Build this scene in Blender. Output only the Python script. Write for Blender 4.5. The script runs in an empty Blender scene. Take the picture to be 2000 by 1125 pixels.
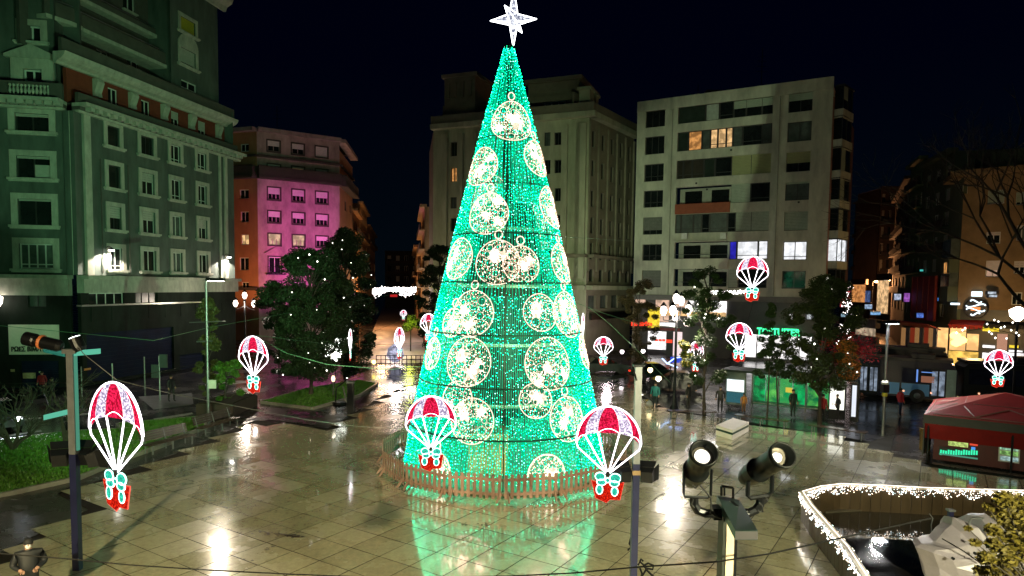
import bpy, math, random
import numpy as np
from mathutils import Vector, Matrix

random.seed(7)
R_ = random.Random(11)
scene = bpy.context.scene
C = scene.collection
rad = math.radians

# ------------------------------------------------------------------ camera
CAM_H = 8.0; FPX = 1300.0; PITCH = rad(3.65); ROLL = rad(0.70); CX, CY = 1000.0, 642.0
cam_d = bpy.data.cameras.new('camera'); cam = bpy.data.objects.new('camera', cam_d); C.objects.link(cam)
cam_d.sensor_width = 36.0; cam_d.lens = FPX * 36.0 / 2000.0
cam_d.shift_y = (CY - 562.5) / 2000.0
cam_d.clip_start = 0.1; cam_d.clip_end = 3000
ROT = (Matrix.Rotation(math.pi / 2 - PITCH, 3, 'X') @ Matrix.Rotation(ROLL, 3, 'Z'))
cam.matrix_world = Matrix.Translation((0, 0, CAM_H)) @ ROT.to_4x4()
scene.camera = cam

# ------------------------------------------------------------------ night sky
w = bpy.data.worlds.new('World'); scene.world = w; w.use_nodes = True
nt = w.node_tree; nt.nodes.clear()
wo = nt.nodes.new('ShaderNodeOutputWorld'); bg = nt.nodes.new('ShaderNodeBackground')
geo = nt.nodes.new('ShaderNodeTexCoord'); sep = nt.nodes.new('ShaderNodeSeparateXYZ')
rmp = nt.nodes.new('ShaderNodeValToRGB')
rmp.color_ramp.elements[0].position = 0.0; rmp.color_ramp.elements[0].color = (0.0008, 0.0026, 0.0042, 1)
rmp.color_ramp.elements[1].position = 0.30; rmp.color_ramp.elements[1].color = (0.0001, 0.0004, 0.0036, 1)
nt.links.new(geo.outputs['Generated'], sep.inputs[0]); nt.links.new(sep.outputs['Z'], rmp.inputs[0])
nt.links.new(rmp.outputs[0], bg.inputs[0]); bg.inputs[1].default_value = 1.0
nt.links.new(bg.outputs[0], wo.inputs[0])

scene.view_settings.view_transform = 'Standard'; scene.view_settings.look = 'None'
scene.view_settings.exposure = 0.0; scene.view_settings.gamma = 1.0
scene.render.engine = 'CYCLES'
cy = scene.cycles
cy.use_denoising = True; cy.max_bounces = 6; cy.diffuse_bounces = 3; cy.glossy_bounces = 3
cy.transmission_bounces = 4; cy.transparent_max_bounces = 8
cy.caustics_reflective = False; cy.caustics_refractive = False
cy.sample_clamp_indirect = 6.0; cy.use_light_tree = True
try: cy.denoiser = 'OPENIMAGEDENOISE'
except Exception: pass

# ------------------------------------------------------------------ pixel -> place (photo is 2000 x 1125)
def ray(x, y):
    return ROT @ Vector(((x - CX) / FPX, -(y - CY) / FPX, -1.0))
def G(x, y, z=0.0):
    v = ray(x, y); t = (z - CAM_H) / v.z
    return Vector((v.x * t, v.y * t, z))
def at(x, y, Y):
    v = ray(x, y); t = Y / v.y
    return Vector((v.x * t, Y, CAM_H + v.z * t))

# ------------------------------------------------------------------ materials
MATS = {}
def M(name, col, rough=0.6, metal=0.0, var=0.18, scale=2.5, bump=0.0, spec=0.5, coat=0.0, streak=0.0):
    if name in MATS: return MATS[name]
    m = bpy.data.materials.new(name); m.use_nodes = True; n = m.node_tree; b = n.nodes['Principled BSDF']
    b.inputs['Roughness'].default_value = rough; b.inputs['Metallic'].default_value = metal
    b.inputs['Specular IOR Level'].default_value = spec; b.inputs['Coat Weight'].default_value = coat
    c = (*col, 1)
    if var > 0:
        g = n.nodes.new('ShaderNodeNewGeometry'); no = n.nodes.new('ShaderNodeTexNoise')
        no.inputs['Scale'].default_value = scale; no.inputs['Detail'].default_value = 6; no.inputs['Roughness'].default_value = 0.65
        if streak:
            mp = n.nodes.new('ShaderNodeMapping'); mp.inputs['Scale'].default_value = (1, 1, streak)
            n.links.new(g.outputs['Position'], mp.inputs[0]); n.links.new(mp.outputs[0], no.inputs['Vector'])
        else: n.links.new(g.outputs['Position'], no.inputs['Vector'])
        r = n.nodes.new('ShaderNodeValToRGB'); r.color_ramp.elements[0].position = 0.3; r.color_ramp.elements[1].position = 0.72
        r.color_ramp.elements[0].color = (*[v * (1 - var) for v in col], 1)
        r.color_ramp.elements[1].color = (*[min(1, v * (1 + var)) for v in col], 1)
        n.links.new(no.outputs['Fac'], r.inputs[0]); n.links.new(r.outputs[0], b.inputs['Base Color'])
        if bump:
            bp = n.nodes.new('ShaderNodeBump'); bp.inputs['Strength'].default_value = bump; bp.inputs['Distance'].default_value = 0.02
            n.links.new(no.outputs['Fac'], bp.inputs['Height']); n.links.new(bp.outputs[0], b.inputs['Normal'])
    else: b.inputs['Base Color'].default_value = c
    MATS[name] = m; return m

def E(name, col, s, pat=0.0, scale=30.0, col2=None, sample=True):
    """an emitter; pat > 0 breaks it into lit specks over a dimmer ground"""
    if name in MATS: return MATS[name]
    m = bpy.data.materials.new(name); m.use_nodes = True; n = m.node_tree; n.nodes.clear()
    o = n.nodes.new('ShaderNodeOutputMaterial'); e = n.nodes.new('ShaderNodeEmission')
    e.inputs[0].default_value = (*col, 1); e.inputs[1].default_value = s
    if pat:
        g = n.nodes.new('ShaderNodeNewGeometry'); no = n.nodes.new('ShaderNodeTexNoise'); no.inputs['Scale'].default_value = scale
        no.inputs['Detail'].default_value = 3
        n.links.new(g.outputs['Position'], no.inputs['Vector'])
        r = n.nodes.new('ShaderNodeValToRGB'); r.color_ramp.elements[0].position = 0.5 - 0.09; r.color_ramp.elements[1].position = 0.5 + 0.12
        c2 = col2 or [v * (1 - pat) for v in col]
        r.color_ramp.elements[0].color = (*c2, 1); r.color_ramp.elements[1].color = (*col, 1)
        n.links.new(no.outputs['Fac'], r.inputs[0]); n.links.new(r.outputs[0], e.inputs[0])
    n.links.new(e.outputs[0], o.inputs[0])
    if not sample:
        try: m.cycles.emission_sampling = 'NONE'
        except Exception: pass
    MATS[name] = m; return m

def glass(name, col, rough=0.04):
    if name in MATS: return MATS[name]
    m = bpy.data.materials.new(name); m.use_nodes = True; n = m.node_tree; n.nodes.clear()
    o = n.nodes.new('ShaderNodeOutputMaterial'); t = n.nodes.new('ShaderNodeBsdfTransparent'); gl = n.nodes.new('ShaderNodeBsdfGlossy')
    t.inputs[0].default_value = (*col, 1); gl.inputs['Roughness'].default_value = rough
    f = n.nodes.new('ShaderNodeFresnel'); f.inputs[0].default_value = 1.5; mx = n.nodes.new('ShaderNodeMixShader')
    n.links.new(f.outputs[0], mx.inputs[0]); n.links.new(t.outputs[0], mx.inputs[1]); n.links.new(gl.outputs[0], mx.inputs[2])
    n.links.new(mx.outputs[0], o.inputs[0]); MATS[name] = m; return m

# ------------------------------------------------------------------ mesh builder
class MB:
    def __init__(s): s.v = []; s.f = []; s.mi = []; s.key = {}
    def vert(s, p, weld=False):
        if weld:
            k = (round(p[0], 3), round(p[1], 3), round(p[2], 3))
            if k in s.key: return s.key[k]
            s.key[k] = len(s.v)
        s.v.append((p[0], p[1], p[2])); return len(s.v) - 1
    def face(s, pts, mi=0, weld=False):
        s.f.append([s.vert(p, weld) for p in pts]); s.mi.append(mi); return s
    def hexa(s, c, mi=0):
        b = len(s.v); s.v += [tuple(p) for p in c]
        for q in ((0, 3, 2, 1), (4, 5, 6, 7), (0, 1, 5, 4), (1, 2, 6, 5), (2, 3, 7, 6), (3, 0, 4, 7)):
            s.f.append([b + i for i in q]); s.mi.append(mi)
        return s
    def box(s, x0, x1, y0, y1, z0, z1, mi=0):
        return s.hexa([(x0, y0, z0), (x1, y0, z0), (x1, y1, z0), (x0, y1, z0), (x0, y0, z1), (x1, y0, z1), (x1, y1, z1), (x0, y1, z1)], mi)
    def tube(s, pts, r, n=6, mi=0, closed=False, r1=None):
        pts = [Vector(p) for p in pts]; m = len(pts); b = len(s.v); prev = None
        for i, p in enumerate(pts):
            a = pts[(i - 1) % m] if (closed or i > 0) else p; c = pts[(i + 1) % m] if (closed or i < m - 1) else p
            d = (c - a); d = d.normalized() if d.length > 1e-9 else Vector((0, 0, 1))
            if prev is None:
                up = Vector((0, 0, 1)) if abs(d.z) < 0.9 else Vector((1, 0, 0)); x = d.cross(up).normalized()
            else:
                x = (prev - d * prev.dot(d)); x = x.normalized() if x.length > 1e-6 else d.orthogonal().normalized()
            prev = x; y = d.cross(x)
            rr = r if r1 is None else r + (r1 - r) * i / max(1, m - 1)
            for k in range(n):
                a_ = 2 * math.pi * k / n; s.v.append(tuple(p + x * (math.cos(a_) * rr) + y * (math.sin(a_) * rr)))
        for i in range(m if closed else m - 1):
            j = (i + 1) % m
            for k in range(n):
                l = (k + 1) % n; s.f.append([b + i * n + k, b + i * n + l, b + j * n + l, b + j * n + k]); s.mi.append(mi)
        if not closed:
            s.f.append([b + k for k in range(n)][::-1]); s.f.append([b + (m - 1) * n + k for k in range(n)]); s.mi += [mi, mi]
        return s
    def lathe(s, prof, n=16, o=(0, 0, 0), ax=None, mi=0):
        """profile (r, h) turned about a direction ax from o"""
        o = Vector(o); d = Vector(ax or (0, 0, 1)).normalized(); x = d.orthogonal().normalized(); y = d.cross(x); b = len(s.v)
        for (r, h) in prof:
            for k in range(n):
                a = 2 * math.pi * k / n; s.v.append(tuple(o + d * h + x * (r * math.cos(a)) + y * (r * math.sin(a))))
        for i in range(len(prof) - 1):
            for k in range(n):
                l = (k + 1) % n; s.f.append([b + i * n + k, b + i * n + l, b + (i + 1) * n + l, b + (i + 1) * n + k]); s.mi.append(mi)
        s.f.append([b + k for k in range(n)][::-1]); s.f.append([b + (len(prof) - 1) * n + k for k in range(n)]); s.mi += [mi, mi]
        return s
    def prism(s, poly, z0, z1, mi=0):
        n = len(poly); b = len(s.v); s.v += [(p[0], p[1], z0) for p in poly] + [(p[0], p[1], z1) for p in poly]
        s.f.append([b + i for i in range(n)][::-1]); s.f.append([b + n + i for i in range(n)]); s.mi += [mi, mi]
        for i in range(n):
            j = (i + 1) % n; s.f.append([b + i, b + j, b + n + j, b + n + i]); s.mi.append(mi)
        return s
    def slab(s, pts3, off, mi=0):
        """planar outline pts3 extruded by vector off"""
        n = len(pts3); b = len(s.v); off = Vector(off)
        s.v += [tuple(p) for p in pts3] + [tuple(Vector(p) + off) for p in pts3]
        s.f.append([b + i for i in range(n)][::-1]); s.f.append([b + n + i for i in range(n)]); s.mi += [mi, mi]
        for i in range(n):
            j = (i + 1) % n; s.f.append([b + i, b + j, b + n + j, b + n + i]); s.mi.append(mi)
        return s
    def octa(s, p, r, mi=0):
        b = len(s.v); x, y, z = p
        s.v += [(x + r, y, z), (x, y + r, z), (x - r, y, z), (x, y - r, z), (x, y, z + r), (x, y, z - r)]
        for q in ((0, 1, 4), (1, 2, 4), (2, 3, 4), (3, 0, 4), (1, 0, 5), (2, 1, 5), (3, 2, 5), (0, 3, 5)):
            s.f.append([b + i for i in q]); s.mi.append(mi)
        return s

def origin_of(p):
    o = Vector((0, 0, 0))
    while p is not None: o += p.location; p = p.parent
    return o
def obj(name, mb, mats, parent=None, local=False, smooth=False, **props):
    me = bpy.data.meshes.new(name)
    v = mb.v
    if parent is not None and not local:
        o = origin_of(parent); v = [(a - o.x, b - o.y, c - o.z) for a, b, c in v]
    me.from_pydata(v, [], mb.f)
    if not isinstance(mats, (list, tuple)): mats = [mats]
    for m in mats: me.materials.append(m)
    if len(mats) > 1: me.polygons.foreach_set('material_index', mb.mi)
    if smooth: me.polygons.foreach_set('use_smooth', [True] * len(me.polygons))
    me.update()
    ob = bpy.data.objects.new(name, me); C.objects.link(ob); ob.parent = parent
    for k, val in props.items(): ob[k] = val
    return ob
def thing(name, label, cat, loc=(0, 0, 0), rz=0.0, group=None):
    o = bpy.data.objects.new(name, None); C.objects.link(o); o.location = loc; o.rotation_euler = (0, 0, rz)
    o.empty_display_size = 0.2
    o['label'] = label; o['category'] = cat
    if group: o['group'] = group
    return o
def tag(o, label, cat, group=None):
    o['label'] = label; o['category'] = cat
    if group: o['group'] = group
    return o
def struct(name, mb, mats, parent=None, **k):
    o = obj(name, mb, mats, parent, **k); o['kind'] = 'structure'; return o
def copy_tree(o, parent=None):
    c = o.copy(); C.objects.link(c); c.parent = parent
    for ch in list(o.children): copy_tree(ch, c)
    return c
def lamp(kind, loc, energy, col, radius=0.1, target=None, angle=None, blend=0.5, name='lamp_light', parent=None):
    d = bpy.data.lights.new(name, kind); d.energy = energy; d.color = col
    if kind in ('POINT', 'SPOT'): d.shadow_soft_size = radius
    if kind == 'SPOT': d.spot_size = rad(angle); d.spot_blend = blend
    o = bpy.data.objects.new(name, d); C.objects.link(o); o.location = loc
    if target is not None: o.rotation_euler = (Vector(target) - Vector(loc)).to_track_quat('-Z', 'Y').to_euler()
    return o
_fc = {}
def text_mesh(body, size, depth=0.02, name='lettering'):
    cu = bpy.data.curves.new('t', 'FONT'); cu.body = body; cu.size = size; cu.extrude = depth; cu.align_x = 'CENTER'; cu.resolution_u = 2; cu.offset = size * .035
    t = bpy.data.objects.new('t', cu); C.objects.link(t)
    bpy.context.view_layer.update()
    me = bpy.data.meshes.new_from_object(t.evaluated_get(bpy.context.evaluated_depsgraph_get())); bpy.data.objects.remove(t)
    me.name = name; return me
def place_text(body, size, mat, centre, t, n, parent, name='lettering', width=None):
    """upright lettering centred at a world point on a facade with tangent t and outward normal n"""
    me = text_mesh(body, size); me.materials.clear(); me.materials.append(mat)
    xs = [v.co.x for v in me.vertices]; ys = [v.co.y for v in me.vertices]
    k = (width / (max(xs) - min(xs))) if width else 1.0
    cx_, cy_ = (max(xs) + min(xs)) / 2, (max(ys) + min(ys)) / 2; o = origin_of(parent); t = Vector(t); n = Vector(n)
    for v in me.vertices:
        p = Vector(centre) + t * ((v.co.x - cx_) * k) + Vector((0, 0, 1)) * (v.co.y - cy_) + n * (v.co.z + 0.03)
        v.co = p - o
    ob = bpy.data.objects.new(name, me); C.objects.link(ob); ob.parent = parent; return ob

# ------------------------------------------------------------------ a facade: a vertical plane one can measure from the photo
class Fac:
    def __init__(s, A, B):
        s.A = Vector((A[0], A[1], 0)); s.B = Vector((B[0], B[1], 0)); s.L = (s.B - s.A).length
        s.t = (s.B - s.A).normalized(); s.n = Vector((s.t.y, -s.t.x, 0))
        if s.n.dot(-s.A) < 0: s.n = -s.n
    def off(s, d): return Fac(s.A + s.n * d, s.B + s.n * d) if True else None
    def pt(s, u, z, d=0.0): return s.A + s.t * u + s.n * d + Vector((0, 0, z))
    def px(s, x, y):
        v = ray(x, y); o = Vector((0, 0, CAM_H)); k = (s.A - o).dot(s.n) / v.dot(s.n); p = o + v * k
        return ((p - s.A).dot(s.t), p.z)
    def rect(s, x0, y0, x1, y1):
        xc, yc = (x0 + x1) / 2, (y0 + y1) / 2
        u0 = s.px(x0, yc)[0]; u1 = s.px(x1, yc)[0]; z1 = s.px(xc, y0)[1]; z0 = s.px(xc, y1)[1]
        return (min(u0, u1), max(u0, u1), z0, z1)
    def box(s, mb, u0, u1, z0, z1, d0, d1, mi=0):
        a = [s.pt(u0, z0, d1), s.pt(u1, z0, d1), s.pt(u1, z0, d0), s.pt(u0, z0, d0)]
        return mb.hexa(a + [p + Vector((0, 0, z1 - z0)) for p in a], mi)
    def wall(s, parent, u0, u1, z0, z1, holes, mat, name='wall', thick=0.3, **k):
        """a wall with real window openings: face plus reveals, welded into one sheet"""
        mb = MB(); us = sorted({u0, u1, *[min(max(h[i], u0), u1) for h in holes for i in (0, 1)]})
        zs = sorted({z0, z1, *[min(max(h[i], z0), z1) for h in holes for i in (2, 3)]})
        for a, b in zip(us, us[1:]):
            if b - a < 1e-4: continue
            for c, d in zip(zs, zs[1:]):
                if d - c < 1e-4: continue
                um, zm = (a + b) / 2, (c + d) / 2
                if any(h[0] < um < h[1] and h[2] < zm < h[3] for h in holes): continue
                mb.face([s.pt(a, c), s.pt(b, c), s.pt(b, d), s.pt(a, d)], weld=True)
        for h in holes:
            a, b, c, d = h
            for p, q in (((a, c), (b, c)), ((b, c), (b, d)), ((b, d), (a, d)), ((a, d), (a, c))):
                mb.face([s.pt(*p), s.pt(*q), s.pt(*q, -thick), s.pt(*p, -thick)], weld=True)
        # end returns and back so that the wall has thickness
        for (p, q) in (((u0, z0), (u0, z1)), ((u1, z0), (u1, z1)), ((u0, z1), (u1, z1))):
            mb.face([s.pt(*p), s.pt(*q), s.pt(*q, -thick), s.pt(*p, -thick)], weld=True)
        return obj(name, mb, mat, parent, **k)

def window(F, parent, r, frame, pane, nm=2, bar=0.07, recess=0.16, shutter=0.0, smat=None, transom=0.0, surround=0.0, tmat=None, sill=0.0, head=None, name='window'):
    """frame is the part; pane, roller blind, surround and sill are its sub-parts"""
    u0, u1, z0, z1 = r; mb = MB(); d0, d1 = -recess - 0.05, -recess + 0.03
    F.box(mb, u0, u1, z0, z0 + bar, d0, d1); F.box(mb, u0, u1, z1 - bar, z1, d0, d1)
    F.box(mb, u0, u0 + bar, z0 + bar, z1 - bar, d0, d1); F.box(mb, u1 - bar, u1, z0 + bar, z1 - bar, d0, d1)
    for i in range(1, nm):
        u = u0 + (u1 - u0) * i / nm; F.box(mb, u - bar * 0.5, u + bar * 0.5, z0 + bar, z1 - bar, d0, d1)
    if transom:
        zt = z0 + (z1 - z0) * transom
        for i in range(nm):
            a = u0 + (u1 - u0) * i / nm + bar * 0.5; b = u0 + (u1 - u0) * (i + 1) / nm - bar * 0.5
            F.box(mb, a, b, zt - bar * 0.4, zt + bar * 0.4, d0, d1)
    wdw = obj(name, mb, frame, parent)
    pb = MB(); F.box(pb, u0 + bar * .5, u1 - bar * .5, z0 + bar * .5, z1 - bar * .5, -recess - 0.03, -recess - 0.01); obj('pane', pb, pane, wdw)
    if shutter:
        sb = MB(); n = max(2, int((z1 - z0) * shutter / 0.16)); zt = z1 - 0.01; zb = z1 - (z1 - z0) * shutter
        for i in range(n):
            a = zt - (zt - zb) * i / n; b = zt - (zt - zb) * (i + 1) / n
            F.box(sb, u0 + 0.02, u1 - 0.02, b + 0.012, a, -recess + 0.035, -recess + 0.06 - 0.01 * (i % 2))
        obj('roller_blind', sb, smat or frame, wdw, kind='stuff')
    if surround:
        g = surround; tb = MB()
        F.box(tb, u0 - g, u1 + g, z1, z1 + g, 0.003, 0.09); F.box(tb, u0 - g, u0, z0, z1, 0.003, 0.09); F.box(tb, u1, u1 + g, z0, z1, 0.003, 0.09)
        obj('surround', tb, tmat, wdw)
    if sill:
        tb = MB(); g = surround + 0.14; F.box(tb, u0 - g, u1 + g, z0 - sill, z0, 0.003, 0.26); F.box(tb, u0 - g + .06, u1 + g - .06, z0 - sill * 1.6, z0 - sill, 0.003, 0.16)
        obj('sill', tb, tmat, wdw)
    return wdw

# shared palette
DARKPANE = M('dark window glass', (0.012, 0.016, 0.016), 0.06, var=0.3, scale=0.6)
GREYPANE = M('curtained window glass', (0.09, 0.11, 0.10), 0.25, var=0.35, scale=1.3)
BLIND = M('pale roller blind', (0.42, 0.43, 0.38), 0.6, var=0.1)
BLIND2 = M('olive roller blind', (0.34, 0.36, 0.17), 0.6, var=0.08)
WHITEFR = M('white window frame', (0.62, 0.63, 0.6), 0.45, var=0.08)
DARKFR = M('dark window frame', (0.03, 0.032, 0.03), 0.4, var=0.1)
LITWARM = E('warm lit room', (1.0, 0.62, 0.27), 1.0, pat=0.6, scale=1.6)
LITWHITE = E('white lit room', (0.95, 0.97, 1.0), 1.15, pat=0.35, scale=1.4)
LITAMBER = E('amber lit room', (1.0, 0.45, 0.13), 0.75, pat=0.65, scale=1.8)
BLACKMETAL = M('black metal', (0.012, 0.013, 0.015), 0.38, 0.6, var=0.2)
STEEL = M('galvanised steel', (0.20, 0.21, 0.22), 0.4, 0.7, var=0.15, scale=6)
RUBBER = M('black rubber', (0.012, 0.012, 0.012), 0.6, var=0.1)
CABLEM = M('black cable sheath', (0.006, 0.006, 0.006), 0.75, var=0.1, spec=.1)

# ================================================================== GROUND
def wet(name, col, r0, r1, scale, var=0.25, bump=0.05, rnd=True, spec=0.5, coat=0.0):
    """wet stone or asphalt: film of water in patches (low roughness), damp between"""
    m = bpy.data.materials.new(name); m.use_nodes = True; n = m.node_tree; b = n.nodes['Principled BSDF']; L = n.links.new
    g = n.nodes.new('ShaderNodeNewGeometry'); a = n.nodes.new('ShaderNodeTexNoise'); a.inputs['Scale'].default_value = scale
    a.inputs['Detail'].default_value = 5; a.inputs['Roughness'].default_value = 0.6; L(g.outputs['Position'], a.inputs['Vector'])
    mr = n.nodes.new('ShaderNodeMapRange'); mr.inputs[1].default_value = 0.38; mr.inputs[2].default_value = 0.66
    mr.inputs[3].default_value = r0; mr.inputs[4].default_value = r1; L(a.outputs['Fac'], mr.inputs[0])
    if rnd:
        oi = n.nodes.new('ShaderNodeObjectInfo'); ad = n.nodes.new('ShaderNodeMath'); ad.operation = 'MULTIPLY_ADD'
        ad.inputs[1].default_value = 0.10; L(oi.outputs['Random'], ad.inputs[0]); L(mr.outputs[0], ad.inputs[2]); L(ad.outputs[0], b.inputs['Roughness'])
    else: L(mr.outputs[0], b.inputs['Roughness'])
    f = n.nodes.new('ShaderNodeTexNoise'); f.inputs['Scale'].default_value = 7; f.inputs['Detail'].default_value = 8; f.inputs['Roughness'].default_value = 0.7
    L(g.outputs['Position'], f.inputs['Vector'])
    r = n.nodes.new('ShaderNodeValToRGB'); r.color_ramp.elements[0].position = 0.32; r.color_ramp.elements[1].position = 0.7
    r.color_ramp.elements[0].color = (*[c * (1 - var) for c in col], 1); r.color_ramp.elements[1].color = (*[c * (1 + var) for c in col], 1)
    L(f.outputs['Fac'], r.inputs[0])
    last = r.outputs[0]
    if rnd:
        mx = n.nodes.new('ShaderNodeMixRGB'); mx.blend_type = 'MULTIPLY'; mx.inputs[0].default_value = 1.0
        rr = n.nodes.new('ShaderNodeMapRange'); rr.inputs[3].default_value = 0.86; rr.inputs[4].default_value = 1.08; L(oi.outputs['Random'], rr.inputs[0])
        L(last, mx.inputs[1]); L(rr.outputs[0], mx.inputs[2]); last = mx.outputs[0]
    L(last, b.inputs['Base Color'])
    bp = n.nodes.new('ShaderNodeBump'); bp.inputs['Strength'].default_value = bump; bp.inputs['Distance'].default_value = 0.03
    L(a.outputs['Fac'], bp.inputs['Height']); L(bp.outputs[0], b.inputs['Normal'])
    f2 = n.nodes.new('ShaderNodeBump'); f2.inputs['Strength'].default_value = bump * 1.2; f2.inputs['Distance'].default_value = 0.004
    L(f.outputs['Fac'], f2.inputs['Height']); L(bp.outputs[0], f2.inputs['Normal']); L(f2.outputs[0], b.inputs['Normal'])
    b.inputs['Specular IOR Level'].default_value = spec
    if coat:   # standing film of water over the stone, in pools
        b.inputs['Coat Weight'].default_value = coat; b.inputs['Coat IOR'].default_value = 3.0
        cr = n.nodes.new('ShaderNodeMapRange'); cr.inputs[1].default_value = 0.40; cr.inputs[2].default_value = 0.62; cr.inputs[3].default_value = 0.01; cr.inputs[4].default_value = 0.13
        L(a.outputs['Fac'], cr.inputs[0]); L(cr.outputs[0], b.inputs['Coat Roughness'])
        cb = n.nodes.new('ShaderNodeBump'); cb.inputs['Strength'].default_value = 0.05; cb.inputs['Distance'].default_value = 0.01; L(f.outputs['Fac'], cb.inputs['Height']); L(cb.outputs[0], b.inputs['Coat Normal'])
    return m
STONE = wet('wet pale paving stone', (0.42, 0.385, 0.24), 0.12, 0.32, 0.42, bump=0.16, spec=0.6, coat=1.0)
MORTAR = wet('dark wet joint', (0.015, 0.014, 0.01), 0.6, 0.8, 0.8, rnd=False, spec=0.1)
ASPH = wet('wet asphalt', (0.02, 0.02, 0.022), 0.14, 0.34, 0.35, bump=0.4, rnd=False, spec=0.6)
DARKPAV = wet('dark granite setts', (0.04, 0.036, 0.032), 0.12, 0.32, 0.7, bump=0.4, spec=0.6)
WARMPAV = wet('pale street paving', (0.42, 0.33, 0.27), 0.4, 0.6, 0.4, bump=0.2, rnd=False)
GRASSM = M('lawn soil and thatch', (0.055, 0.14, 0.015), 0.85, var=0.35, scale=3)
KERB = M('kerb stone', (0.26, 0.25, 0.21), 0.35, var=0.2, scale=4, bump=0.2)

g = MB(); g.face([(-900, -60, 0), (900, -60, 0), (900, 1500, 0), (-900, 1500, 0)]); struct('ground', g, ASPH)

def in_poly(p, poly):
    c = False; j = len(poly) - 1
    for i in range(len(poly)):
        a, b = poly[i], poly[j]
        if (a[1] > p[1]) != (b[1] > p[1]) and p[0] < (b[0] - a[0]) * (p[1] - a[1]) / (b[1] - a[1]) + a[0]: c = not c
        j = i
    return c
PZ = [G(x, y) for x, y in [(0, 1085), (175, 997), (115, 968), (345, 888), (462, 836), (500, 822), (640, 838), (705, 803), (735, 780), (790, 755),
      (900, 735), (1180, 735), (1262, 778), (1300, 800), (1410, 818), (1540, 838), (1700, 864), (1748, 850), (1735, 892), (1850, 915), (2100, 950)]]
PZ = [(p.x, p.y) for p in PZ] + [(30, 20), (26, 5), (-14, 5), (-15, 16)]
pl = MB(); pl.prism(PZ[::-1], 0.004, 0.05); plaza = struct('plaza', pl, MORTAR)
e1 = Vector((0.542, 0.840, 0)); e2 = Vector((0.840, -0.542, 0)); P0 = G(571, 1081); TS = 1.185
tiles = []
for i in range(-60, 60):
    for j in range(-60, 60):
        c = P0 + e1 * (TS * i) + e2 * (TS * (j + 0.5)) + e1 * TS * 0.5
        cs = [c + e1 * (sx * TS / 2) + e2 * (sy * TS / 2) for sx, sy in ((-1, -1), (1, -1), (1, 1), (-1, 1))]
        k = sum(in_poly((q.x, q.y), PZ) for q in cs)
        if k < 3 or not in_poly((c.x, c.y), PZ): continue
        q = ROT.transposed() @ (Vector((c.x, c.y, -CAM_H))); X = CX + FPX * q.x / -q.z; Y = CY - FPX * q.y / -q.z
        seen = q.z < 0 and -20 < X < 2020 and Y < 1140
        tiles.append((not seen, c.length, c))
tiles.sort(key=lambda t: (t[0], t[1]))
tm = MB(); h = TS / 2 - 0.009
def rot_tile(mb, o, dz=0.0):
    a = [o + e2 * (sx * h) + e1 * (sy * h) for sx, sy in ((-1, -1), (1, -1), (1, 1), (-1, 1))]
    bq = [o + e2 * (sx * (h - .004)) + e1 * (sy * (h - .004)) for sx, sy in ((-1, -1), (1, -1), (1, 1), (-1, 1))]
    b = len(mb.v)
    mb.v += [(p.x, p.y, 0.0) for p in a] + [(p.x, p.y, 0.009 + dz) for p in a] + [(p.x, p.y, 0.012 + dz) for p in bq]
    for l in (0, 4):
        for k in range(4):
            m_ = (k + 1) % 4; mb.f.append([b + l + k, b + l + m_, b + l + 4 + m_, b + l + 4 + k]); mb.mi.append(1)
    mb.f.append([b + 8, b + 9, b + 10, b + 11]); mb.mi.append(0)
rot_tile(tm, Vector((0, 0, 0)))
tme = bpy.data.meshes.new('paving_tile'); tme.from_pydata(tm.v, [], tm.f); tme.materials.append(STONE); tme.materials.append(MORTAR); tme.polygons.foreach_set('material_index', tm.mi)
rest = MB()
for k, (o_, d_, c) in enumerate(tiles):
    if k < 295 and not o_:
        t = bpy.data.objects.new('paving_tile', tme); C.objects.link(t); t.parent = plaza
        t.location = (c.x, c.y, 0.051 + R_.uniform(0, 0.003)); t.rotation_euler = (R_.gauss(0, 0.0022), R_.gauss(0, 0.0022), 0)
    else:
        b0 = len(rest.v); rot_tile(rest, Vector((c.x, c.y, 0))); rest.v[b0:] = [(a, b, z + 0.051) for a, b, z in rest.v[b0:]]
# a little tilt and tint per far stone comes from a second material slot
STONE_FAR = wet('wet pale paving stone further off', (0.42, 0.385, 0.24), 0.14, 0.34, 0.42, bump=0.16, rnd=False, spec=0.6, coat=1.0)
obj('paving_tile', rest, [STONE_FAR, MORTAR], plaza, local=True, kind='stuff')

# darker setts: the wedge past the left benches, the roadside band at the lower left, the strip before the kiosk
def sheet(name, pts, mat, z=0.012, thick=None):
    m = MB(); P = [G(x, y) for x, y in pts]; P = [(p.x, p.y) for p in P]
    ar = sum(P[i][0] * P[(i + 1) % len(P)][1] - P[(i + 1) % len(P)][0] * P[i][1] for i in range(len(P)))
    if ar < 0: P = P[::-1]
    m.prism(P, 0.002 if thick else z - 0.004, z); return struct(name, m, mat)
sheet('footpath', [(375, 790), (460, 828), (500, 818), (640, 834), (700, 802), (650, 806), (480, 792)], DARKPAV, 0.03)
sheet('footpath', [(-60, 1110), (0, 1082), (172, 997), (112, 966), (150, 945), (-60, 985)], DARKPAV, 0.03)
sheet('footpath', [(1740, 892), (1752, 850), (1800, 800), (2050, 800), (2050, 940), (1850, 912)], DARKPAV, 0.02)
# pale pedestrian street between the blocks, far middle left
sheet('pedestrian_street', [(700, 712), (835, 712), (812, 590), (785, 575), (775, 575), (752, 590)], WARMPAV, 0.03)
sheet('crosswalk', [(270, 775), (375, 768), (378, 790), (300, 800)], M('worn road paint', (0.22, 0.23, 0.25), 0.3, var=0.4, scale=2), 0.012)
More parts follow.
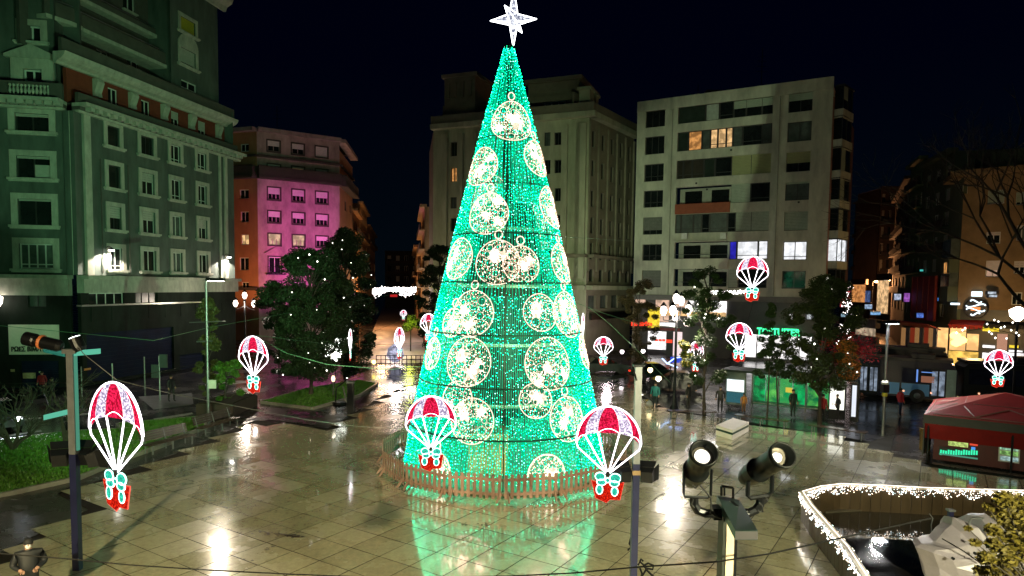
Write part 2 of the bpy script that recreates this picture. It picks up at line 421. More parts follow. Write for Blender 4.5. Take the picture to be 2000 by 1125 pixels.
# painted lane lines on the road at the far left
for a in ([(0, 822), (190, 806), (190, 808), (0, 826)], [(0, 852), (80, 840), (82, 843), (0, 856)], [(300, 818), (375, 806), (378, 809), (300, 822)]):
    sheet('road_marking', a, M('road paint', (0.45, 0.45, 0.45), 0.35, var=0.3, scale=4), 0.014)

# lawns: raised kerbed beds with blades of grass
def lawn(pts, n, seed, zt=0.14):
    rr = random.Random(seed); P = [G(x, y) for x, y in pts]; P = [(p.x, p.y) for p in P]
    ar = sum(P[i][0] * P[(i + 1) % len(P)][1] - P[(i + 1) % len(P)][0] * P[i][1] for i in range(len(P)))
    if ar < 0: P = P[::-1]
    m = MB(); m.prism(P, 0.002, zt); l = struct('lawn', m, GRASSM)
    k = MB(); cx_ = sum(p[0] for p in P) / len(P); cy_ = sum(p[1] for p in P) / len(P)
    for i in range(len(P)):
        a, b = Vector(P[i]), Vector(P[(i + 1) % len(P)]); d = (b - a).normalized(); nn = Vector((d.y, -d.x)) * 0.14
        k.hexa([(a.x, a.y, 0.003), (b.x, b.y, 0.003), (b.x + nn.x, b.y + nn.y, 0.003), (a.x + nn.x, a.y + nn.y, 0.003),
                (a.x, a.y, zt + .04), (b.x, b.y, zt + .04), (b.x + nn.x, b.y + nn.y, zt + .04), (a.x + nn.x, a.y + nn.y, zt + .04)])
    obj('kerb', k, KERB, l, kind='structure')
    bm = MB(); x0 = min(p[0] for p in P); x1 = max(p[0] for p in P); y0 = min(p[1] for p in P); y1 = max(p[1] for p in P); c = 0
    while c < n:
        x, y = rr.uniform(x0, x1), rr.uniform(y0, y1)
        if not in_poly((x, y), P): continue
        c += 1; a = rr.uniform(0, 6.28); hh = rr.uniform(0.04, 0.10); s = rr.uniform(0.02, 0.05)
        bm.f.append([len(bm.v), len(bm.v) + 1, len(bm.v) + 2]); bm.mi.append(0)
        bm.v += [(x - s * math.cos(a), y - s * math.sin(a), zt), (x + s * math.cos(a), y + s * math.sin(a), zt), (x + rr.gauss(0, .03), y + rr.gauss(0, .03), zt + hh)]
    gb = obj('grass', bm, M('grass blade', (0.08, 0.21, 0.02), 0.5, var=0.4, scale=5)); gb['kind'] = 'stuff'
    return l
lawn([(-60, 985), (-60, 872), (0, 866), (130, 848), (330, 838), (330, 868), (240, 900), (150, 938)], 16000, 1)
lawn([(232, 832), (395, 818), (400, 838), (330, 862), (250, 866)], 6000, 2)
lawn([(512, 788), (600, 762), (700, 746), (735, 752), (700, 775), (610, 800)], 8000, 3)

# ================================================================== BUILDING A: grey-green corner block at the left
A_GREEN = M('grey green render', (0.085, 0.108, 0.095), 0.8, var=0.34, scale=1.2, streak=0.3)
A_TRIM = M('cream stone trim', (0.42, 0.42, 0.36), 0.7, var=0.28, scale=2.2, streak=0.4)
A_RED = M('brick red render', (0.20, 0.035, 0.018), 0.75, var=0.2, scale=2)
A_BASE = M('dark tiled shop front', (0.016, 0.022, 0.018), 0.8, var=0.4, scale=1.2, streak=0.4, spec=.15)
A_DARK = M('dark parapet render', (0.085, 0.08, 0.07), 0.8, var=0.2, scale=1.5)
A_NAVY = M('navy shutter', (0.008, 0.013, 0.04), 0.7, var=0.3, scale=0.8, spec=.15)
F2 = Fac((-32.35, 49.9), (-28.45, 68.4))                      # long side that recedes
pL = at(-260, 560, 47.2); F1 = Fac((pL.x, pL.y), (-32.9, 49.6))   # side that faces the square
bA = thing('corner_building', 'tall grey-green corner block with cream trim and a red attic band, at the left edge', 'building', (-36, 55, 0))
def rects(F, L): return [F.rect(*r) for r in L]
W1 = [(32, 222, 97, 257), (31, 305, 99, 348), (33, 389, 102, 440), (38, 476, 103, 525)]
cols2 = [(212, 236), (277, 302), (335, 354), (387, 404)]
W2 = []
rows = [[(251, 288), (268, 306), (283, 318), (299, 330)], [(326, 370), (339, 380), (350, 390), (362, 398)],
        [(407, 448), (413, 455), (421, 463), (428, 466)], [(487, 527), (489, 530), (492, 532), (496, 533)]]
for r in rows:
    for c, (y0, y1) in zip(cols2, r): W2.append((c[0], y0, c[1], y1))
L1 = F1.L; L2 = F2.L
zL = 8.15; zE = 20.4
h1 = rects(F1, W1); h2 = rects(F2, W2)
# regular storeys, measured once: same sill and head heights for a row
def rowfix(hs, n):
    out = []
    for i in range(0, len(hs), n):
        z0 = sum(h[2] for h in hs[i:i + n]) / len(hs[i:i + n]); z1 = sum(h[3] for h in hs[i:i + n]) / len(hs[i:i + n])
        out += [(h[0], h[1], z0, z1) for h in hs[i:i + n]]
    return out
def colfix(hs, n):
    out = list(hs)
    for c in range(n):
        col = hs[c::n]; u0 = sum(h[0] for h in col) / len(col); u1 = sum(h[1] for h in col) / len(col)
        for k in range(len(col)): out[k * n + c] = (u0, u1, out[k * n + c][2], out[k * n + c][3])
    return out
h1 = colfix(h1, 1); h2 = colfix(rowfix(h2, 4), 4)
F1.wall(bA, 0, L1, zL + .3, zE, h1, A_GREEN); F2.wall(bA, 0, L2, zL + .3, zE, h2, A_GREEN)
zero = [0.35, .0, .0, .5]
for i, r in enumerate(h1):
    window(F1, bA, r, DARKFR if i < 3 else WHITEFR, DARKPANE if i < 3 else GREYPANE, 2 if i < 3 else 4, 0.09, shutter=[.18, .12, .08, 0][i], smat=BLIND, surround=0.42, tmat=A_TRIM, sill=0.17, transom=0.18 if i == 3 else 0)
sh = [0, 0, 0, 0, 0, .42, 0, 0, .5, .42, 0, .45, 0, 0, 0, 0]
for i, r in enumerate(h2):
    window(F2, bA, r, DARKFR if i in (0, 1, 4, 8) else WHITEFR, GREYPANE if i in (10, 14) else DARKPANE, 2 if i not in (0, 4) else 1, 0.07, shutter=sh[i], smat=BLIND, surround=0.33, tmat=A_TRIM, sill=0.15,
           transom=0.2 if i in (2, 3, 6, 7, 12) else 0)
# a half-drawn blind in the second bay window
b_ = MB(); r = h1[1]; F1.box(b_, (r[0] + r[1]) / 2 + .05, r[1] - .08, r[2] + .06, r[2] + (r[3] - r[2]) * .62, -.12, -.10); obj('roller_blind', b_, BLIND, bA)
# the corner fluting: three cream pilasters
for x0, x1, F in ((141, 148, F1), (163, 176, F2)):
    a = F.px(x0, 380)[0]; b = F.px(x1, 380)[0]; m = MB(); F.box(m, min(a, b), max(a, b), zL + .3, zE, 0.003, 0.22); obj('pilaster', m, A_TRIM, bA)
m = MB(); m.hexa([(-33.0, 49.45, zL + .3), (-32.2, 49.45, zL + .3), (-32.2, 50.1, zL + .3), (-33.0, 50.1, zL + .3), (-33.0, 49.45, zE), (-32.2, 49.45, zE), (-32.2, 50.1, zE), (-33.0, 50.1, zE)]); obj('pilaster', m, A_GREEN, bA)
for x0, x1 in ((428, 431), (438, 443)):
    a = F2.px(x0, 440)[0]; b = F2.px(x1, 440)[0]; m = MB(); F2.box(m, a, b, zL + .3, zE, 0.003, 0.16); obj('pilaster', m, A_TRIM, bA)
for xs in (197, 250):
    u = F2.px(xs, 420)[0]; m = MB(); m.tube([F2.pt(u, zL + .5, .1), F2.pt(u, zE - 3, .1)], 0.05, 5); obj('downpipe', m, A_DARK, bA)
# ledge, fascia and the dark ground floor
def band(F, z0, z1, d, mat, name, u0=None, u1=None, d0=0.003, parent=bA):
    m = MB(); F.box(m, -0.0 if u0 is None else u0, F.L if u1 is None else u1, z0, z1, d0, d); return obj(name, m, mat, parent)
band(F1, zL, zL + .28, .75, A_TRIM, 'ledge', u1=L1 + .1, d0=-.3); band(F2, zL, zL + .28, .75, A_TRIM, 'ledge', d0=-.3)
band(F1, 6.9, zL, .35, A_TRIM, 'fascia', d0=-.3); band(F2, 7.1, zL, .35, A_TRIM, 'fascia', d0=-.3)
GW = [F2.rect(174, 572, 242, 596), F2.rect(265, 570, 308, 594)]; GW1 = [F1.rect(55, 570, 90, 600), F1.rect(40, 705, 115, 756)]
GW2 = GW + [F2.rect(170, 645, 340, 735), F2.rect(352, 690, 400, 740)]
F1.wall(bA, 0, L1, 0.02, 6.9, GW1, A_BASE); F2.wall(bA, 0, L2, 0.02, 7.1, GW2, A_BASE)
window(F2, bA, GW[0], WHITEFR, DARKPANE, 4, 0.07); window(F2, bA, GW[1], DARKFR, GREYPANE, 3, 0.07); window(F1, bA, GW1[0], DARKFR, GREYPANE, 2, .07)
def shutterdoor(F, r, mat, parent, n=12, name='garage_door'):
    m = MB(); 
    for i in range(n):
        a = r[2] + (r[3] - r[2]) * i / n; b = r[2] + (r[3] - r[2]) * (i + 1) / n; F.box(m, r[0], r[1], a + .01, b - .012, -.24, -.2 + .02 * (i % 2))
    F.box(m, r[0], r[1], r[2], r[3], -.29, -.25); return obj(name, m, mat, parent)
shutterdoor(F2, GW2[2], A_NAVY, bA); shutterdoor(F2, GW2[3], A_NAVY, bA); shutterdoor(F1, GW1[1], A_NAVY, bA)
band(F2, 6.1, 6.22, .5, M('thin steel canopy', (0.3, 0.32, 0.28), .3, .6), 'canopy', F2.px(150, 630)[0], F2.px(395, 620)[0])
# panels on the ground-floor wall
for k in range(9):
    u0 = F2.px(178, 620)[0] + k * (L2 - 1.2) / 9; m = MB(); F2.box(m, u0, u0 + (L2 - 1.2) / 9 - .05, 4.9, 6.0, .003, .05); obj('cladding_panel', m, A_BASE, bA)
# shop notices on the left door
for x0, y0, x1, y1, c in ((45, 728, 70, 739, (.55, .42, .25)), (76, 725, 80, 728, (.6, .8, .5)), (21, 721, 29, 726, (.5, .4, .2)), (164, 719, 177, 723, (.75, .28, .08))):
    F = F1 if x1 < 140 else F2; r = F.rect(x0, y0, x1, y1); m = MB(); F.box(m, r[0], r[1], r[2], r[3], .003, .03); obj('notice', m, M('notice %d' % x0, c, .5, var=.3, scale=8), bA)
# eaves cornice and its dentils
for F, L in ((F1, L1), (F2, L2 + .8)):
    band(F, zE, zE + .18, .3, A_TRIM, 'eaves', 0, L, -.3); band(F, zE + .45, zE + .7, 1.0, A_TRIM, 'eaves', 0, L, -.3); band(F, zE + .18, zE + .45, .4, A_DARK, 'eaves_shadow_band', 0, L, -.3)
n_ = 11
for i in range(n_):
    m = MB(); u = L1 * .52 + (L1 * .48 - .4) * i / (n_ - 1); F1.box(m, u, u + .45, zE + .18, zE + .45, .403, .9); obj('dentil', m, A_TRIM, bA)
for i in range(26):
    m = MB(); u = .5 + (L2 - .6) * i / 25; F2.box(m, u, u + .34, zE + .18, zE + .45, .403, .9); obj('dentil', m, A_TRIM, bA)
# terrace over the eaves with its balustrade
r = F1.rect(19, 159, 101, 181); zB = zE + .7
m = MB(); F1.box(m, 0, r[0], zB, zB + 1.15, .1, .4); F1.box(m, r[1], L1, zB, zB + 1.15, .1, .4); F1.box(m, r[0], r[1], zB, zB + .18, .1, .4); F1.box(m, r[0], r[1], zB + .97, zB + 1.15, .08, .42)
para = obj('parapet', m, A_DARK, bA)
for i in range(11):
    u = r[0] + (r[1] - r[0]) * (i + .5) / 11; p = F1.pt(u, zB + .18, .25); m = MB(); m.lathe([(.10, 0), (.10, .08), (.05, .14), (.12, .34), (.07, .55), (.05, .62), (.10, .7), (.10, .79)], 8, p); obj('baluster', m, A_TRIM, para)
band(F2, zB, zB + .75, .3, A_DARK, 'parapet', 0, L2 + .3)
# attic: red band, big cornice
F2s = F2.off(-0.9); u0r = 0.2; zR1 = 23.75
hr = [F2s.rect(211, 174, 230, 203), F2s.rect(276, 196, 293, 225), F2s.rect(334, 214, 350, 243), F2s.rect(387, 231, 402, 260)]
hr = [(a, b, 22.15, 23.45) for a, b, c, d in hr]
F2s.wall(bA, u0r, L2 - .1, zB, zR1, hr, A_RED)
for i, r in enumerate(hr): window(F2s, bA, r, WHITEFR, DARKPANE, 2, .08, shutter=[0, 0, .55, .7][i], smat=BLIND)
for x in (189, 257, 319, 372, 424):
    u = F2s.px(x, 230)[0]; m = MB(); pr = [(0.0, .003), (.0, .42), (.25, .5), (.6, .36), (1.0, .2), (1.3, .28), (1.3, .003)]
    a = [F2s.pt(u - .34, zR1 - .1 - z, d) for z, d in pr]; m.slab(a, F2s.t * .68); obj('console_bracket', m, A_TRIM, bA)
prof = [(23.75, .003), (23.75, .25), (23.9, .35), (24.05, .7), (24.3, 1.0), (24.55, 1.08), (24.55, .003)]
m = MB(); a = [F2s.pt(-.9, z, d) for z, d in prof]; m.slab(a, F2s.t * (L2 + 1.6)); obj('cornice', m, A_TRIM, bA)
m = MB(); F2s.box(m, -.9, L2 + .4, 24.55, 25.5, .5, .8); obj('parapet', m, A_DARK, bA)
# tower over the facing side (left) with pedimented window
F1t = F1.off(-.6); xt1 = F1t.px(108, 120)[0]; xt2 = F1t.px(148, 120)[0]
ht = [F1t.rect(44, 50, 80, 81), F1t.rect(46, 136, 84, 160)]
F1t.wall(bA, 0, xt1, zB, 36, ht, A_GREEN)
window(F1t, bA, ht[0], WHITEFR, DARKPANE, 2, .12, surround=.42, tmat=A_TRIM, sill=.16); window(F1t, bA, ht[1], WHITEFR, DARKPANE, 2, .12)
r = ht[1]; c_ = (r[0] + r[1]) / 2; m = MB(); F1t.box(m, r[0] - .75, r[0], r[2] - .8, r[3] + .75, .003, .2); F1t.box(m, r[1], r[1] + .75, r[2] - .8, r[3] + .75, .003, .2); F1t.box(m, r[0], r[1], r[3], r[3] + .75, .003, .2)
m.slab([F1t.pt(r[0] - 1.1, r[3] + .75, .003), F1t.pt(r[1] + 1.1, r[3] + .75, .003), F1t.pt(r[1] + 1.1, r[3] + .95, .003), F1t.pt(c_, r[3] + 1.75, .003), F1t.pt(r[0] - 1.1, r[3] + .95, .003)], F1t.n * .35); obj('pediment', m, A_TRIM, bA)
F1u = F1.off(-2.0); F1u.wall(bA, xt1, L1 + .3, zB, 36, [], A_GREEN)
m = MB(); m.face([F1t.pt(xt1, zB), F1u.pt(xt1, zB), F1u.pt(xt1, 36), F1t.pt(xt1, 36)]); obj('wall', m, A_GREEN, bA)
# set-back storeys over the long side, with two curved balconies
F2u = F2.off(-3.0); hu = [F2u.rect(248, 114, 270, 132), F2u.rect(308, 138, 327, 156), F2u.rect(188, 99, 212, 110), F2u.rect(304, 16, 325, 52), F2u.rect(240, -20, 263, 22)]
F2u.wall(bA, -1.5, F2u.px(345, 80)[0], 25, 36, hu, A_DARK)
for r in hu: window(F2u, bA, r, WHITEFR, DARKPANE, 2, .09, sill=.1, tmat=A_TRIM)
for zb, e0, hw in ((27.1, 1.9, 1.05), (29.8, .9, .5)):
    ue = F2u.px(345, 90)[0] - .05; pts = [(-.6, .003), (-.6, e0 * .7)] + [(-.2 + 2.6 * math.sin(t * math.pi / 12) , e0 * .75 + (e0 * .25) * math.sin(t * math.pi / 6)) for t in range(1, 6)] + [(ue, e0), (ue, .003)]
    m = MB(); low = [F2u.pt(u, zb, d) for u, d in pts]; m.slab(low, (0, 0, .3)); obj('balcony_slab', m, A_TRIM, bA)
    m = MB()
    for (a, b) in zip(pts[1:-2], pts[2:-1]):
        p, q = F2u.pt(a[0], zb + .3, a[1] - .12), F2u.pt(b[0], zb + .3, b[1] - .12); p2, q2 = F2u.pt(a[0], zb + .3, a[1] - .3), F2u.pt(b[0], zb + .3, b[1] - .3)
        m.hexa([p, q, q2, p2] + [v + Vector((0, 0, hw)) for v in (p, q, q2, p2)])
    obj('balcony_wall', m, A_DARK, bA)
    m = MB(); m.tube([F2u.pt(a[0], zb + hw + .45, a[1] - .2) for a in pts[1:-1]], .035, 5); obj('balcony_rail', m, STEEL, bA)
# right-hand tower over the long side
F2t = F2.off(-.75); ut0 = F2t.px(334, 120)[0]; ut1 = F2t.px(426, 120)[0]
hv = [F2t.rect(352, 38, 381, 66), F2t.rect(352, 98, 382, 130), F2t.rect(354, 160, 384, 176)]
F2t.wall(bA, ut0, ut1, 24.6, 35.4, hv, A_GREEN)
YB = M('yellow roller blind', (0.42, 0.36, 0.03), .6, var=.1)
window(F2t, bA, hv[0], WHITEFR, DARKPANE, 1, .1, shutter=.9, smat=YB, surround=.3, tmat=A_TRIM, sill=.14); window(F2t, bA, hv[1], WHITEFR, DARKPANE, 1, .1, shutter=.85, smat=BLIND, surround=.3, tmat=A_TRIM, sill=.14)
window(F2t, bA, hv[2], WHITEFR, DARKPANE, 2, .1)
r = hv[1]; c_ = (r[0] + r[1]) / 2; R0 = (r[1] - r[0]) / 2 + .3; m = MB(); arc = [F2t.pt(c_ + R0 * math.cos(a), r[3] + .3 + R0 * .8 * math.sin(a), .003) for a in [math.pi * k / 12 for k in range(13)]]; m.slab(arc, F2t.n * .1); obj('arch_head', m, A_TRIM, bA)
m = MB(); m.face([F2t.pt(ut0, 25.3), F2t.pt(ut0, 25.3, -2.5), F2t.pt(ut0, 35.4, -2.5), F2t.pt(ut0, 35.4)]); m.face([F2t.pt(ut1, 25.3), F2t.pt(ut1, 25.3, -8), F2t.pt(ut1, 35.4, -8), F2t.pt(ut1, 35.4)]); obj('wall', m, A_GREEN, bA)
pt_ = [(35.0, .003), (35.0, .25), (35.4, .4), (35.7, .95), (36.2, 1.15), (36.2, .003)]
m = MB(); m.slab([F2t.pt(ut0 - 2.2, z, d) for z, d in pt_], F2t.t * (ut1 - ut0 + 3.2)); obj('cornice', m, A_TRIM, bA)
# body of the block behind the faces, so that it has a far end and a roof
m = MB(); q = F2.pt(L2, 0); m.face([F2.pt(L2, 0), F2.pt(L2, 0, -14), F2.pt(L2, 25.2, -14), F2.pt(L2, 25.2)]); obj('wall', m, A_GREEN, bA)
m = MB(); m.face([F2.pt(0, zB + .01, -.2), F2.pt(L2, zB + .01, -.2), F2.pt(L2, zB + .01, -14), F2.pt(0, zB + .01, -20)]); obj('roof', m, A_DARK, bA)
# two wall lamps
for x, y in ((205, 487), (437, 501)):
    p = F2.pt(F2.px(x, y)[0], F2.px(x, y)[1], 0); o = F2.pt(F2.px(x, y)[0], F2.px(x, y)[1], .6); m = MB(); m.tube([p + Vector((0, 0, .05)), p.lerp(o, .5) + Vector((0, 0, .25)), o + Vector((0, 0, .15))], .03, 5)
    t = thing('wall_lamp', 'lit wall lamp on a bracket on the grey-green block, ' + ('beside its first window column' if x < 300 else 'at its far end'), 'lamp', tuple(p), group='wall lamps on the left block')
    obj('bracket', m, BLACKMETAL, t); m = MB(); m.lathe([(.05, .14), (.1, .1), (.26, -.02), (.24, -.05)], 12, o); obj('lamp_shade', m, BLACKMETAL, t)
    m = MB(); m.lathe([(.2, -.06), (.17, -.12), (.06, -.15)], 10, o); obj('bulb', m, E('white lamp glass', (1, .93, .85), 30), t)
    lamp('SPOT', o + Vector((0, 0, -.2)), 2000, (1, .86, .72), .08, F2.pt(F2.px(x, y)[0] - .0, 4, -.4), 140, .25)

# white shop sign hung on the block
sg = F1.rect(19, 634, 117, 692); t = thing('shop_sign', 'large white sign board with black lettering on the ground floor of the grey-green block', 'sign', tuple(F1.pt(sg[0], sg[2])))
m = MB(); F1.box(m, sg[0], sg[1], sg[2], sg[3], .05, .15); obj('board', m, M('white sign board', (0.85, 0.78, 0.68), .5, var=.08), t)
c_ = F1.pt(F1.px(69, 681)[0], F1.px(69, 681)[1], .15); place_text('PΩEΣ BΙΜΑΥΕΛΥ', .48, M('black lettering', (.02, .02, .02), .6, var=0), c_, F1.t, F1.n, t, width=3.0)

# ================================================================== BUILDING B: the pink-lit block, middle left
B_W = M('warm pinkish render', (0.32, 0.24, 0.23), 0.8, var=0.42, scale=0.7, streak=0.5)
B_O = M('ochre render', (0.34, 0.17, 0.08), 0.8, var=0.2, scale=0.7, streak=0.5)
B_D = M('dark eaves', (0.05, 0.04, 0.035), .8)
def A2(x, d): p = at(x, 556, d); return (p.x, p.y)
Bl = Fac(A2(432, 93.5), A2(505, 91.6)); Bf = Fac(A2(505, 91.6), A2(664, 98.0)); Bs = Fac(A2(664, 98.0), A2(689, 112))
bB = thing('corner_building', 'seven-storey corner block washed in magenta light, behind the big dark trees', 'building', (Bf.A.x, Bf.A.y + 5, 0))
rb = [[(524, 275, 546, 296), (571, 281, 592, 301), (617, 288, 638, 307)], [(525, 321, 545, 342), (571, 327, 592, 348), (619, 332, 638, 351)],
      [(523, 367, 550, 390), (571, 371, 597, 394), (617, 376, 643, 398)], [(523, 412, 550, 434), (571, 417, 597, 438), (617, 420, 643, 441)],
      [(523, 457, 550, 478), (571, 459, 597, 480), (617, 463, 643, 484)], [(525, 502, 546, 534), (573, 504, 593, 534), (618, 505, 638, 535)], [(526, 551, 546, 568), (573, 551, 593, 568), (618, 551, 638, 568)]]
hb = [F for r in rb for F in rects(Bf, r)]; hb = colfix(rowfix(hb, 3), 3); zT = Bf.px(585, 268)[1]
Bf.wall(bB, 0, Bf.L, 0, zT, hb, B_W)
LITPEACH = E('peach lit room', (1.0, .62, .42), .8, pat=.5, scale=1.2)
PINKBL = M('white roller blind', (.6, .55, .56), .6, var=.1)
for i, r in enumerate(hb):
    row = i // 3; lit = {4: LITWARM, 12: LITPEACH, 13: LITPEACH}.get(i); 
    window(Bf, bB, r, WHITEFR if row in (1, 5, 6) else B_W, lit or DARKPANE, 3 if row in (2, 3, 4) else 2, .1, shutter=[.5, .3, .52, .5, .4 if not lit else .45, 0, 0][row] if i != 2 else .95, smat=PINKBL if not lit or row == 1 else LITPEACH, transom=0)
    f = MB(); s = .18; Bf.box(f, r[0] - s, r[0] - .002, r[2] - s, r[3] + s, .003, .05); Bf.box(f, r[1] + .002, r[1] + s, r[2] - s, r[3] + s, .003, .05); Bf.box(f, r[0], r[1], r[3] + .002, r[3] + s, .003, .05); Bf.box(f, r[0], r[1], r[2] - s, r[2] - .002, .003, .07)
    obj('surround', f, B_D, bB)
for i in (15, 16, 17):
    r = hb[i]; c_ = (r[0] + r[1]) / 2; m = MB(); m.slab([Bf.pt(r[0] - .6, r[3] + .5, .003), Bf.pt(r[1] + .6, r[3] + .5, .003), Bf.pt(c_, r[3] + 1.35, .003)], Bf.n * .2); obj('pediment', m, B_W, bB)
    m = MB(); z = r[2] - .1
    for k in range(9): u = r[0] - .3 + (r[1] - r[0] + .6) * k / 8; m.tube([Bf.pt(u, z, .5), Bf.pt(u, z + .95, .5)], .02, 4)
    m.tube([Bf.pt(r[0] - .35, z + .97, .5), Bf.pt(r[1] + .35, z + .97, .5)], .03, 4); Bf.box(m, r[0] - .4, r[1] + .4, z - .14, z, .003, .6); obj('balcony', m, BLACKMETAL, bB)
def rects_lit(F, parent, L, frame, pane, nm=2, **k):
    for r in L: window(F, parent, F.rect(*r[:4]), frame, (r[4] if len(r) > 4 else pane), nm, .09, **k)
lb = [(468, 370, 486, 388), (470, 413, 486, 434), (471, 458, 486, 478, LITWARM), (468, 503, 486, 528), (470, 281, 486, 296), (470, 325, 486, 340), (472, 551, 486, 566)]
Bl.wall(bB, 0, Bl.L, 0, zT - .0, [Bl.rect(*r[:4]) for r in lb], B_O); rects_lit(Bl, bB, lb, WHITEFR, DARKPANE)
sb_ = [(673, 392, 677, 412), (683, 400, 686, 416), (673, 440, 677, 458), (683, 445, 686, 462), (673, 490, 677, 505), (673, 345, 677, 360)]
Bs.wall(bB, 0, Bs.L, 0, Bs.px(668, 300)[1], [Bs.rect(*r[:4]) for r in sb_], B_O); rects_lit(Bs, bB, sb_, DARKFR, DARKPANE, 1)
for F in (Bl, Bf, Bs):
    band(F, zT, zT + .5, .9, B_W, 'cornice', 0, F.L, -.3, bB); zc = Bf.px(585, 357)[1]; band(F, zc + .4, zc + 1.7, 1.0, B_D, 'balcony_wall', 0, F.L, .003, bB); band(F, zc + .05, zc + .4, 1.1, B_D, 'balcony_slab', 0, F.L, .003, bB)
    zd = Bf.px(585, 315)[1]; band(F, zd, zd + .25, .4, B_D, 'string_course', 0, F.L, .003, bB); band(F, 7.0, 7.4, .5, B_D, 'string_course', 0, F.L, .003, bB)
m = MB(); m.face([Bf.pt(0, zT + .5), Bf.pt(Bf.L, zT + .5), Bs.pt(Bs.L, zT + .5), Bf.pt(3, zT + 1.8, -12), Bl.pt(0, zT + .5)]); obj('roof', m, B_D, bB)
# street fronts beyond it
st = Vector((-0.161, 1)).normalized()
def run(A, d0, L): a = Vector(A) + st * d0; return (a.x, a.y), (a.x + st.x * L, a.y + st.y * L)
base = Vector((Bs.B.x, Bs.B.y))
OCH = [M('ochre stucco', (.32, .18, .08), .8, var=.2, scale=.6), M('sand stucco', (.36, .24, .12), .8, var=.2, scale=.6), M('brown stucco', (.24, .15, .08), .8, var=.2, scale=.6)]
def street_house(A, B, zt, mat, label, bays, floors, seed, lit=None, flip=False, d=10, wz0=4.6, bay=False):
    F = Fac(A, B); rr = random.Random(seed); t = thing('street_building', label, 'building', (A[0], A[1], 0), group='buildings along the side streets'); hs = []
    fh = (zt - wz0 - .6) / floors; bw = F.L / bays
    for i in range(floors):
        for j in range(bays): hs.append((bw * (j + .28), bw * (j + .72), wz0 + fh * i + .5, wz0 + fh * (i + 1) - .6))
    F.wall(t, 0, F.L, 0, zt, hs, mat)
    for r in hs:
        x = rr.random(); window(F, t, r, DARKFR if rr.random() < .6 else WHITEFR, (lit if lit and x < .12 else DARKPANE), 2, .08, shutter=rr.choice([0, 0, .3, .5, .9]) if x >= .12 else 0, smat=BLIND)
    band(F, zt, zt + .4, .7, mat, 'cornice', 0, F.L, -.3, t)
    for i in range(1, floors):
        if rr.random() < .6:
            z = wz0 + fh * i + .1; band(F, z, z + .15, .8, mat, 'balcony_slab', bw * .15, F.L - bw * .15, .003, t); band(F, z + .15, z + 1.0, .78, B_D, 'balcony_rail', bw * .15, F.L - bw * .15, .72, t)
    m = MB(); a, b = F.pt(0, 0), F.pt(F.L, 0); n = -F.n * d
    m.face([a, a + n, a + n + Vector((0, 0, zt)), a + Vector((0, 0, zt))]); m.face([b, b + n, b + n + Vector((0, 0, zt)), b + Vector((0, 0, zt))]); m.face([a + Vector((0, 0, zt + .02)), b + Vector((0, 0, zt + .02)), b + n + Vector((0, 0, zt + .02)), a + n + Vector((0, 0, zt + .02))]); obj('side_wall', m, mat, t)
    return t, F
street_house(*run(base, 0.3, 16), 20.3, OCH[0], 'narrow ochre street house right behind the magenta block', 4, 5, 3, LITWARM)
t_, Fx = street_house(*run(base, 17, 26), 23.5, OCH[1], 'sand coloured street house with a lit top window, in the left side street', 6, 6, 4, LITWARM)
street_house(*run(base, 44, 40), 21.5, OCH[2], 'brown street house farthest down the left side street', 8, 5, 5, LITWARM)
# low dark block that closes the street
pq = [at(752, 556, 225), at(835, 556, 225)]
street_house((pq[0].x, pq[0].y), (pq[1].x, pq[1].y), 19, M('dark far render', (.03, .035, .04), .9), 'dark building closing the far end of the pedestrian street', 5, 4, 9, None)

# ================================================================== BUILDING C: pale stone block behind the tree
C_W = M('pale olive limestone', (0.40, 0.41, 0.29), .8, var=.28, scale=.8, streak=.3)
C_D = M('dark brownish limestone', (0.20, 0.18, 0.13), .8, var=.2, scale=.8)  # darker brownish stone for side wall, parapets and upper storeys
def dC(x): return 1300 / (15.6 + (x - 885) * .0049)
Cf = Fac(A2(845, dC(845)), A2(1145, dC(1145))); Cs = Fac(A2(1145, dC(1145)), A2(1232, 87.5))
bC = thing('corner_building', 'pale stone block with tall pilasters rising behind the light tree', 'building', (Cf.B.x, Cf.B.y + 6, 0))
zc = Cf.px(1080, 236)[1]
hc = [Cf.rect(*r) for r in [(880, 277, 893, 305), (880, 327, 893, 355), (880, 385, 893, 407), (880, 426, 893, 452), (1063, 258, 1075, 285), (1083, 258, 1096, 283), (1063, 312, 1075, 340), (1083, 312, 1096, 338), (1063, 367, 1075, 393), (1083, 367, 1096, 393),
      (1063, 420, 1075, 446), (1083, 420, 1096, 446), (932, 275, 945, 305), (932, 330, 945, 355), (1063, 470, 1075, 498), (1083, 470, 1096, 498), (880, 480, 893, 505)]]
Cf.wall(bC, 0, Cf.L, 0, zc, hc, C_W)
for i, r in enumerate(hc): window(Cf, bC, r, DARKFR, LITAMBER if i == 1 else (GREYPANE if i in (2, 4) else DARKPANE), 2, .09, recess=.25)
for x0, x1 in ((864, 875), (895, 905), (925, 930), (1097, 1108), (1125, 1133), (1147 - 22, 1144)):
    if x1 <= x0: continue
    a, b = Cf.px(x0, 400)[0], Cf.px(x1, 400)[0]; m = MB(); Cf.box(m, a, b, 9, zc - .6, .003, .45); obj('pilaster', m, C_W, bC)
band(Cf, zc, zc + .6, .9, C_W, 'cornice', 0, Cf.L + .9, -.3, bC); band(Cf, zc + .6, zc + 1.6, .7, C_D, 'parapet', 0, Cf.L + .7, .4, bC)
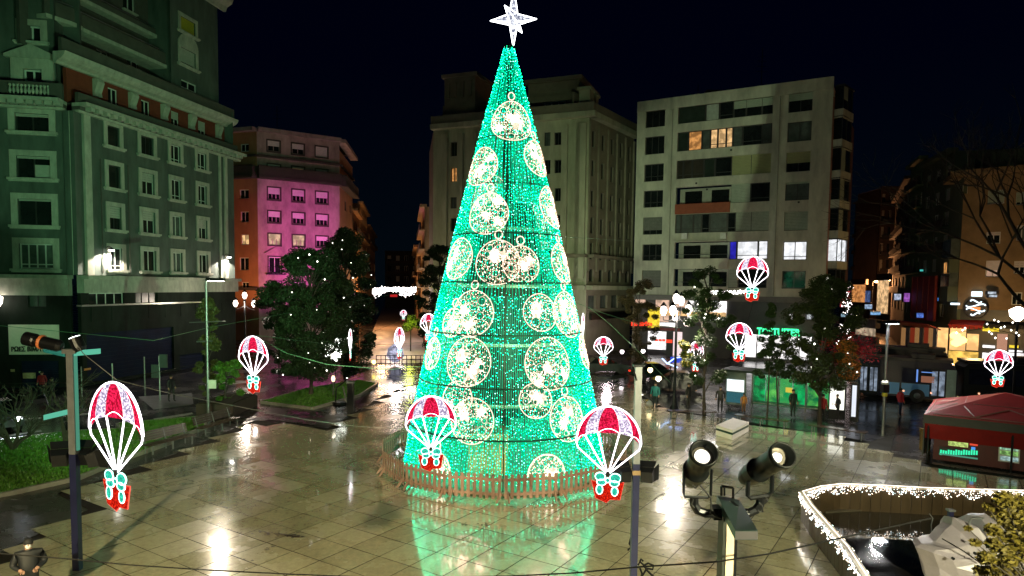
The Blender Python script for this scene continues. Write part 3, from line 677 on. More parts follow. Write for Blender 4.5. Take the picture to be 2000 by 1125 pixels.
# set-back top storeys and the two turrets
Cu = Cf.off(-2.5); zt1 = Cu.px(1085, 158)[1]; hcu = [Cu.rect(1063, 198, 1104, 220), Cu.rect(935, 222, 960, 240), Cu.rect(877, 223, 904, 243)]
Cu.wall(bC, 0, Cu.L, zc, Cu.px(1085, 185)[1], hcu, C_D)
for r in hcu: window(Cu, bC, r, WHITEFR, GREYPANE, 3, .1)
u0, u1 = Cu.px(1030, 170)[0], Cu.px(1130, 170)[0]; m = MB(); Cu.box(m, u0, u1, Cu.px(1085, 185)[1], zt1, -8, -.3); Cu.box(m, u0 - .4, u1 + .4, zt1, zt1 + .45, -8.2, .1); obj('roof_storey', m, C_D, bC)
Ct = Cf.off(-.8); u0, u1 = Ct.px(868, 170)[0], Ct.px(928, 170)[0]; zt2 = Ct.px(900, 150)[1]; m = MB(); Ct.box(m, u0, u1, zc, zt2, -7, 0); Ct.box(m, u0 - .3, u1 + .3, zt2, zt2 + .4, -7.2, .3)
for k in (0.08, .3, .55, .8): Ct.box(m, u0 + (u1 - u0) * k, u0 + (u1 - u0) * (k + .1), zc + 4, zt2 - .6, .003, .25)
obj('turret', m, C_D, bC)
u0, u1 = Ct.px(1131, 190)[0], Ct.px(1152, 190)[0]; z = Ct.px(1140, 175)[1]; m = MB(); Ct.box(m, u0, u1, zc + 1.6, z, -4, 0); Ct.box(m, u0 - .2, u1 + .2, z, z + .3, -4.2, .2); obj('turret', m, C_W, bC)
hs = []
nb = 5; zs = [Cs.px(1190, y)[1] for y in (290, 345, 402, 452, 500)]
for z in zs:
    for k in range(nb): u = Cs.L * (k + .3) / nb; hs.append((u, u + Cs.L * .3 / nb, z - 0.6, z + 1.3))
lo = [(Cs.L * (k + .25) / 5, Cs.L * (k + .7) / 5, Cs.px(1180, 551)[1], Cs.px(1180, 527)[1]) for k in range(5)]; gd = [(Cs.L * (k + .15) / 4, Cs.L * (k + .8) / 4, Cs.px(1180, 602)[1], Cs.px(1180, 577)[1]) for k in range(4)]
Cs.wall(bC, 0, Cs.L, 0, zc, hs + lo + gd, C_D)
for r in hs + lo: window(Cs, bC, r, DARKFR, DARKPANE, 1, .09, recess=.22)
for r in gd: window(Cs, bC, r, DARKFR, GREYPANE, 3, .09, recess=.3)
for k in range(nb + 1):
    u = Cs.L * k / nb; m = MB(); Cs.box(m, max(0, u - .3), min(Cs.L, u + .3), zs[-1] - 2, zc - .4, .003, .22); obj('pilaster', m, C_D, bC)
band(Cs, zc, zc + .6, .9, C_W, 'cornice', 0, Cs.L, -.3, bC); band(Cs, zc + .6, zc + 1.6, .7, C_D, 'parapet', 0, Cs.L, .4, bC)
for F in (Cf, Cs): z = Cs.px(1180, 506)[1]; band(F, z, z + .35, .9, C_D, 'string_course', 0, F.L, .003, bC); z = Cs.px(1180, 566)[1]; band(F, z, z + .5, .8, C_W, 'string_course', 0, F.L, .003, bC)
m = MB(); Cs.box(m, 0.3, Cs.L, 4.2, 5.0, .5, .6); obj('balcony_rail', m, BLACKMETAL, bC)
rmp = MB(); rmp.face([Cf.pt(0, zc + .1), Cf.pt(Cf.L, zc + .1), Cs.pt(Cs.L, zc + .1), Cf.pt(0, zc + .1, -20)]); obj('roof', rmp, C_D, bC)
Cu2 = Cs.off(-2.0); Cu2.wall(bC, 0, Cs.L, zc, zc + 3.2, [], C_D)
# its flank on the pedestrian street and lower neighbours
base2 = Vector((Cf.A.x, Cf.A.y)); 
a, b = run(base2, 0, 14); Fz, = [Fac(a, b)]; Fz.wall(bC, 0, Fz.L, 0, zc, [], C_D)
street_house(*run(base2 + Vector((-.6, 0)), 14.5, 24), 19.5, OCH[1], 'narrow sand house left of the pale stone block', 5, 5, 14, LITWARM)
street_house(*run(base2 + Vector((-1.2, 0)), 39, 40), 15, OCH[2], 'low brown house far along the right of the pedestrian street', 7, 4, 15, LITWARM)

# ================================================================== BUILDING D: the white eight-storey block
D_W = M('off-white concrete render', (0.50, 0.51, 0.41), .8, var=.28, scale=.9, streak=.35, bump=.1)
D_R = M('reddish brown brick', (0.30, 0.15, 0.11), .8, var=.2, scale=3)
def dD(x): return 1300 / (16.4 + (x - 1280) * .00643)
Df = Fac(A2(1237, dD(1237)), A2(1612, dD(1612))); De = Fac(A2(1613, 70.1), A2(1636, 72.6)); Dr = Fac(A2(1636, 72.6), A2(1655, 81))
bD = thing('apartment_block', 'off-white eight-storey apartment block with long glazed galleries, right of the light tree', 'building', (Df.B.x - 8, Df.B.y + 5, 0))
zD = Df.px(1425, 176)[1] - 1.25
c1 = [(1262, 213, 1300, 248), (1260, 266, 1298, 301), (1259, 320, 1297, 354), (1257, 372, 1295, 405), (1256, 424, 1293, 458), (1254, 477, 1291, 509), (1253, 528, 1289, 561)]
c2 = [(1325, 184, 1509, 242), (1324, 240, 1508, 295), (1322, 298, 1506, 349), (1320, 355, 1503, 401), (1319, 413, 1502, 469), (1317, 470, 1500, 510), (1315, 528, 1497, 562)]
c3 = [(1541, 178, 1587, 218), (1538, 237, 1585, 276), (1536, 296, 1583, 335), (1533, 355, 1580, 391), (1531, 413, 1578, 450), (1529, 471, 1576, 508), (1526, 529, 1573, 564)]
H1 = colfix(rects(Df, c1), 1); H3 = colfix(rects(Df, c3), 1)
H2 = []
for i, r in enumerate(c2):
    u0 = Df.px(r[0], (r[1] + r[3]) / 2)[0]; u1 = Df.px(r[2], (r[1] + r[3]) / 2)[0]; H2.append((u0, u1, H1[i][2] + .05, H1[i][3] + .15))
H2 = colfix(H2, 1); zG = 7.2
Df.wall(bD, 0, Df.L, zG, zD, H1 + H2 + H3, D_W, thick=.5)
PG = M('pale green blind', (.35, .42, .33), .6, var=.1)
for i, r in enumerate(H1): window(Df, bD, r, DARKFR, DARKPANE, 3, .08, transom=.3 if i in (2, 3, 5) else 0, shutter=[0, .0, 0, 0, .75, 0, .95][i], smat=M('grey blind', (.13, .14, .12), .6), recess=.3)
for i, r in enumerate(H3): window(Df, bD, r, DARKFR, [DARKPANE, GREYPANE, DARKPANE, GREYPANE, DARKPANE, LITWHITE, DARKPANE][i], 2, .09, shutter=[.42, 0, .55, .1, .97, 0, 0][i], smat=[PG, PG, BLIND2, PG, PG, PG, PG][i], transom=.2 if i in (3, 5) else 0, recess=.3)
# galleries: each is a run of lights; list = (from, to, kind)
gal = [[(0, .3, 'dg'), (.3, .45, 'bl'), (.45, .6, 'dk'), (.6, .73, 'hb'), (.73, .89, 'hb'), (.89, 1, 'hb')],
       [(0, .12, 'dg'), (.12, .27, 'am'), (.27, .36, 'gy'), (.36, .44, 'wm'), (.44, .53, 'wm'), (.53, .6, 'wm'), (.6, .7, 'gy'), (.7, .9, 'dk'), (.9, 1, 'gy')],
       [(0, .07, 'br'), (.07, .17, 'br'), (.17, .3, 'br'), (.3, .42, 'dg'), (.42, .6, 'dk'), (.6, .8, 'ol'), (.8, 1, 'ol')],
       [(0, .6, 'op'), (.6, .8, 'pg'), (.8, 1, 'dk')],
       [(0, .06, 'gy'), (.06, .2, 'gy'), (.2, .29, 'gy'), (.29, .38, 'dk'), (.38, .57, 'gy'), (.57, .66, 'dk'), (.66, .82, 'pg'), (.82, 1, 'pg')],
       [(0, .6, 'op'), (.6, .68, 'bu'), (.68, .9, 'wh'), (.9, 1, 'wh')],
       [(0, .6, 'op'), (.6, .7, 'pg'), (.7, 1, 'dk')]]
BR = M('brownish glass', (.05, .045, .035), .15, var=.3, scale=1); BLUE = E('blue lit room', (.06, .05, 1.0), .5, pat=.5, scale=1)
for i, (r, g_) in enumerate(zip(H2, gal)):
    u0, u1, z0, z1 = r; L = u1 - u0
    for a, b, k in g_:
        q = (u0 + L * a + (.0 if a else .02), u0 + L * b - .02, z0, z1)
        if k == 'op':    # an open loggia: back wall with two dark doors, parapet
            m = MB(); Df.box(m, q[0], q[1], z0, z1, -1.9, -1.7); lw = obj('loggia_wall', m, M('pale loggia wall', (.42, .45, .38), .8), bD)
            for f in (.1, .6):
                m = MB(); w_ = q[1] - q[0]; Df.box(m, q[0] + w_ * f, q[0] + w_ * (f + .32), z0, z1 - .3, -1.69, -1.62); obj('balcony_door', m, DARKPANE, lw)
            m = MB(); Df.box(m, q[0] - .02, q[1], z0 - 1.0, z0 + .12, .003, .3); obj('balcony_front', m, M('terracotta awning fabric', (.28, .07, .03), .7) if i == 3 else D_W, bD)
            if i != 3:
                m = MB(); m.tube([Df.pt(q[0], z0 + .6, .1), Df.pt(q[1], z0 + .6, .1)], .03, 4); obj('balcony_rail', m, STEEL, bD)
            continue
        pn = {'dg': M('dim green glass', (.03, .045, .035), .1, var=.3, scale=1), 'dk': DARKPANE, 'bl': M('pale net curtain', (.4, .45, .4), .6), 'gy': GREYPANE, 'am': LITAMBER, 'wm': LITWARM, 'br': BR, 'ol': DARKPANE, 'pg': DARKPANE, 'hb': DARKPANE, 'bu': BLUE, 'wh': LITWHITE}[k]  # net curtain is a plain pale colour
        window(Df, bD, q, DARKFR, pn, 1, .09, recess=.25, transom=.22 if k in ('wm', 'gy', 'br', 'wh', 'dk') else 0, shutter={'ol': .98, 'pg': .97, 'hb': .55}.get(k, 0), smat=BLIND2 if k == 'ol' else PG)
# air-conditioning units on the fifth gallery ledge
for x in (1334, 1409):
    r = Df.rect(x, 456, x + 11, 467); m = MB(); Df.box(m, r[0], r[1], r[2], r[3], .3, .65); t = tag(obj('air_conditioner', m, M('white enamel', (.6, .62, .58), .5)), 'white air-conditioning unit on the gallery ledge of the off-white block, ' + ('the left one' if x < 1400 else 'the right one'), 'air conditioner', 'air-conditioning units')
m = MB(); Df.box(m, H2[4][0], H2[4][0] + (H2[4][1] - H2[4][0]) * .58, H2[4][2] - 1.05, H2[4][2] - .95, .003, .7); obj('ledge', m, D_W, bD)
band(Df, zD, zD + 1.25, .12, D_W, 'roof_band', 0, Df.L, -.3, bD)
# chamfered end with bay windows
De.wall(bD, 0, De.L, zG, zD - .8, [], D_R); Dr.wall(bD, 0, Dr.L, zG, zD - 1.5, [], D_R)
for i, h in enumerate(H3):
    z0, z1 = h[2] - .1, h[3] + .1; m = MB(); De.box(m, .3, De.L - .1, z0 - .9, z0, .003, .9); bay = obj('bay_window', m, D_W, bD)
    m = MB(); De.box(m, .35, De.L - .15, z0, z1, .003, .8); obj('pane', m, LITWHITE if i == 5 else DARKPANE, bay)
    m = MB()
    for f in (0, .45, .9): De.box(m, .3 + (De.L - .5) * f, .4 + (De.L - .5) * f, z0, z1, .8, .87)
    De.box(m, .3, De.L - .1, z1, z1 + .15, .003, .9); obj('frame', m, DARKFR, bay)
    if i in (0, 2, 3, 4):
        m = MB(); De.box(m, .5, De.L * .5, z0 + (0 if i != 0 else 1.0), z1 - .05, .81, .84); obj('roller_blind', m, PG, bay)
# ground storeys: recessed shops
band(Df, 6.6, zG, .25, M('grey shop fascia', (.13, .13, .12), .6), 'fascia', 0, Df.L, -.3, bD)
Dg = Df.off(-1.2); Dg.wall(bD, 0, Dg.L, 0, 6.6, [], M('dark shopfront', (.03, .03, .03), .4))
m = MB(); m.face([Df.pt(0, 0), Df.pt(0, 0, -12), Df.pt(0, zD + 1, -12), Df.pt(0, zD + 1)]); m.face([Df.pt(0, zD + .3), Df.pt(Df.L, zD + .3), Df.pt(Df.L, zD + .3, -12), Df.pt(0, zD + .3, -12)]); obj('side_wall', m, D_W, bD)
def lit_panel(x0, y0, x1, y1, mat, name, parent, d=.3, F=None, th=.06):
    F = F or Dg; r = F.rect(x0, y0, x1, y1); m = MB(); F.box(m, r[0], r[1], r[2], r[3], d - th, d); return obj(name, m, mat, parent)
LIT_SHOP = E('bright shop interior', (1.0, .96, .95), 2.2, pat=.55, scale=1.1)
LIT_ORG = E('orange shop interior', (1.0, .62, .28), 1.3, pat=.5, scale=1.5)
LIT_RED = E('red neon', (1.0, .05, .02), 1.6)
LIT_YEL = E('yellow neon', (1.0, .72, .05), 1.3, pat=.4, scale=3)
GREENNEON = E('green neon', (.05, 1.0, .35), 2.2)
for r in [(1240, 577, 1262, 592), (1282, 576, 1308, 628), (1315, 576, 1345, 600)]: lit_panel(*r, E('warm upper shop', (1, .66, .48), .9, pat=.5, scale=1.3), 'shop_window', bD)
lit_panel(1345, 575, 1420, 625, LIT_SHOP, 'shop_window', bD)
lit_panel(1268, 608, 1420, 617, LIT_ORG, 'sign_band', bD, .5)
lit_panel(1268, 600, 1291, 640, LIT_YEL, 'sign_panel', bD, .55)
for k in range(9): lit_panel(1236 + k * 4.6, 628 + (k % 3), 1239.5 + k * 4.6, 636, LIT_RED, 'neon_sign', bD, .6)
lit_panel(1291, 630, 1324, 637, LIT_SHOP, 'sign_band', bD, .6); lit_panel(1267, 640, 1330, 645, M('dark red fascia', (.2, .01, .01), .5), 'fascia', bD, .5)
lit_panel(1267, 647, 1303, 682, LIT_SHOP, 'shop_window', bD); lit_panel(1316, 648, 1333, 700, E('pinkish shop interior', (1, .78, .78), 1.3, pat=.3), 'shop_window', bD); lit_panel(1303, 647, 1315, 700, M('black pillar', (.01, .01, .01), .5), 'pillar', bD, .45)
for x in (1281, 1288, 1295): lit_panel(x, 662, x + 6, 666, LIT_RED, 'poster', bD, .36)
lit_panel(1303, 663, 1315, 669, LIT_RED, 'poster', bD, .5)
lit_panel(1455, 655, 1585, 700, LIT_SHOP, 'shop_window', bD); lit_panel(1470, 648, 1590, 655, M('green fascia', (.01, .05, .02), .5), 'fascia', bD, .5)
for x in (1478, 1508, 1535, 1561): lit_panel(x, 655, x + 2, 700, DARKFR, 'mullion', bD, .36)
p_ = Dg.px(1522, 648); place_text('TOSTUITER', 1.1, GREENNEON, Dg.pt(p_[0], p_[1], .6), Dg.t, Dg.n, bD, width=Dg.px(1565, 648)[0] - Dg.px(1480, 648)[0])
lit_panel(1543, 613, 1549, 624, LIT_SHOP, 'small_sign', bD, .6); 

# ================================================================== RIGHT-HAND SIDE: the street and the corner row
KH = [M('dark olive stucco', (.10, .12, .075), .85, var=.2, scale=.6), M('dull green stucco', (.08, .13, .06), .85, var=.2, scale=.6), M('dark brown stucco', (.07, .05, .04), .85, var=.25, scale=.6), M('ochre brown stucco', (.26, .17, .085), .8, var=.25, scale=.7)]
def plane_house(x0, d0, x1, d1, ytop, mat, label, bays, floors, seed, lit=LITAMBER, **k):
    A, B = A2(x0, d0), A2(x1, d1); F = Fac(A, B); zt = F.px((x0 + x1) / 2, ytop)[1]
    return street_house(A, B, zt, mat, label, bays, floors, seed, lit, **k)
plane_house(1664, 190, 1712, 170, 392, KH[2], 'dark far building with tiny balconies at the back of the right-hand street', 4, 6, 21)
plane_house(1712, 150, 1764, 150, 368, KH[2], 'black far tower closing the right-hand street', 4, 7, 22, None)
t_, FR1 = plane_house(1742, 118, 1768, 92, 388, KH[2], 'dark brown house along the right side of the right-hand street', 4, 6, 23, None)
t_, FR2 = plane_house(1768, 92, 1795, 84, 330, KH[1], 'tall narrow green-grey house with balconies left of the corner row', 3, 7, 24, None)
t_, FR3 = plane_house(1795, 84, 1852, 74, 318, KH[0], 'dull olive house with small balconies in the corner row', 3, 7, 25, None)
lamp('POINT', at(1905, 655, 60), 1500, (1.0, .62, .25), .5)  # added orange light without a fixture, for the lit shop's spill
bF = thing('corner_building', 'ochre corner building with rounded eaves above the yellow-lit shop, at the right edge', 'building', (at(1900, 556, 70).x, 72, 0))
Fa = Fac(A2(1852, 74), A2(1872, 69)); Fb = Fac(A2(1872, 69), A2(2090, 63)); zt = Fb.px(1900, 344)[1]
wf = [(1929, 371, 1962, 398), (1926, 453, 1954, 476), (1925, 509, 1953, 541, 1), (1984, 375, 2004, 400), (1985, 440, 2005, 470), (1980, 510, 2002, 535), (1880, 360, 1890, 378), (1975, 571, 1996, 596)]
Fb.wall(bF, 0, Fb.L, 6.2, zt, [Fb.rect(*r[:4]) for r in wf], KH[3]); Fa.wall(bF, 0, Fa.L, 0, zt, [], KH[0])
for i, r in enumerate(wf): window(Fb, bF, Fb.rect(*r[:4]), WHITEFR, [GREYPANE, DARKPANE, LITPEACH][2 if len(r) > 4 else i % 2], 2, .09, shutter=[.9, .3, .6, .8, .2, .5, 0, 0][i], smat=PG if i in (0, 3) else PINKBL)
band(Fb, zt, zt + .5, 1.3, KH[3], 'eaves', -1, Fb.L, -.3, bF); band(Fa, zt, zt + .5, 1.0, KH[3], 'eaves', 0, Fa.L, -.3, bF)
m = MB(); Fb.box(m, 2, Fb.L, zt + .5, zt + 2.6, -3.5, -1.5); obj('roof_storey', m, KH[0], bF)
for z in (Fa.px(1860, 505)[1], Fa.px(1860, 560)[1]):
    m = MB(); Fa.box(m, .3, Fa.L - .2, z - 1.6, z + .0, .003, .9); bw_ = obj('bay_window', m, KH[0], bF); m = MB(); Fa.box(m, .4, Fa.L - .3, z, z + 1.9, .003, .8); obj('pane', m, GREYPANE, bw_)
lit_panel(1864, 513, 1869, 534, LITAMBER, 'lit_pane', bF, .95, Fa)
# its shop floor
Fs = Fb.off(-.2); Fs.wall(bF, 0, Fb.L, 0, 6.2, [], M('dark shopfront', (.03, .03, .03)))
LIT_GOLD = E('golden shop interior', (1.0, .60, .12), 1.4, pat=.6, scale=1.1); LIT_CREAM = E('cream shop interior', (1, .55, .20), 1.6, pat=.4, scale=.8)
for r, mm, nn in [((1832, 640, 1852, 690), LIT_CREAM, 'shop_window'), ((1856, 640, 1887, 684), LIT_CREAM, 'shop_window'), ((1889, 652, 1912, 684), LIT_CREAM, 'shop_window'), ((1853, 686, 1911, 716), LIT_GOLD, 'shop_window'),
      ((1920, 639, 1952, 647), LIT_YEL, 'sign_panel'), ((1948, 652, 1968, 684), E('peach poster light', (1, .5, .32), .6, pat=.3), 'shop_window'), ((1919, 689, 1940, 713), LIT_SHOP, 'poster_panel'), ((1965, 689, 2000, 712), LIT_SHOP, 'poster_panel'),
      ((1984, 694, 2002, 712), LIT_GOLD, 'sign_panel'), ((1920, 674, 1944, 679), LIT_SHOP, 'shop_lettering'), ((1972, 674, 1990, 679), LIT_YEL, 'shop_lettering'), ((1971, 684, 1998, 687), LIT_SHOP, 'shop_lettering')]:
    lit_panel(*r, mm, nn, bF, .3, Fs, th=.08)
for x, y in ((1868, 655), (1870, 669), (1880, 664)):
    p = Fs.px(x, y); m = MB(); m.lathe([(.05, -.4), (.45, -.2), (.5, .1), (.2, .4)], 10, Fs.pt(p[0], p[1], .6)); obj('hanging_lamp', m, E('golden globe lamp', (1, .75, .2), 3), bF)
# round logo on the wall and small round emblems
p = Fb.px(1908, 602); m = MB(); m.lathe([(1.05, 0), (1.05, .2), (.95, .25)], 24, Fb.pt(p[0], p[1], .5), Fb.n)
lg = thing('shop_sign', 'round lit sign with white swirls and a small cap above the golden shop', 'sign', tuple(Fb.pt(p[0], p[1], 0)))
obj('disc', m, M('dark sign disc', (.02, .02, .03), .4), lg)
LW = E('cool white neon', (.75, .9, 1), 2.2)
for k in range(4):
    m = MB(); z = p[1] + .7 - k * .42; w_ = [.5, .9, .85, .4][k]; m.tube([Fb.pt(p[0] + w_ * math.cos(a) * (1 if k % 2 else -1) * .9, z + .16 * math.sin(a * 2), .8) for a in [i * math.pi / 8 for i in range(9)]], .07, 5); obj('neon_stroke', m, LW, lg)
m = MB(); Fb.box(m, p[0] - .4, p[0] + .4, p[1] - .25, p[1] + .15, .76, .84); obj('emblem', m, E('orange neon', (1, .35, .1), 1), lg)
m = MB(); Fb.box(m, p[0] - .45, p[0] + .45, p[1] + 1.2, p[1] + 1.7, .5, .6); obj('cap_strip', m, LW, lg)
m = MB(); Fb.box(m, p[0] - 2.2, p[0] - 1.4, p[1] + .3, p[1] + .5, .5, .6); obj('arrow', m, LW, lg)
# red awnings
def awning(F, x0, y0, x1, y1, mat, label, out=1.6):
    r = F.rect(x0, y0, x1, y1); t = thing('awning', label, 'awning', tuple(F.pt(r[0], r[2]))); m = MB(); n_ = 8
    for k in range(n_):
        a = r[0] + (r[1] - r[0]) * k / n_; b = r[0] + (r[1] - r[0]) * (k + 1) / n_
        m.slab([F.pt(a, r[3], .02), F.pt(b, r[3], .02), F.pt(b, r[2] + .3, out), F.pt(a, r[2] + .3, out)], (0, 0, .04)); m.slab([F.pt(a, r[2] + .3, out), F.pt(b, r[2] + .3, out), F.pt(b - .05, r[2] - .05, out), F.pt(a + .05, r[2] - .05, out)], F.n * .03)
    obj('canopy', m, mat, t); m = MB(); m.tube([F.pt(r[0], r[3], .02), F.pt(r[0], r[2] + .3, out)], .03, 4); m.tube([F.pt(r[1], r[3], .02), F.pt(r[1], r[2] + .3, out)], .03, 4); obj('frame', m, STEEL, t)
REDFAB = M('red awning fabric', (.42, .02, .012), .7, var=.15); BLKFAB = M('black awning fabric', (.015, .015, .015), .8)
awning(Fb, 1858, 626, 1925, 640, REDFAB, 'red awning over the golden shop window'); awning(Fb, 1926, 630, 2010, 640, BLKFAB, 'black awning over the poster windows at the right edge')
# dark red hoarding wall in the row left of it
Fq = Fac(A2(1786, 82), A2(1832, 74)); t = thing('hoarding', 'tall dark red hoarding wall between the olive house and the street', 'wall', tuple(Fq.A)); m = MB(); r = Fq.rect(1787, 540, 1832, 625); Fq.box(m, r[0], r[1], r[2], r[3], .1, .35); obj('board', m, M('dark red panel', (.22, .012, .008), .7, var=.15), t)
for k in range(5):
    u = r[0] + (r[1] - r[0]) * k / 4; m = MB(); Fq.box(m, u - .06, u + .06, r[2], r[3], .36, .42); obj('batten', m, M('dark red batten', (.14, .01, .008), .7), t)
t = thing('street_kiosk', 'glass-sided market stall glowing warm in the street behind the buses', 'kiosk', tuple(at(1790, 640, 70)))
Fk = Fac(A2(1762, 78), A2(1838, 68))
for i in range(8):
    x = 1765 + i * 9; r = Fk.rect(x, 640, x + 7, 688); m = MB(); Fk.box(m, r[0], r[1], r[2], r[3], .2, .3); obj('glass_panel', m, [E('amber stall glass', (1, .5, .18), .35, pat=.5), M('frosted stall glass', (.35, .34, .36), .3), E('dim red stall glass', (.8, .1, .04), .25, pat=.4)][i % 3], t)
r = Fk.rect(1762, 630, 1838, 640); m = MB(); Fk.slab = None
m.slab([Fk.pt(r[0], r[2], .0), Fk.pt(r[1], r[2], .0), Fk.pt(r[1], r[2] + .5, 1.2), Fk.pt(r[0], r[2] + .5, 1.2)], (0, 0, .12)); obj('roof', m, M('red stall roof', (.35, .03, .02), .6), t)
r = Fk.rect(1762, 688, 1838, 730); m = MB(); Fk.box(m, r[0], r[1], 0, r[3], .1, .3); obj('base_panel', m, BLACKMETAL, t)

# distant lit shopfronts deeper in the street
for i, (x0, y0, x1, y1, d, col, s) in enumerate([(1642, 566, 1660, 600, 120, (1, .12, .12), .6), (1664, 556, 1690, 590, 130, (1, .4, .12), .7), (1714, 548, 1735, 612, 100, (1, .62, .3), 1.0), (1690, 568, 1700, 590, 128, (.15, .25, .6), .5), (1672, 640, 1710, 655, 75, (1, .75, .5), .6)]):
    F = Fac(A2(x0, d), A2(x1, d - 4)); r = F.rect(x0, y0, x1, y1); t = thing('far_shopfront', ['red lit shopfront far up the right-hand street', 'orange lit shopfront far up the right-hand street', 'tall cream lit shopfront curtain on the right of the street', 'blue lit doorway far up the street', 'cream lit stall behind the autumn tree'][i], 'shopfront', tuple(F.pt(r[0], 0)))
    n_ = 3; 
    for k in range(n_):
        m = MB(); a = r[0] + (r[1] - r[0]) * k / n_; F.box(m, a + .08, a + (r[1] - r[0]) / n_, r[2], r[3], 0, .1); obj('lit_panel', m, E('far shop %d' % i, col, s, pat=.6, scale=1.5), t)
    m = MB(); F.box(m, r[0] - .3, r[1] + .3, max(0, r[2] - 3), r[2] - .05, -.3, .05); obj('shop_wall', m, KH[2], t); m = MB(); F.box(m, r[0] - .3, r[1] + .3, r[3] + .05, r[3] + 1, -.3, .2); obj('shop_wall', m, KH[2], t)
for i, (x, y, d, c, s_) in enumerate([(1697, 649 - 50, 90, (.5, .7, 1), (1.2, .8)), (1754, 580, 82, (.7, .78, 1), (1.0, 1.0)), (1772, 581, 82, (.5, .15, .7), (.8, 1.4)), (1711, 612, 80, (.3, .6, 1), (1.5, .5)), (1798, 616, 76, (.15, .3, 1), (.9, .7)), (1837, 580, 75, (.1, .35, 1), (.5, 1.2)), (1860, 610, 73, (.1, .7, .8), (.4, .3)), (1801, 528, 82, (.1, .8, .7), (.4, .3)), (1652, 616, 82, (.5, .8, 1), (1.3, .5)), (1732, 550, 98, (1, .85, .7), (.8, 2.0)), (1939, 572, 66, (.8, .9, 1), (.9, .3)), (1941, 578, 66, (.8, .9, 1), (.9, .3)), (1586, 616, 70, (.9, .95, 1), (1.2, 1.1))]):
    s_ = (s_[0] * .75, s_[1] * .75); p = at(x, y, d); m = MB(); m.box(p.x - s_[0] / 2, p.x + s_[0] / 2, p.y, p.y + .2, p.z - s_[1] / 2, p.z + s_[1] / 2)
    t = thing('lit_sign', ['small pale blue', 'square white', 'tall purple', 'flat cyan', 'round-cornered blue', 'upright deep blue', 'tiny turquoise', 'tiny green', 'low pale blue', 'tall warm white', 'upper slanted white', 'lower slanted white', 'knotted white'][i] + ' lit sign in the right-hand street, ' + ['beside the far lamps', 'on the brown house', 'right of the square white one', 'above the steel pole', 'over the market stall', 'right of the red hoarding', 'under the bay windows', 'high on the olive house', 'by the fairy-lit tree', 'on the cream shopfront', 'beneath a lit window', 'just under its twin', 'behind the autumn tree'][i], 'sign', tuple(p), group='small lit signs in the right-hand street')
    obj('panel', m, E('sign light %d' % i, c, .8, pat=.6, scale=3), t); m = MB(); m.box(p.x - s_[0] / 2 - .05, p.x + s_[0] / 2 + .05, p.y + .21, p.y + .5, p.z - s_[1] / 2 - .05, p.z + s_[1] / 2 + .05); obj('casing', m, BLACKMETAL, t)

# ------------------------------------------------------------------ street lamps
WG = E('warm lamp globe', (1.0, .86, .74), 12); OG = E('orange sodium lamp', (1.0, .5, .18), 22)
def candelabra(x, ybase_d, ytop, label, globes, grp, power):
    p = at(x, 600, ybase_d); zt = at(x, ytop, ybase_d).z; t = thing('street_lamp', label, 'street lamp', (p.x, p.y, 0), group=grp)
    m = MB(); m.lathe([(.28, 0), (.28, .25), (.2, .4), (.14, .9), (.09, 1.2), (.08, zt - .6), (.13, zt - .5), (.05, zt - .3)], 10, (0, 0, 0)); obj('post', m, BLACKMETAL, t, local=True)
    for dx, dy, dz in globes:
        m = MB(); m.tube([(0, 0, zt - .9), (dx * .5, dy * .5, zt - 1.15), (dx, dy, zt + dz - .55), (dx, dy, zt + dz - .3)], .035, 5); obj('arm', m, BLACKMETAL, t, local=True)
        m = MB(); m.lathe([(.08, -.26), (.19, -.05), (.21, .12), (.14, .28), (.06, .34)], 12, (dx, dy, zt + dz)); gl = obj('globe', m, WG, t, local=True); gl
        m = MB(); m.lathe([(.24, .34), (.15, .45), (.03, .62)], 8, (dx, dy, zt + dz)); obj('finial', m, BLACKMETAL, t, local=True)
    lamp('POINT', (p.x, p.y - .3, zt - .9), power, (1, .84, .68), .35)
    return t
candelabra(478, 62, 578, 'three-armed lit street lamp beside the left block, left of the big dark trees', [(0, 0, 0), (-.85, 0, -.75), (.85, 0, -.75)], 'branched street lamps', 500)
candelabra(1322, 43, 592, 'five-armed lit street lamp in front of the shops of the off-white block', [(-.05, 0, .25), (.35, .3, .1), (-.85, 0, -.55), (.75, 0, -.45), (-.35, -.4, -.5)], 'branched street lamps', 1500)
for i, (x, y, d) in enumerate([(1678, 516, 190), (1684, 524, 175), (1689, 536, 160), (1700, 511, 210), (1717, 511, 210), (1705, 550, 125), (1726, 547, 118), (1708, 399 + 100, 240)]):
    if i == 7: continue
    p = at(x, y, d); t = thing('street_lamp', 'distant orange street lamp, ' + ['highest left one up the right-hand street', 'second below the highest left one', 'third below the highest left one', 'upper lone one in the middle of the street end', 'upper right one at the street end', 'large low one by the orange shopfront', 'one above the cream shopfront'][i], 'street lamp', (p.x, p.y, 0), group='far orange street lamps')
    m = MB(); m.tube([(0, 0, 0), (0, 0, p.z + .1)], .1, 6, r1=.06); m.tube([(0, 0, p.z + .1), (.7, 0, p.z + .25)], .04, 5); obj('pole', m, BLACKMETAL, t, local=True)
    m = MB(); m.lathe([(.2, 0), (.5, .18), (.35, .35), (.1, .4)], 8, (.7, 0, p.z - .2)); obj('lamp_head', m, OG, t, local=True)
    if i in (2, 5): lamp('POINT', (p.x, p.y - 1, p.z - .6), 8000, (1, .42, .15), .4)
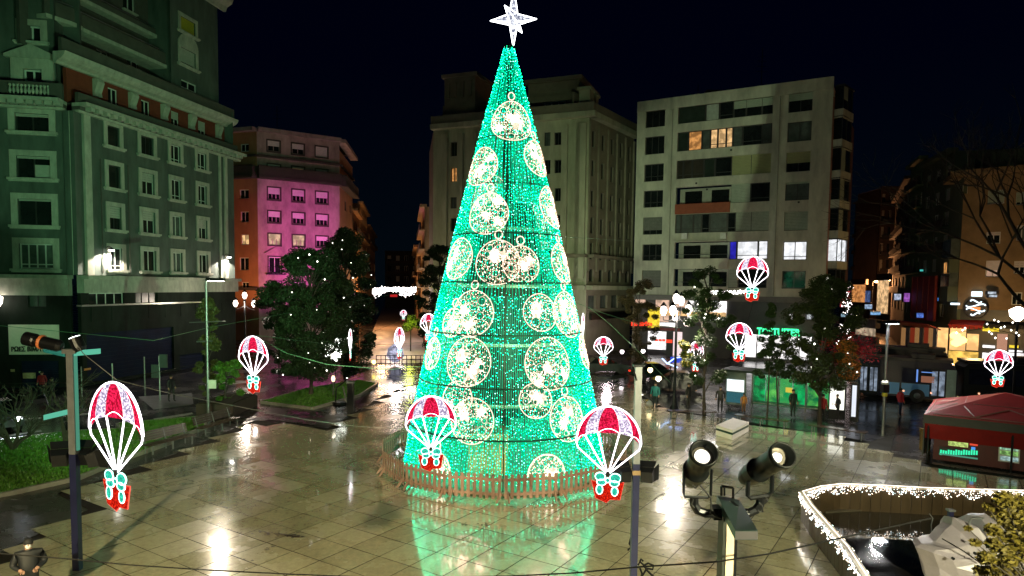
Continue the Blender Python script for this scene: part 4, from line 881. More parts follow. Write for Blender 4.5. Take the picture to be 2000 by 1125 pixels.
# wide-area light masts on the square
def mast(x, ytop, yb, label, head=True, r=.085, d=None):
    b = G(x, yb); zt = at(x, ytop, b.y).z; t = thing('light_pole', label, 'light pole', (b.x, b.y, 0), group='steel light poles on the square')
    m = MB(); m.lathe([(.2, 0), (.2, .04), (r * 1.3, .05), (r, .3), (r * .8, zt)], 12); obj('pole', m, STEEL, t, local=True); return t, zt, b
t, z2, b2 = mast(407, 545, 822, 'tall slim steel lamp pole with a flat lamp head in front of the left block')
m = MB(); m.box(.05, 1.05, -.16, .16, z2 - .1, z2 + .06); obj('lamp_head', m, BLACKMETAL, t, local=True); m = MB(); m.box(.15, .98, -.12, .12, z2 - .13, z2 - .102); obj('lens', m, E('white lamp lens', (1, .88, .7), 22), t, local=True)
m = MB(); m.box(-.02, .5, -.05, -.02, z2 - 6.3, z2 - 5.8); obj('notice_plate', m, M('white plate', (.6, .6, .55), .5), t, local=True)
m = MB(); m.tube([(-1.0, 0, z2 - 2.5), (1.1, 0, z2 - 2.4)], .03, 5); m.tube([(-.6, 0, z2 - 3.6), (.3, 0, z2 - 3.55)], .05, 5); obj('cross_arm', m, STEEL, t, local=True)
lamp('SPOT', (b2.x + .6, b2.y, z2 - .25), 1300, (1, .84, .62), .2, (b2.x + 8, b2.y - 7, 0), 100, .6)
t, z4, b4 = mast(1724, 628, 850, 'slim steel lamp pole in front of the blue bus')
m = MB(); m.box(-.5, .5, -.25, .25, z4 - .1, z4 + .05); obj('lamp_head', m, BLACKMETAL, t, local=True); m = MB(); m.box(.0, .48, -.2, .2, z4 - .13, z4 - .102); obj('lens', m, E('cool lamp lens', (.85, .93, 1), 20), t, local=True)
m = MB(); m.lathe([(.16, -.12), (.2, 0), (.14, .12)], 10, (0, 0, 2.95)); obj('collar', m, WHITEFR, t, local=True); m = MB(); m.box(-.16, .16, -.16, .16, 2.4, 2.85); obj('junction_box', m, BLACKMETAL, t, local=True); m = MB(); m.lathe([(.13, 0), (.15, .1), (.13, .2)], 10, (0, 0, 2.18)); obj('yellow_band', m, M('yellow tape', (.6, .5, .02), .5), t, local=True)
lamp('SPOT', (b4.x, b4.y, z4 - .3), 3000, (.95, .93, .9), .25, (b4.x - 4, b4.y - 8, 0), 140, .5)
t, z5, b5 = mast(651, 700, 775, 'thin post with a small lantern by the middle lawn', r=.05)
m = MB(); m.lathe([(.08, 0), (.16, .15), (.05, .35)], 8, (0, 0, z5)); obj('lantern', m, E('dim lantern glass', (1, .9, .7), 4), t, local=True)
m = MB(); m.lathe([(.1, 0), (.15, .2), (.08, .42)], 8, (0, 0, 1.1)); obj('low_lantern', m, E('peach lantern glass', (1, .7, .45), 2.5), t, local=True)
for i, (x, yt, yb) in enumerate([(600 / 3.75, 716, 768), (827 / 3.75, 710, 765), (1062 / 3.75, 697, 760), (1172 / 3.75, 695, 782)]):
    b = G(x, yb); zt_ = at(x, yt, b.y).z; m = MB(); m.tube([(0, 0, 0), (0, 0, zt_)], .05, 6); t = thing('sign_post', 'plain grey post at the roadside before the navy shutters, ' + ['leftmost', 'second from the left', 'third from the left', 'rightmost, carrying two plates'][i], 'post', (b.x, b.y, 0), group='roadside posts'); obj('post', m, STEEL, t, local=True)
    if i == 3:
        for dx, dz in ((-.25, 0), (.3, .7)): m = MB(); m.box(dx - .28, dx + .28, -.04, -.01, zt_ - 1.5 + dz, zt_ - .6 + dz); obj('sign_plate', m, M('back of road sign', (.12, .16, .15), .4, .4), t, local=True)

# ------------------------------------------------------------------ foreground poles with stage floodlights
def barn_flood(name_label, p, aim, parent, s=1.0):
    """a square black floodlight with four flaps, as a part of its pole"""
    d = (Vector(aim) - Vector(p)).normalized(); x = d.cross(Vector((0, 0, 1))).normalized(); y = x.cross(d)
    def P(a, b, c): return Vector(p) + x * a * s + y * b * s + d * c * s
    m = MB(); w_ = .26; m.hexa([P(-w_ * .8, -w_ * .8, -.2), P(w_ * .8, -w_ * .8, -.2), P(w_ * .8, w_ * .8, -.2), P(-w_ * .8, w_ * .8, -.2), P(-w_, -w_, .1), P(w_, -w_, .1), P(w_, w_, .1), P(-w_, w_, .1)])
    f = obj('floodlight', m, BLACKMETAL, parent)
    for sx, sy in ((1, 0), (-1, 0), (0, 1), (0, -1)):
        m = MB()
        if sx: q = [P(sx * w_, -w_, .105), P(sx * w_, w_, .105), P(sx * (w_ + .12), w_ + .05, .36), P(sx * (w_ + .12), -w_ - .05, .36)]
        else: q = [P(-w_, sy * w_, .105), P(w_, sy * w_, .105), P(w_ + .05, sy * (w_ + .12), .36), P(-w_ - .05, sy * (w_ + .12), .36)]
        m.slab(q, (x if sx else y) * (sx or sy) * .015); obj('barn_door', m, BLACKMETAL, f)
    m = MB(); m.hexa([P(-.2, -.2, .102), P(.2, -.2, .102), P(.2, .2, .102), P(-.2, .2, .102), P(-.2, -.2, .11), P(.2, -.2, .11), P(.2, .2, .11), P(-.2, .2, .11)]); obj('lens', m, E('pale flood lens', (.9, 1, .85), 2.0), f)
    return P(0, 0, .5)
BLUEBL = M('dark blue painted steel', (.012, .014, .05), .35, .3, var=.2); LED = E('teal LED bar', (.10, .85, .55), 1.0)
LEDH = M('teal lit casing', (.08, .4, .33), .4, var=.1)
# left pole
bp = G(152, 1117); zt = at(138, 690, bp.y).z
P1 = thing('light_pole', 'tall square pole with black floodlights and teal LED arms standing at the lower left', 'light pole', (bp.x, bp.y, 0))
m = MB(); m.box(-.2, .2, -.2, .2, 0, .03); m.box(-.09, .09, -.09, .09, .03, 3.3); obj('pole', m, BLUEBL, P1, local=True)
m = MB(); m.box(-.09, .09, -.09, .09, 3.303, zt); obj('upper_pole', m, STEEL, P1, local=True)
m = MB(); m.box(.093, .13, -.05, .05, 3.4, zt - .05); obj('light_strip', m, E('mint strip', (.2, .75, .5), .35), P1, local=True)
o = Vector((bp.x, bp.y, 0))
def armbar(a, b, th, mat, nm, par, base): m = MB(); m.tube([base + Vector(a), base + Vector(b)], th, 6); return obj(nm, m, mat, par)
def px_off(x, y, base): q = at(x, y, base.y); return q - base
for (x0, y0, x1, y1) in ((147, 690, 194, 686), (88, 815, 143, 802)):
    a, b = px_off(x0, y0, o), px_off(x1, y1, o); m = MB(); m.hexa([o + a + Vector((0, -.06, -.07)), o + b + Vector((0, -.06, -.07)), o + b + Vector((0, .06, -.07)), o + a + Vector((0, .06, -.07)), o + a + Vector((0, -.06, .07)), o + b + Vector((0, -.06, .07)), o + b + Vector((0, .06, .07)), o + a + Vector((0, .06, .07))]); obj('led_bar', m, E('mint LED bar', (.14, .62, .42), .8), P1)
a, b = px_off(88, 683, o), px_off(130, 692, o); m = MB(); m.tube([o + a, o + b], .08, 6); obj('led_bar', m, M('teal blue casing', (.02, .2, .26), .4), P1)
# projector tube on top, aimed left, with an orange clamp
a, b = px_off(50, 661, o), px_off(122, 677, o); m = MB(); dr = (o + a) - (o + b); m.lathe([(.10, 0), (.17, .1), (.17, dr.length - .3), (.19, dr.length - .25), (.19, dr.length)], 16, o + b, dr); obj('projector', m, BLACKMETAL, P1, smooth=False)
m = MB(); m.lathe([(.19, dr.length * .52), (.2, dr.length * .56), (.19, dr.length * .6)], 14, o + b, dr); obj('clamp_ring', m, M('orange clamp', (.5, .15, .05), .5), P1)
a, b = px_off(146, 660, o), px_off(158, 686, o); m = MB(); dr = (o + a) - (o + b); m.lathe([(.13, 0), (.17, .1), (.17, dr.length)], 14, o + b, dr); obj('projector', m, BLACKMETAL, P1); m = MB(); m.lathe([(.14, 0), (.14, .02)], 14, o + a + dr.normalized() * .003, dr); obj('lens', m, E('white projector lens', (.9, 1, .95), 5), P1)
m = MB(); m.box(o.x - .18, o.x + .18, o.y - .12, o.y + .12, zt, zt + .12); obj('head_plate', m, STEEL, P1)
for dx, nx in ((-.42, 'l'), (.12, 'm'), (.52, 'r')):
    q = barn_flood('', o + Vector((dx, .22 if nx == 'm' else .05, px_off(130, 895, o).z)), o + Vector(({'l': -1.6, 'm': .12, 'r': 4}[nx], 2.8 if nx != 'r' else 1.5, 4.2)), P1, .85)
    if nx == 'l': ql = q
lamp('SPOT', ql, 5200, (.34, 1.0, .42), .3, (-33, 56, 12), 62, .6)      # green wash on the left block
# right pole
bq = G(1234, 1242); zt3 = at(1247, 716, bq.y).z
P3 = thing('light_pole', 'tall slim pole with two black floodlights standing right of the light tree', 'light pole', (bq.x, bq.y, 0)); o3 = Vector((bq.x, bq.y, 0))
zs_ = at(1242, 905, bq.y).z
m = MB(); m.box(-.2, .2, -.2, .2, 0, .03); m.box(-.075, .075, -.075, .075, .03, zs_); obj('pole', m, BLUEBL, P3, local=True); m = MB(); m.box(-.075, .075, -.075, .075, zs_ + .003, zt3); obj('upper_pole', m, STEEL, P3, local=True)
m = MB(); m.box(-.09, .09, -.09, .09, zs_ - .25, zs_ - .15); obj('clamp', m, M('copper clamp', (.3, .2, .1), .4, .6), P3, local=True)
m = MB(); m.tube([(-.12, 0, zt3 + .02), (-.12, -.1, zt3 - .1), (-.05, -.1, zt3 - .3)], .02, 4); m.tube([(.1, 0, zt3), (.15, -.1, zt3 - .35)], .015, 4); m.box(-.13, .13, -.1, .1, zt3, zt3 + .05); obj('head_plate', m, BLACKMETAL, P3, local=True)
qf = [barn_flood('', o3 + Vector((dx, .04, zs_ - .28)), o3 + Vector((dx * 3.5, 2.2, 4.2)), P3, .62) for dx in (-.26, .26)]
lamp('SPOT', qf[0] + Vector((-.02, .02, 0)), 24000, (.42, 1.0, .50), .1, (-31.5, 53, 14.5), 42, .9)      # green wash along the receding side of the left block
lamp('SPOT', o + Vector((.5, .4, 3.6)), 29000, (.80, 1.0, .60), .12, (24, 75, 13), 34, .6)
lamp('SPOT', qf[1] + Vector((0, 0, .1)), 2200, (.78, 1.0, .50), .4, (25, 74, 13), 40, .6)    # pale green wash on the off-white block
lamp('SPOT', qf[0], 22000, (.74, 1.0, .54), .1, (2, 80, 14), 34, .7)
# assumed street lamps, added unseen behind the viewpoint to light the near paving
for i, (x, y, col, en) in enumerate(((-9.5, -3.5, (1.0, .84, .46), 46000), (8.5, -4.0, (1.0, .95, .58), 40000))):
    tt = thing('street_lamp', ['left', 'right'][i] + ' assumed street lamp, added unseen behind the viewpoint to light the near paving', 'street lamp', (x, y, 0), group='assumed lamps behind the viewpoint')
    m = MB(); m.lathe([(.2, 0), (.2, .04), (.1, .05), (.07, 10.0)], 10); obj('pole', m, STEEL, tt, local=True); m = MB(); m.box(-.3, .3, 0, 1.1, 10.0, 10.15); obj('lamp_head', m, BLACKMETAL, tt, local=True)
    m = MB(); m.box(-.25, .25, .1, 1.0, 9.97, 9.998); obj('lens', m, E('warm assumed lamp lens', (1, .85, .5), 20), tt, local=True)
    lamp('SPOT', (x, y + .55, 9.85), en, col, .3, (x * .6, y + 17.5, 0), 82, 1.0)
# assumed magenta floodlight on an added mast, unseen behind the big trees
pm = at(700, 640, 82); t = thing('assumed_floodlight_mast', 'assumed short mast with a magenta floodlight, added unseen behind the big dark trees', 'floodlight', (pm.x, pm.y, 0)); m = MB(); m.tube([(0, 0, 0), (0, 0, 4)], .06, 6); obj('pole', m, BLACKMETAL, t, local=True)
m = MB(); m.box(-.3, .3, -.15, .15, 4, 4.4); obj('floodlight', m, BLACKMETAL, t, local=True)
LM = Vector((pm.x, pm.y + .3, 4.9)); zlo, zhi = 5.0, Bf.px(585, 357)[1] + .2
win = [LM.lerp(Bf.pt(u, z), .055) for u, z in ((0.05, zlo), (Bf.L, zlo), (Bf.L, zhi), (0.05, zhi))]; cwin = sum(win, Vector()) / 4
for a, b in zip(win, win[1:] + win[:1]):   # four added barn doors that frame the beam on the facade
    oa, ob = a + (a - cwin) * 2.2, b + (b - cwin) * 2.2; q = MB(); q.slab([a, b, ob, oa], (Bf.n * .01)); obj('barn_door', q, BLACKMETAL, t)
lamp('SPOT', LM, 18000, (.95, .07, .60), .10, cwin, 100, .1)
lamp('SPOT', LM + Vector((0, -.3, 1.6)), 2400, (1.0, .25, .50), .3, Bf.pt(Bf.L / 2, 17), 70, .8)  # added spot without a fixture, dusky pink spill on the upper storeys
lamp('SPOT', (at(470, 560, 84).x, 84, 5), 2600, (1.0, .40, .12), .3, (Bl.A.x + 2, 94, 12), 80, .6)
lamp('POINT', (at(745, 556, 122).x, 122, 7), 3500, (1.0, .5, .2), .5)
lamp('POINT', (at(1190, 590, 72).x, 72.5, 4.2), 500, (1.0, .78, .85), .4)

# ------------------------------------------------------------------ twin projector in the foreground
D6 = 6.5
def q6(x, y, d=D6): return at(x, y, d)
b6 = q6(1424, 960); TP = thing('projector_stand', 'foreground pole with two big black tube projectors and a flat dark box on top', 'spotlight', (b6.x, D6, 0))
xl, xr = q6(1408, 1050).x, q6(1437, 1050).x; xm = q6(1421, 1050).x; zb = q6(1420, 985).z
m = MB(); m.box(xl, xl + .03, D6 - .06, D6 + .1, 0, zb); obj('post_side', m, M('shaded post flank', (.05, .055, .045), .4, .4), TP)  # dark flank and edge put the post's shaded sides into colour
m = MB(); m.box(xl + .033, xr - .038, D6 - .07, D6 + .1, 0, zb); obj('post_front', m, M('cream post face', (.62, .50, .36), .5), TP)
m = MB(); m.box(xr - .035, xr, D6 - .05, D6 + .1, 0, zb); obj('post_edge', m, BLACKMETAL, TP)
# flat box: near end lower right, far end upper left
n0, n1, n2, n3 = q6(1436, 1036, 5.6), q6(1480, 1036, 5.6), q6(1480, 1055, 5.6), q6(1436, 1055, 5.6)
f0, f1 = q6(1400, 967, 6.75), q6(1444, 976, 6.75); hgt = n0.z - n3.z
m = MB(); m.hexa([n3, n2, f1 - Vector((0, 0, hgt)), f0 - Vector((0, 0, hgt)), n0, n1, f1, f0]); obj('control_box', m, M('satin dark green metal', (.02, .045, .036), .3, .3), TP)
m = MB(); m.hexa([v + Vector((0, -.004, 0)) for v in (n3 + (n0 - n3) * .08, n2 + (n1 - n2) * .08, n2 + (n1 - n2) * .92, n3 + (n0 - n3) * .92)] + [v for v in (n3 + (n0 - n3) * .08, n2 + (n1 - n2) * .08, n2 + (n1 - n2) * .92, n3 + (n0 - n3) * .92)]); obj('end_plate', m, M('grey end plate', (.06, .055, .058), .5), TP)
# bracket frame over the box
fr = [q6(1409, 968, 6.8), q6(1409, 950, 6.8), q6(1432, 953, 6.8), q6(1432, 975, 6.8)]; m = MB()
for a, b in zip(fr, fr[1:]): m.tube([a, b], .013, 4)
m.tube([q6(1415, 968, 6.8), q6(1415, 952, 6.8)], .01, 4); obj('bracket', m, BLACKMETAL, TP)
def tubeproj(xb, yb, db, xf, yf, df, rad_, lens_r, bulge):
    a, b = q6(xb, yb, db), q6(xf, yf, df); d = b - a; L = d.length
    m = MB(); m.lathe([(rad_ * .5, -.12), (rad_ * .8, -.05), (rad_ * .95, .05), (rad_ * .95, L * .28), (rad_ * 1.08, L * .285), (rad_ * 1.08, L * .315), (rad_ * .92, L * .32), (rad_ * .96, L * .9), (rad_ * 1.12, L * .905), (rad_ * 1.12, L), (rad_ * .96, L + .002), (rad_ * .92, L - .12)], 28, a, d)
    t_ = obj('projector_tube', m, M('black powder coat', (.005, .006, .006), .38, 0, var=.2, scale=9, spec=.2), TP, smooth=True)
    m = MB(); m.lathe([(rad_ * .9, 0), (rad_ * .8, .01)], 24, a + d.normalized() * (L - .1), d); obj('reflector', m, M('pewter reflector', (.45, .4, .34), .25, .9), t_)
    m = MB(); m.lathe([(lens_r, 0), (lens_r * .8, .025), (.02, .035)], 20, a + d.normalized() * (L - .085) + bulge, d); obj('lens', m, E('white projector bulb', (1, .95, .8), 2.2, pat=.3, scale=30), t_)
    return a, b, d
A_, B_, DD = tubeproj(1353, 932, 6.5, 1375, 884, 6.05, .118, .072, Vector((0, 0, 0)))
A2_, B2_, DD2 = tubeproj(1462, 930, 6.6, 1530, 888, 6.0, .112, .048, Vector((-.02, -.005, .0)))
for (pts, r_) in (([(1337, 916), (1335, 962), (1337, 970), (1382, 972), (1388, 968), (1390, 916)], .014), ([(1461, 940), (1460, 968), (1466, 973), (1500, 968), (1507, 962), (1508, 928)], .022)):
    m = MB(); m.tube([q6(x, y, 6.35) for x, y in pts], r_, 6); obj('yoke', m, BLACKMETAL, TP)
m = MB(); m.tube([q6(x, y, 6.4) for x, y in ((1356, 972), (1356, 985), (1363, 997), (1378, 1003), (1400, 1003))], .045, 8); obj('support_arm', m, BLACKMETAL, TP)
m = MB(); m.tube([q6(x, y, 6.5) for x, y in ((1486, 972), (1484, 985), (1476, 996), (1462, 1002), (1440, 1002))], .045, 8); obj('support_arm', m, BLACKMETAL, TP)
for pts in ([(1368, 948), (1388, 972), (1389, 995), (1400, 1008)], [(1354, 975), (1350, 985), (1356, 992)], [(1497, 972), (1492, 985), (1500, 978), (1494, 970)], [(1480, 998), (1490, 1000), (1488, 988), (1482, 982)], [(1385, 1000), (1400, 1010), (1410, 1013)], [(1353, 948), (1358, 953), (1363, 948)]):
    m = MB(); m.tube([q6(x, y, 6.33) for x, y in pts], .009, 5); obj('cable', m, RUBBER, TP)
m = MB(); m.box(q6(1388, 990).x, q6(1404, 990).x, 6.38, 6.52, q6(1390, 1008).z, q6(1390, 986).z); obj('knuckle', m, BLACKMETAL, TP)

# ------------------------------------------------------------------ foreground cable with its knot, and the far catenaries
def cable(pts, r, label, mat=None, nm='cable', sag=None):
    m = MB(); P_ = [at(*p) for p in pts]; Q = []
    for a, b in zip(P_, P_[1:]):
        n_ = 8
        for k in range(n_): Q.append(a.lerp(b, k / n_))
    Q.append(P_[-1]); m.tube(Q, r, 5); o_ = obj(nm, m, mat or CABLEM); tag(o_, label, 'cable'); return o_
cable([(-60, 1078, 8), (0, 1081, 8), (80, 1087, 8), (150, 1093, 8), (250, 1103, 8), (400, 1113, 8), (560, 1121, 8), (760, 1129, 8), (1000, 1125, 7.5), (1120, 1119, 7), (1250, 1107, 6.6), (1400, 1097, 6.1), (1500, 1082, 6.1), (1600, 1060, 6.2), (1700, 1038, 6.4), (1820, 1012, 6.6)], .0085, 'black cable with a pale edge sagging across the very foreground')
kn = MB()
kp = q6(1256, 1106, 6.5)
for pts in ([(1246, 1104), (1250, 1097), (1258, 1104), (1262, 1112), (1254, 1125)], [(1258, 1104), (1266, 1100), (1276, 1104), (1275, 1112), (1262, 1110)], [(1262, 1112), (1272, 1122), (1277, 1126)], [(1250, 1097), (1252, 1092), (1256, 1096)], [(1250, 1110), (1254, 1120), (1252, 1128)]): kn.tube([q6(x, y, 6.55) for x, y in pts], .011, 5)
tag(obj('cable_knot', kn, CABLEM), 'untidy knot of black cord ends where the cable meets the right pole', 'knot')
cable([(1232, 1050, 15.2), (1229, 1062, 15.1), (1233, 1068, 15.1), (1226, 1075, 15.1)], .02, 'small black clip and cord end hanging off the right pole')
GW_ = M('green-tinted wire', (.12, .26, .15), .4, .5, var=.05)  # green light of the tree is put into the wire colour
cable([(140, 655, 18.4), (162, 690, 17), (228, 742, 12.5), (330, 768, 16), (470, 795, 20), (600, 820, 23), (700, 833, 25), (838, 839, 27)], .010, 'wire running from the left pole over the biggest balloon to the fence', M('pale wire', (.2, .2, .2), .4, .3))
cable([(-40, 748, 24), (0, 749, 24), (140, 747, 18.6), (235, 742, 20), (407, 706, 38), (480, 700, 42), (640, 680, 46), (684, 672, 48)], .009, 'thin wire from the left edge behind the balloons toward the edge-on balloon')
cable([(-40, 640, 30), (0, 636, 30), (300, 665, 32), (407, 640, 38.5), (640, 597, 48), (868, 558, 60)], .011, 'long green-tinted wire rising from the left pole toward the tree top side', GW_)
cable([(494, 655, 26), (560, 690, 27), (640, 712, 28), (760, 722, 29), (835, 714, 30)], .009, 'green-tinted wire sagging from the second balloon to the light tree', GW_)
cable([(684, 672, 48), (735, 645, 52), (800, 618, 55), (862, 592, 52)], .011, 'green-tinted wire from the edge-on balloon up to the tree', GW_)
cable([(500, 655, 30), (640, 672, 44), (760, 673, 46), (838, 668, 46)], .009, 'level green-tinted wire passing the edge-on balloon', GW_)
cable([(1085, 462, 31), (1160, 466, 40), (1235, 471, 60)], .011, 'short green-tinted wire from the upper tree to the off-white block', GW_)
cable([(1150, 600, 31), (1190, 632, 33), (1235, 675, 34), (1310, 748, 36)], .011, 'straight green-tinted wire slanting from the tree down to the right', GW_)
cable([(1122, 590, 30), (1180, 612, 33), (1245, 632, 36), (1330, 640, 42)], .009, 'faint wire from the tree to the branched lamp', GW_)
cable([(1458, 632, 38), (1471, 592, 34)], .012, 'short wire joining the two right-hand balloons')
cable([(1340, 768, 34), (1402, 800, 36), (1436, 812, 37)], .009, 'dark wire slanting onto the right-hand benches')

# ------------------------------------------------------------------ the tree of lights
tc = G(985, 908); TX, TY = tc.x, tc.y; ZT = at(1000, 90, TY).z
def RZ(z):
    ys = [(0.0, 4.5), (2.9, 3.98), (5.9, 3.33), (10.3, 2.30), (14.75, 1.18), (ZT, .18)]
    for (a, ra), (b, rb_) in zip(ys, ys[1:]):
        if z <= b: return ra + (rb_ - ra) * (z - a) / (b - a)
    return .18
T = thing('light_tree', 'giant cone-shaped tree of green lights topped by a white star, in the square', 'light tree', (TX, TY, 0))
GSTR = E('green glow string', (.0, .52, .25), 1.25, sample=True); BULB = E('mint fairy bulb', (.003, 1.0, .42), 17.0); BULBW = E('pale mint fairy bulb', (.30, 1.0, .72), 14.0)  # strings and twigs glow along their length, standing for bloom between bulbs
GOLDB = E('warm white fairy bulb', (1.0, .70, .52), 4.6); GOLDD = E('tan fairy bulb', (.62, .36, .20), 1.25); GOLDS = E('warm white tinsel', (1.0, .80, .58), 1.5, pat=.35, scale=7)
TFR = M('dark green frame steel', (.012, .06, .04), .5, .5, var=.1)
def cone(th, z, dr=0.0):
    r = RZ(z) + dr; return Vector((r * math.cos(th), r * math.sin(th), z))
NS = 264; b1 = MB(); b2_ = MB(); rt = random.Random(5)
for k in range(NS):
    th = 2 * math.pi * k / NS; zt_ = ZT if k % 8 == 0 else (15.6 if k % 4 == 0 else (12.2 if k % 2 == 0 else 7.6)); front = math.cos(th + math.pi / 2)
    z0 = .35
    m = MB(); zs2 = [z0, 2.9, 5.9, 10.3, 14.75, ZT]; pts = [cone(th, z, -.02) for z in zs2 if z < zt_] + [cone(th, zt_, -.02)]
    m.tube(pts, .013, 3); s_ = obj('light_string', m, GSTR, T, local=True)
    z = z0 + rt.random() * .2
    while z < zt_:
        if not (front > .90 and 2.6 < z < 10.2 and rt.random() < .45):
            (b1 if rt.random() < .80 else b2_).octa(cone(th + rt.gauss(0, .014) / max(.4, RZ(z)), z, rt.uniform(-.03, .03)), rt.uniform(.009, .018))
        z += rt.uniform(.09, .19)
# net of short glowing twigs between the strings, bloom put into the gaps
tw = MB()
for k in range(9000):
    z = ZT * (1 - math.sqrt(rt.random())) ; th = rt.random() * 6.2832; front = math.cos(th + math.pi / 2)
    if front > .90 and 2.6 < z < 10.2 and rt.random() < .88: continue
    a = cone(th, z, rt.uniform(-.05, .02)); b = cone(th + rt.gauss(0, .02), max(.2, z - rt.uniform(.25, .8)), rt.uniform(-.05, .02)); tw.tube([a, b], .011, 3)
obj('glow_twigs', tw, GSTR, T, local=True, kind='stuff')
obj('fairy_bulbs', b1, BULB, T, local=True, kind='stuff'); obj('fairy_bulbs', b2_, BULBW, T, local=True, kind='stuff')
def zpx(y): # ring heights from the front edge of the cone
    for i in range(400):
        z = i * .05; p = Vector((TX, TY - RZ(z), z)); q = ROT.transposed() @ (p - Vector((0, 0, CAM_H)))
        if CY - FPX * q.y / -q.z < y: return z
    return ZT
for y, r_ in ((265, .02), (356, .018), (455, .03), (552, .032), (656, .036), (762, .036), (864, .04), (968, .035)):
    z = zpx(y); m = MB(); m.tube([cone(2 * math.pi * k / 48, z, .05) for k in range(48)], r_, 5, closed=True); obj('frame_ring', m, TFR, T, local=True)
for k in range(8):
    th = -math.pi / 2 + 2 * math.pi * k / 8; m = MB(); m.tube([cone(th, z, .04) for z in (0, 2.9, 5.9, 10.3, 14.0)], .026 if k == 0 else .018, 5); obj('frame_rib', m, TFR, T, local=True)
m = MB(); m.tube([(0, 0, 0), (0, 0, ZT)], .22, 8); obj('mast', m, TFR, T, local=True)
m = MB(); m.lathe([(RZ(2.9) - 1.1, 2.7), (RZ(5.9) - 1.0, 5.9), (RZ(10.3) - .9, 10.3), (RZ(11.5) - .9, 11.5)], 32); obj('inner_light_blocker', m, M('black green blocker netting', (.006, .022, .014), .8, var=.5, scale=5), T, local=True)  # added dark cone that hides the far lights, keeping front gaps dark
for z in (3.2, 5.6, 8.0, 10.4):
    r_ = RZ(z) - .8; m = MB(); m.tube([(r_ * math.cos(a), r_ * math.sin(a), z) for a in [2 * math.pi * k / 24 for k in range(24)]], .07, 5, closed=True)
    for k in range(8): m.tube([(0, 0, z), cone(2 * math.pi * (k + .5) / 8, z, -.1)], .04, 4)
    obj('inner_brace', m, M('pale steel brace', (.35, .55, .45), .5, .2), T, local=True)
m = MB(); m.box(-1.5, .2, -2.2, -.6, .05, 1.9); obj('plant_cabinet', m, M('beige cabinet', (.5, .42, .22), .5), T, local=True)
m = MB(); m.lathe([(4.62, 0), (4.62, .1), (4.5, .12)], 48, (0, 0, .06)); obj('base_ring', m, M('pale base platform', (.45, .5, .42), .3), T, local=True)
# star: eight-pointed, in lit mesh
sc_ = at(1003, 38, TY) - Vector((TX, TY, 0)); SW = E('white star tinsel', (.92, .95, 1.0), 1.5, pat=.85, scale=9, col2=(.12, .13, .2)); SE = E('white star rope', (.95, .97, 1), 6)
st_ = MB(); ed = MB(); sc0 = sc_
tips = [Vector((0, 0, 1.35)), Vector((0, 0, -1.15)), Vector((1.0, .12, .08)), Vector((-1.0, -.12, -.12)), Vector((-.38, -.75, .28)), Vector((.38, .75, -.28))]
bs_ = [Vector((sx * .17, sy * .17, sz * .17)) for sx in (-1, 1) for sy in (-1, 1) for sz in (-1, 1)]
for tip in tips:
    near = sorted(bs_, key=lambda v: -v.dot(tip))[:4]; c_ = sum(near, Vector()) / 4; ax = tip.normalized(); x_ = ax.orthogonal().normalized(); y_ = ax.cross(x_)
    near.sort(key=lambda v: math.atan2((v - c_).dot(y_), (v - c_).dot(x_)))
    for i in range(4): st_.face([sc0 + near[i], sc0 + near[(i + 1) % 4], sc0 + tip]); ed.tube([sc0 + near[i], sc0 + tip], .022, 4)
star = obj('star', st_, SW, T, local=True); obj('rope_light', ed, SE, star, local=True)
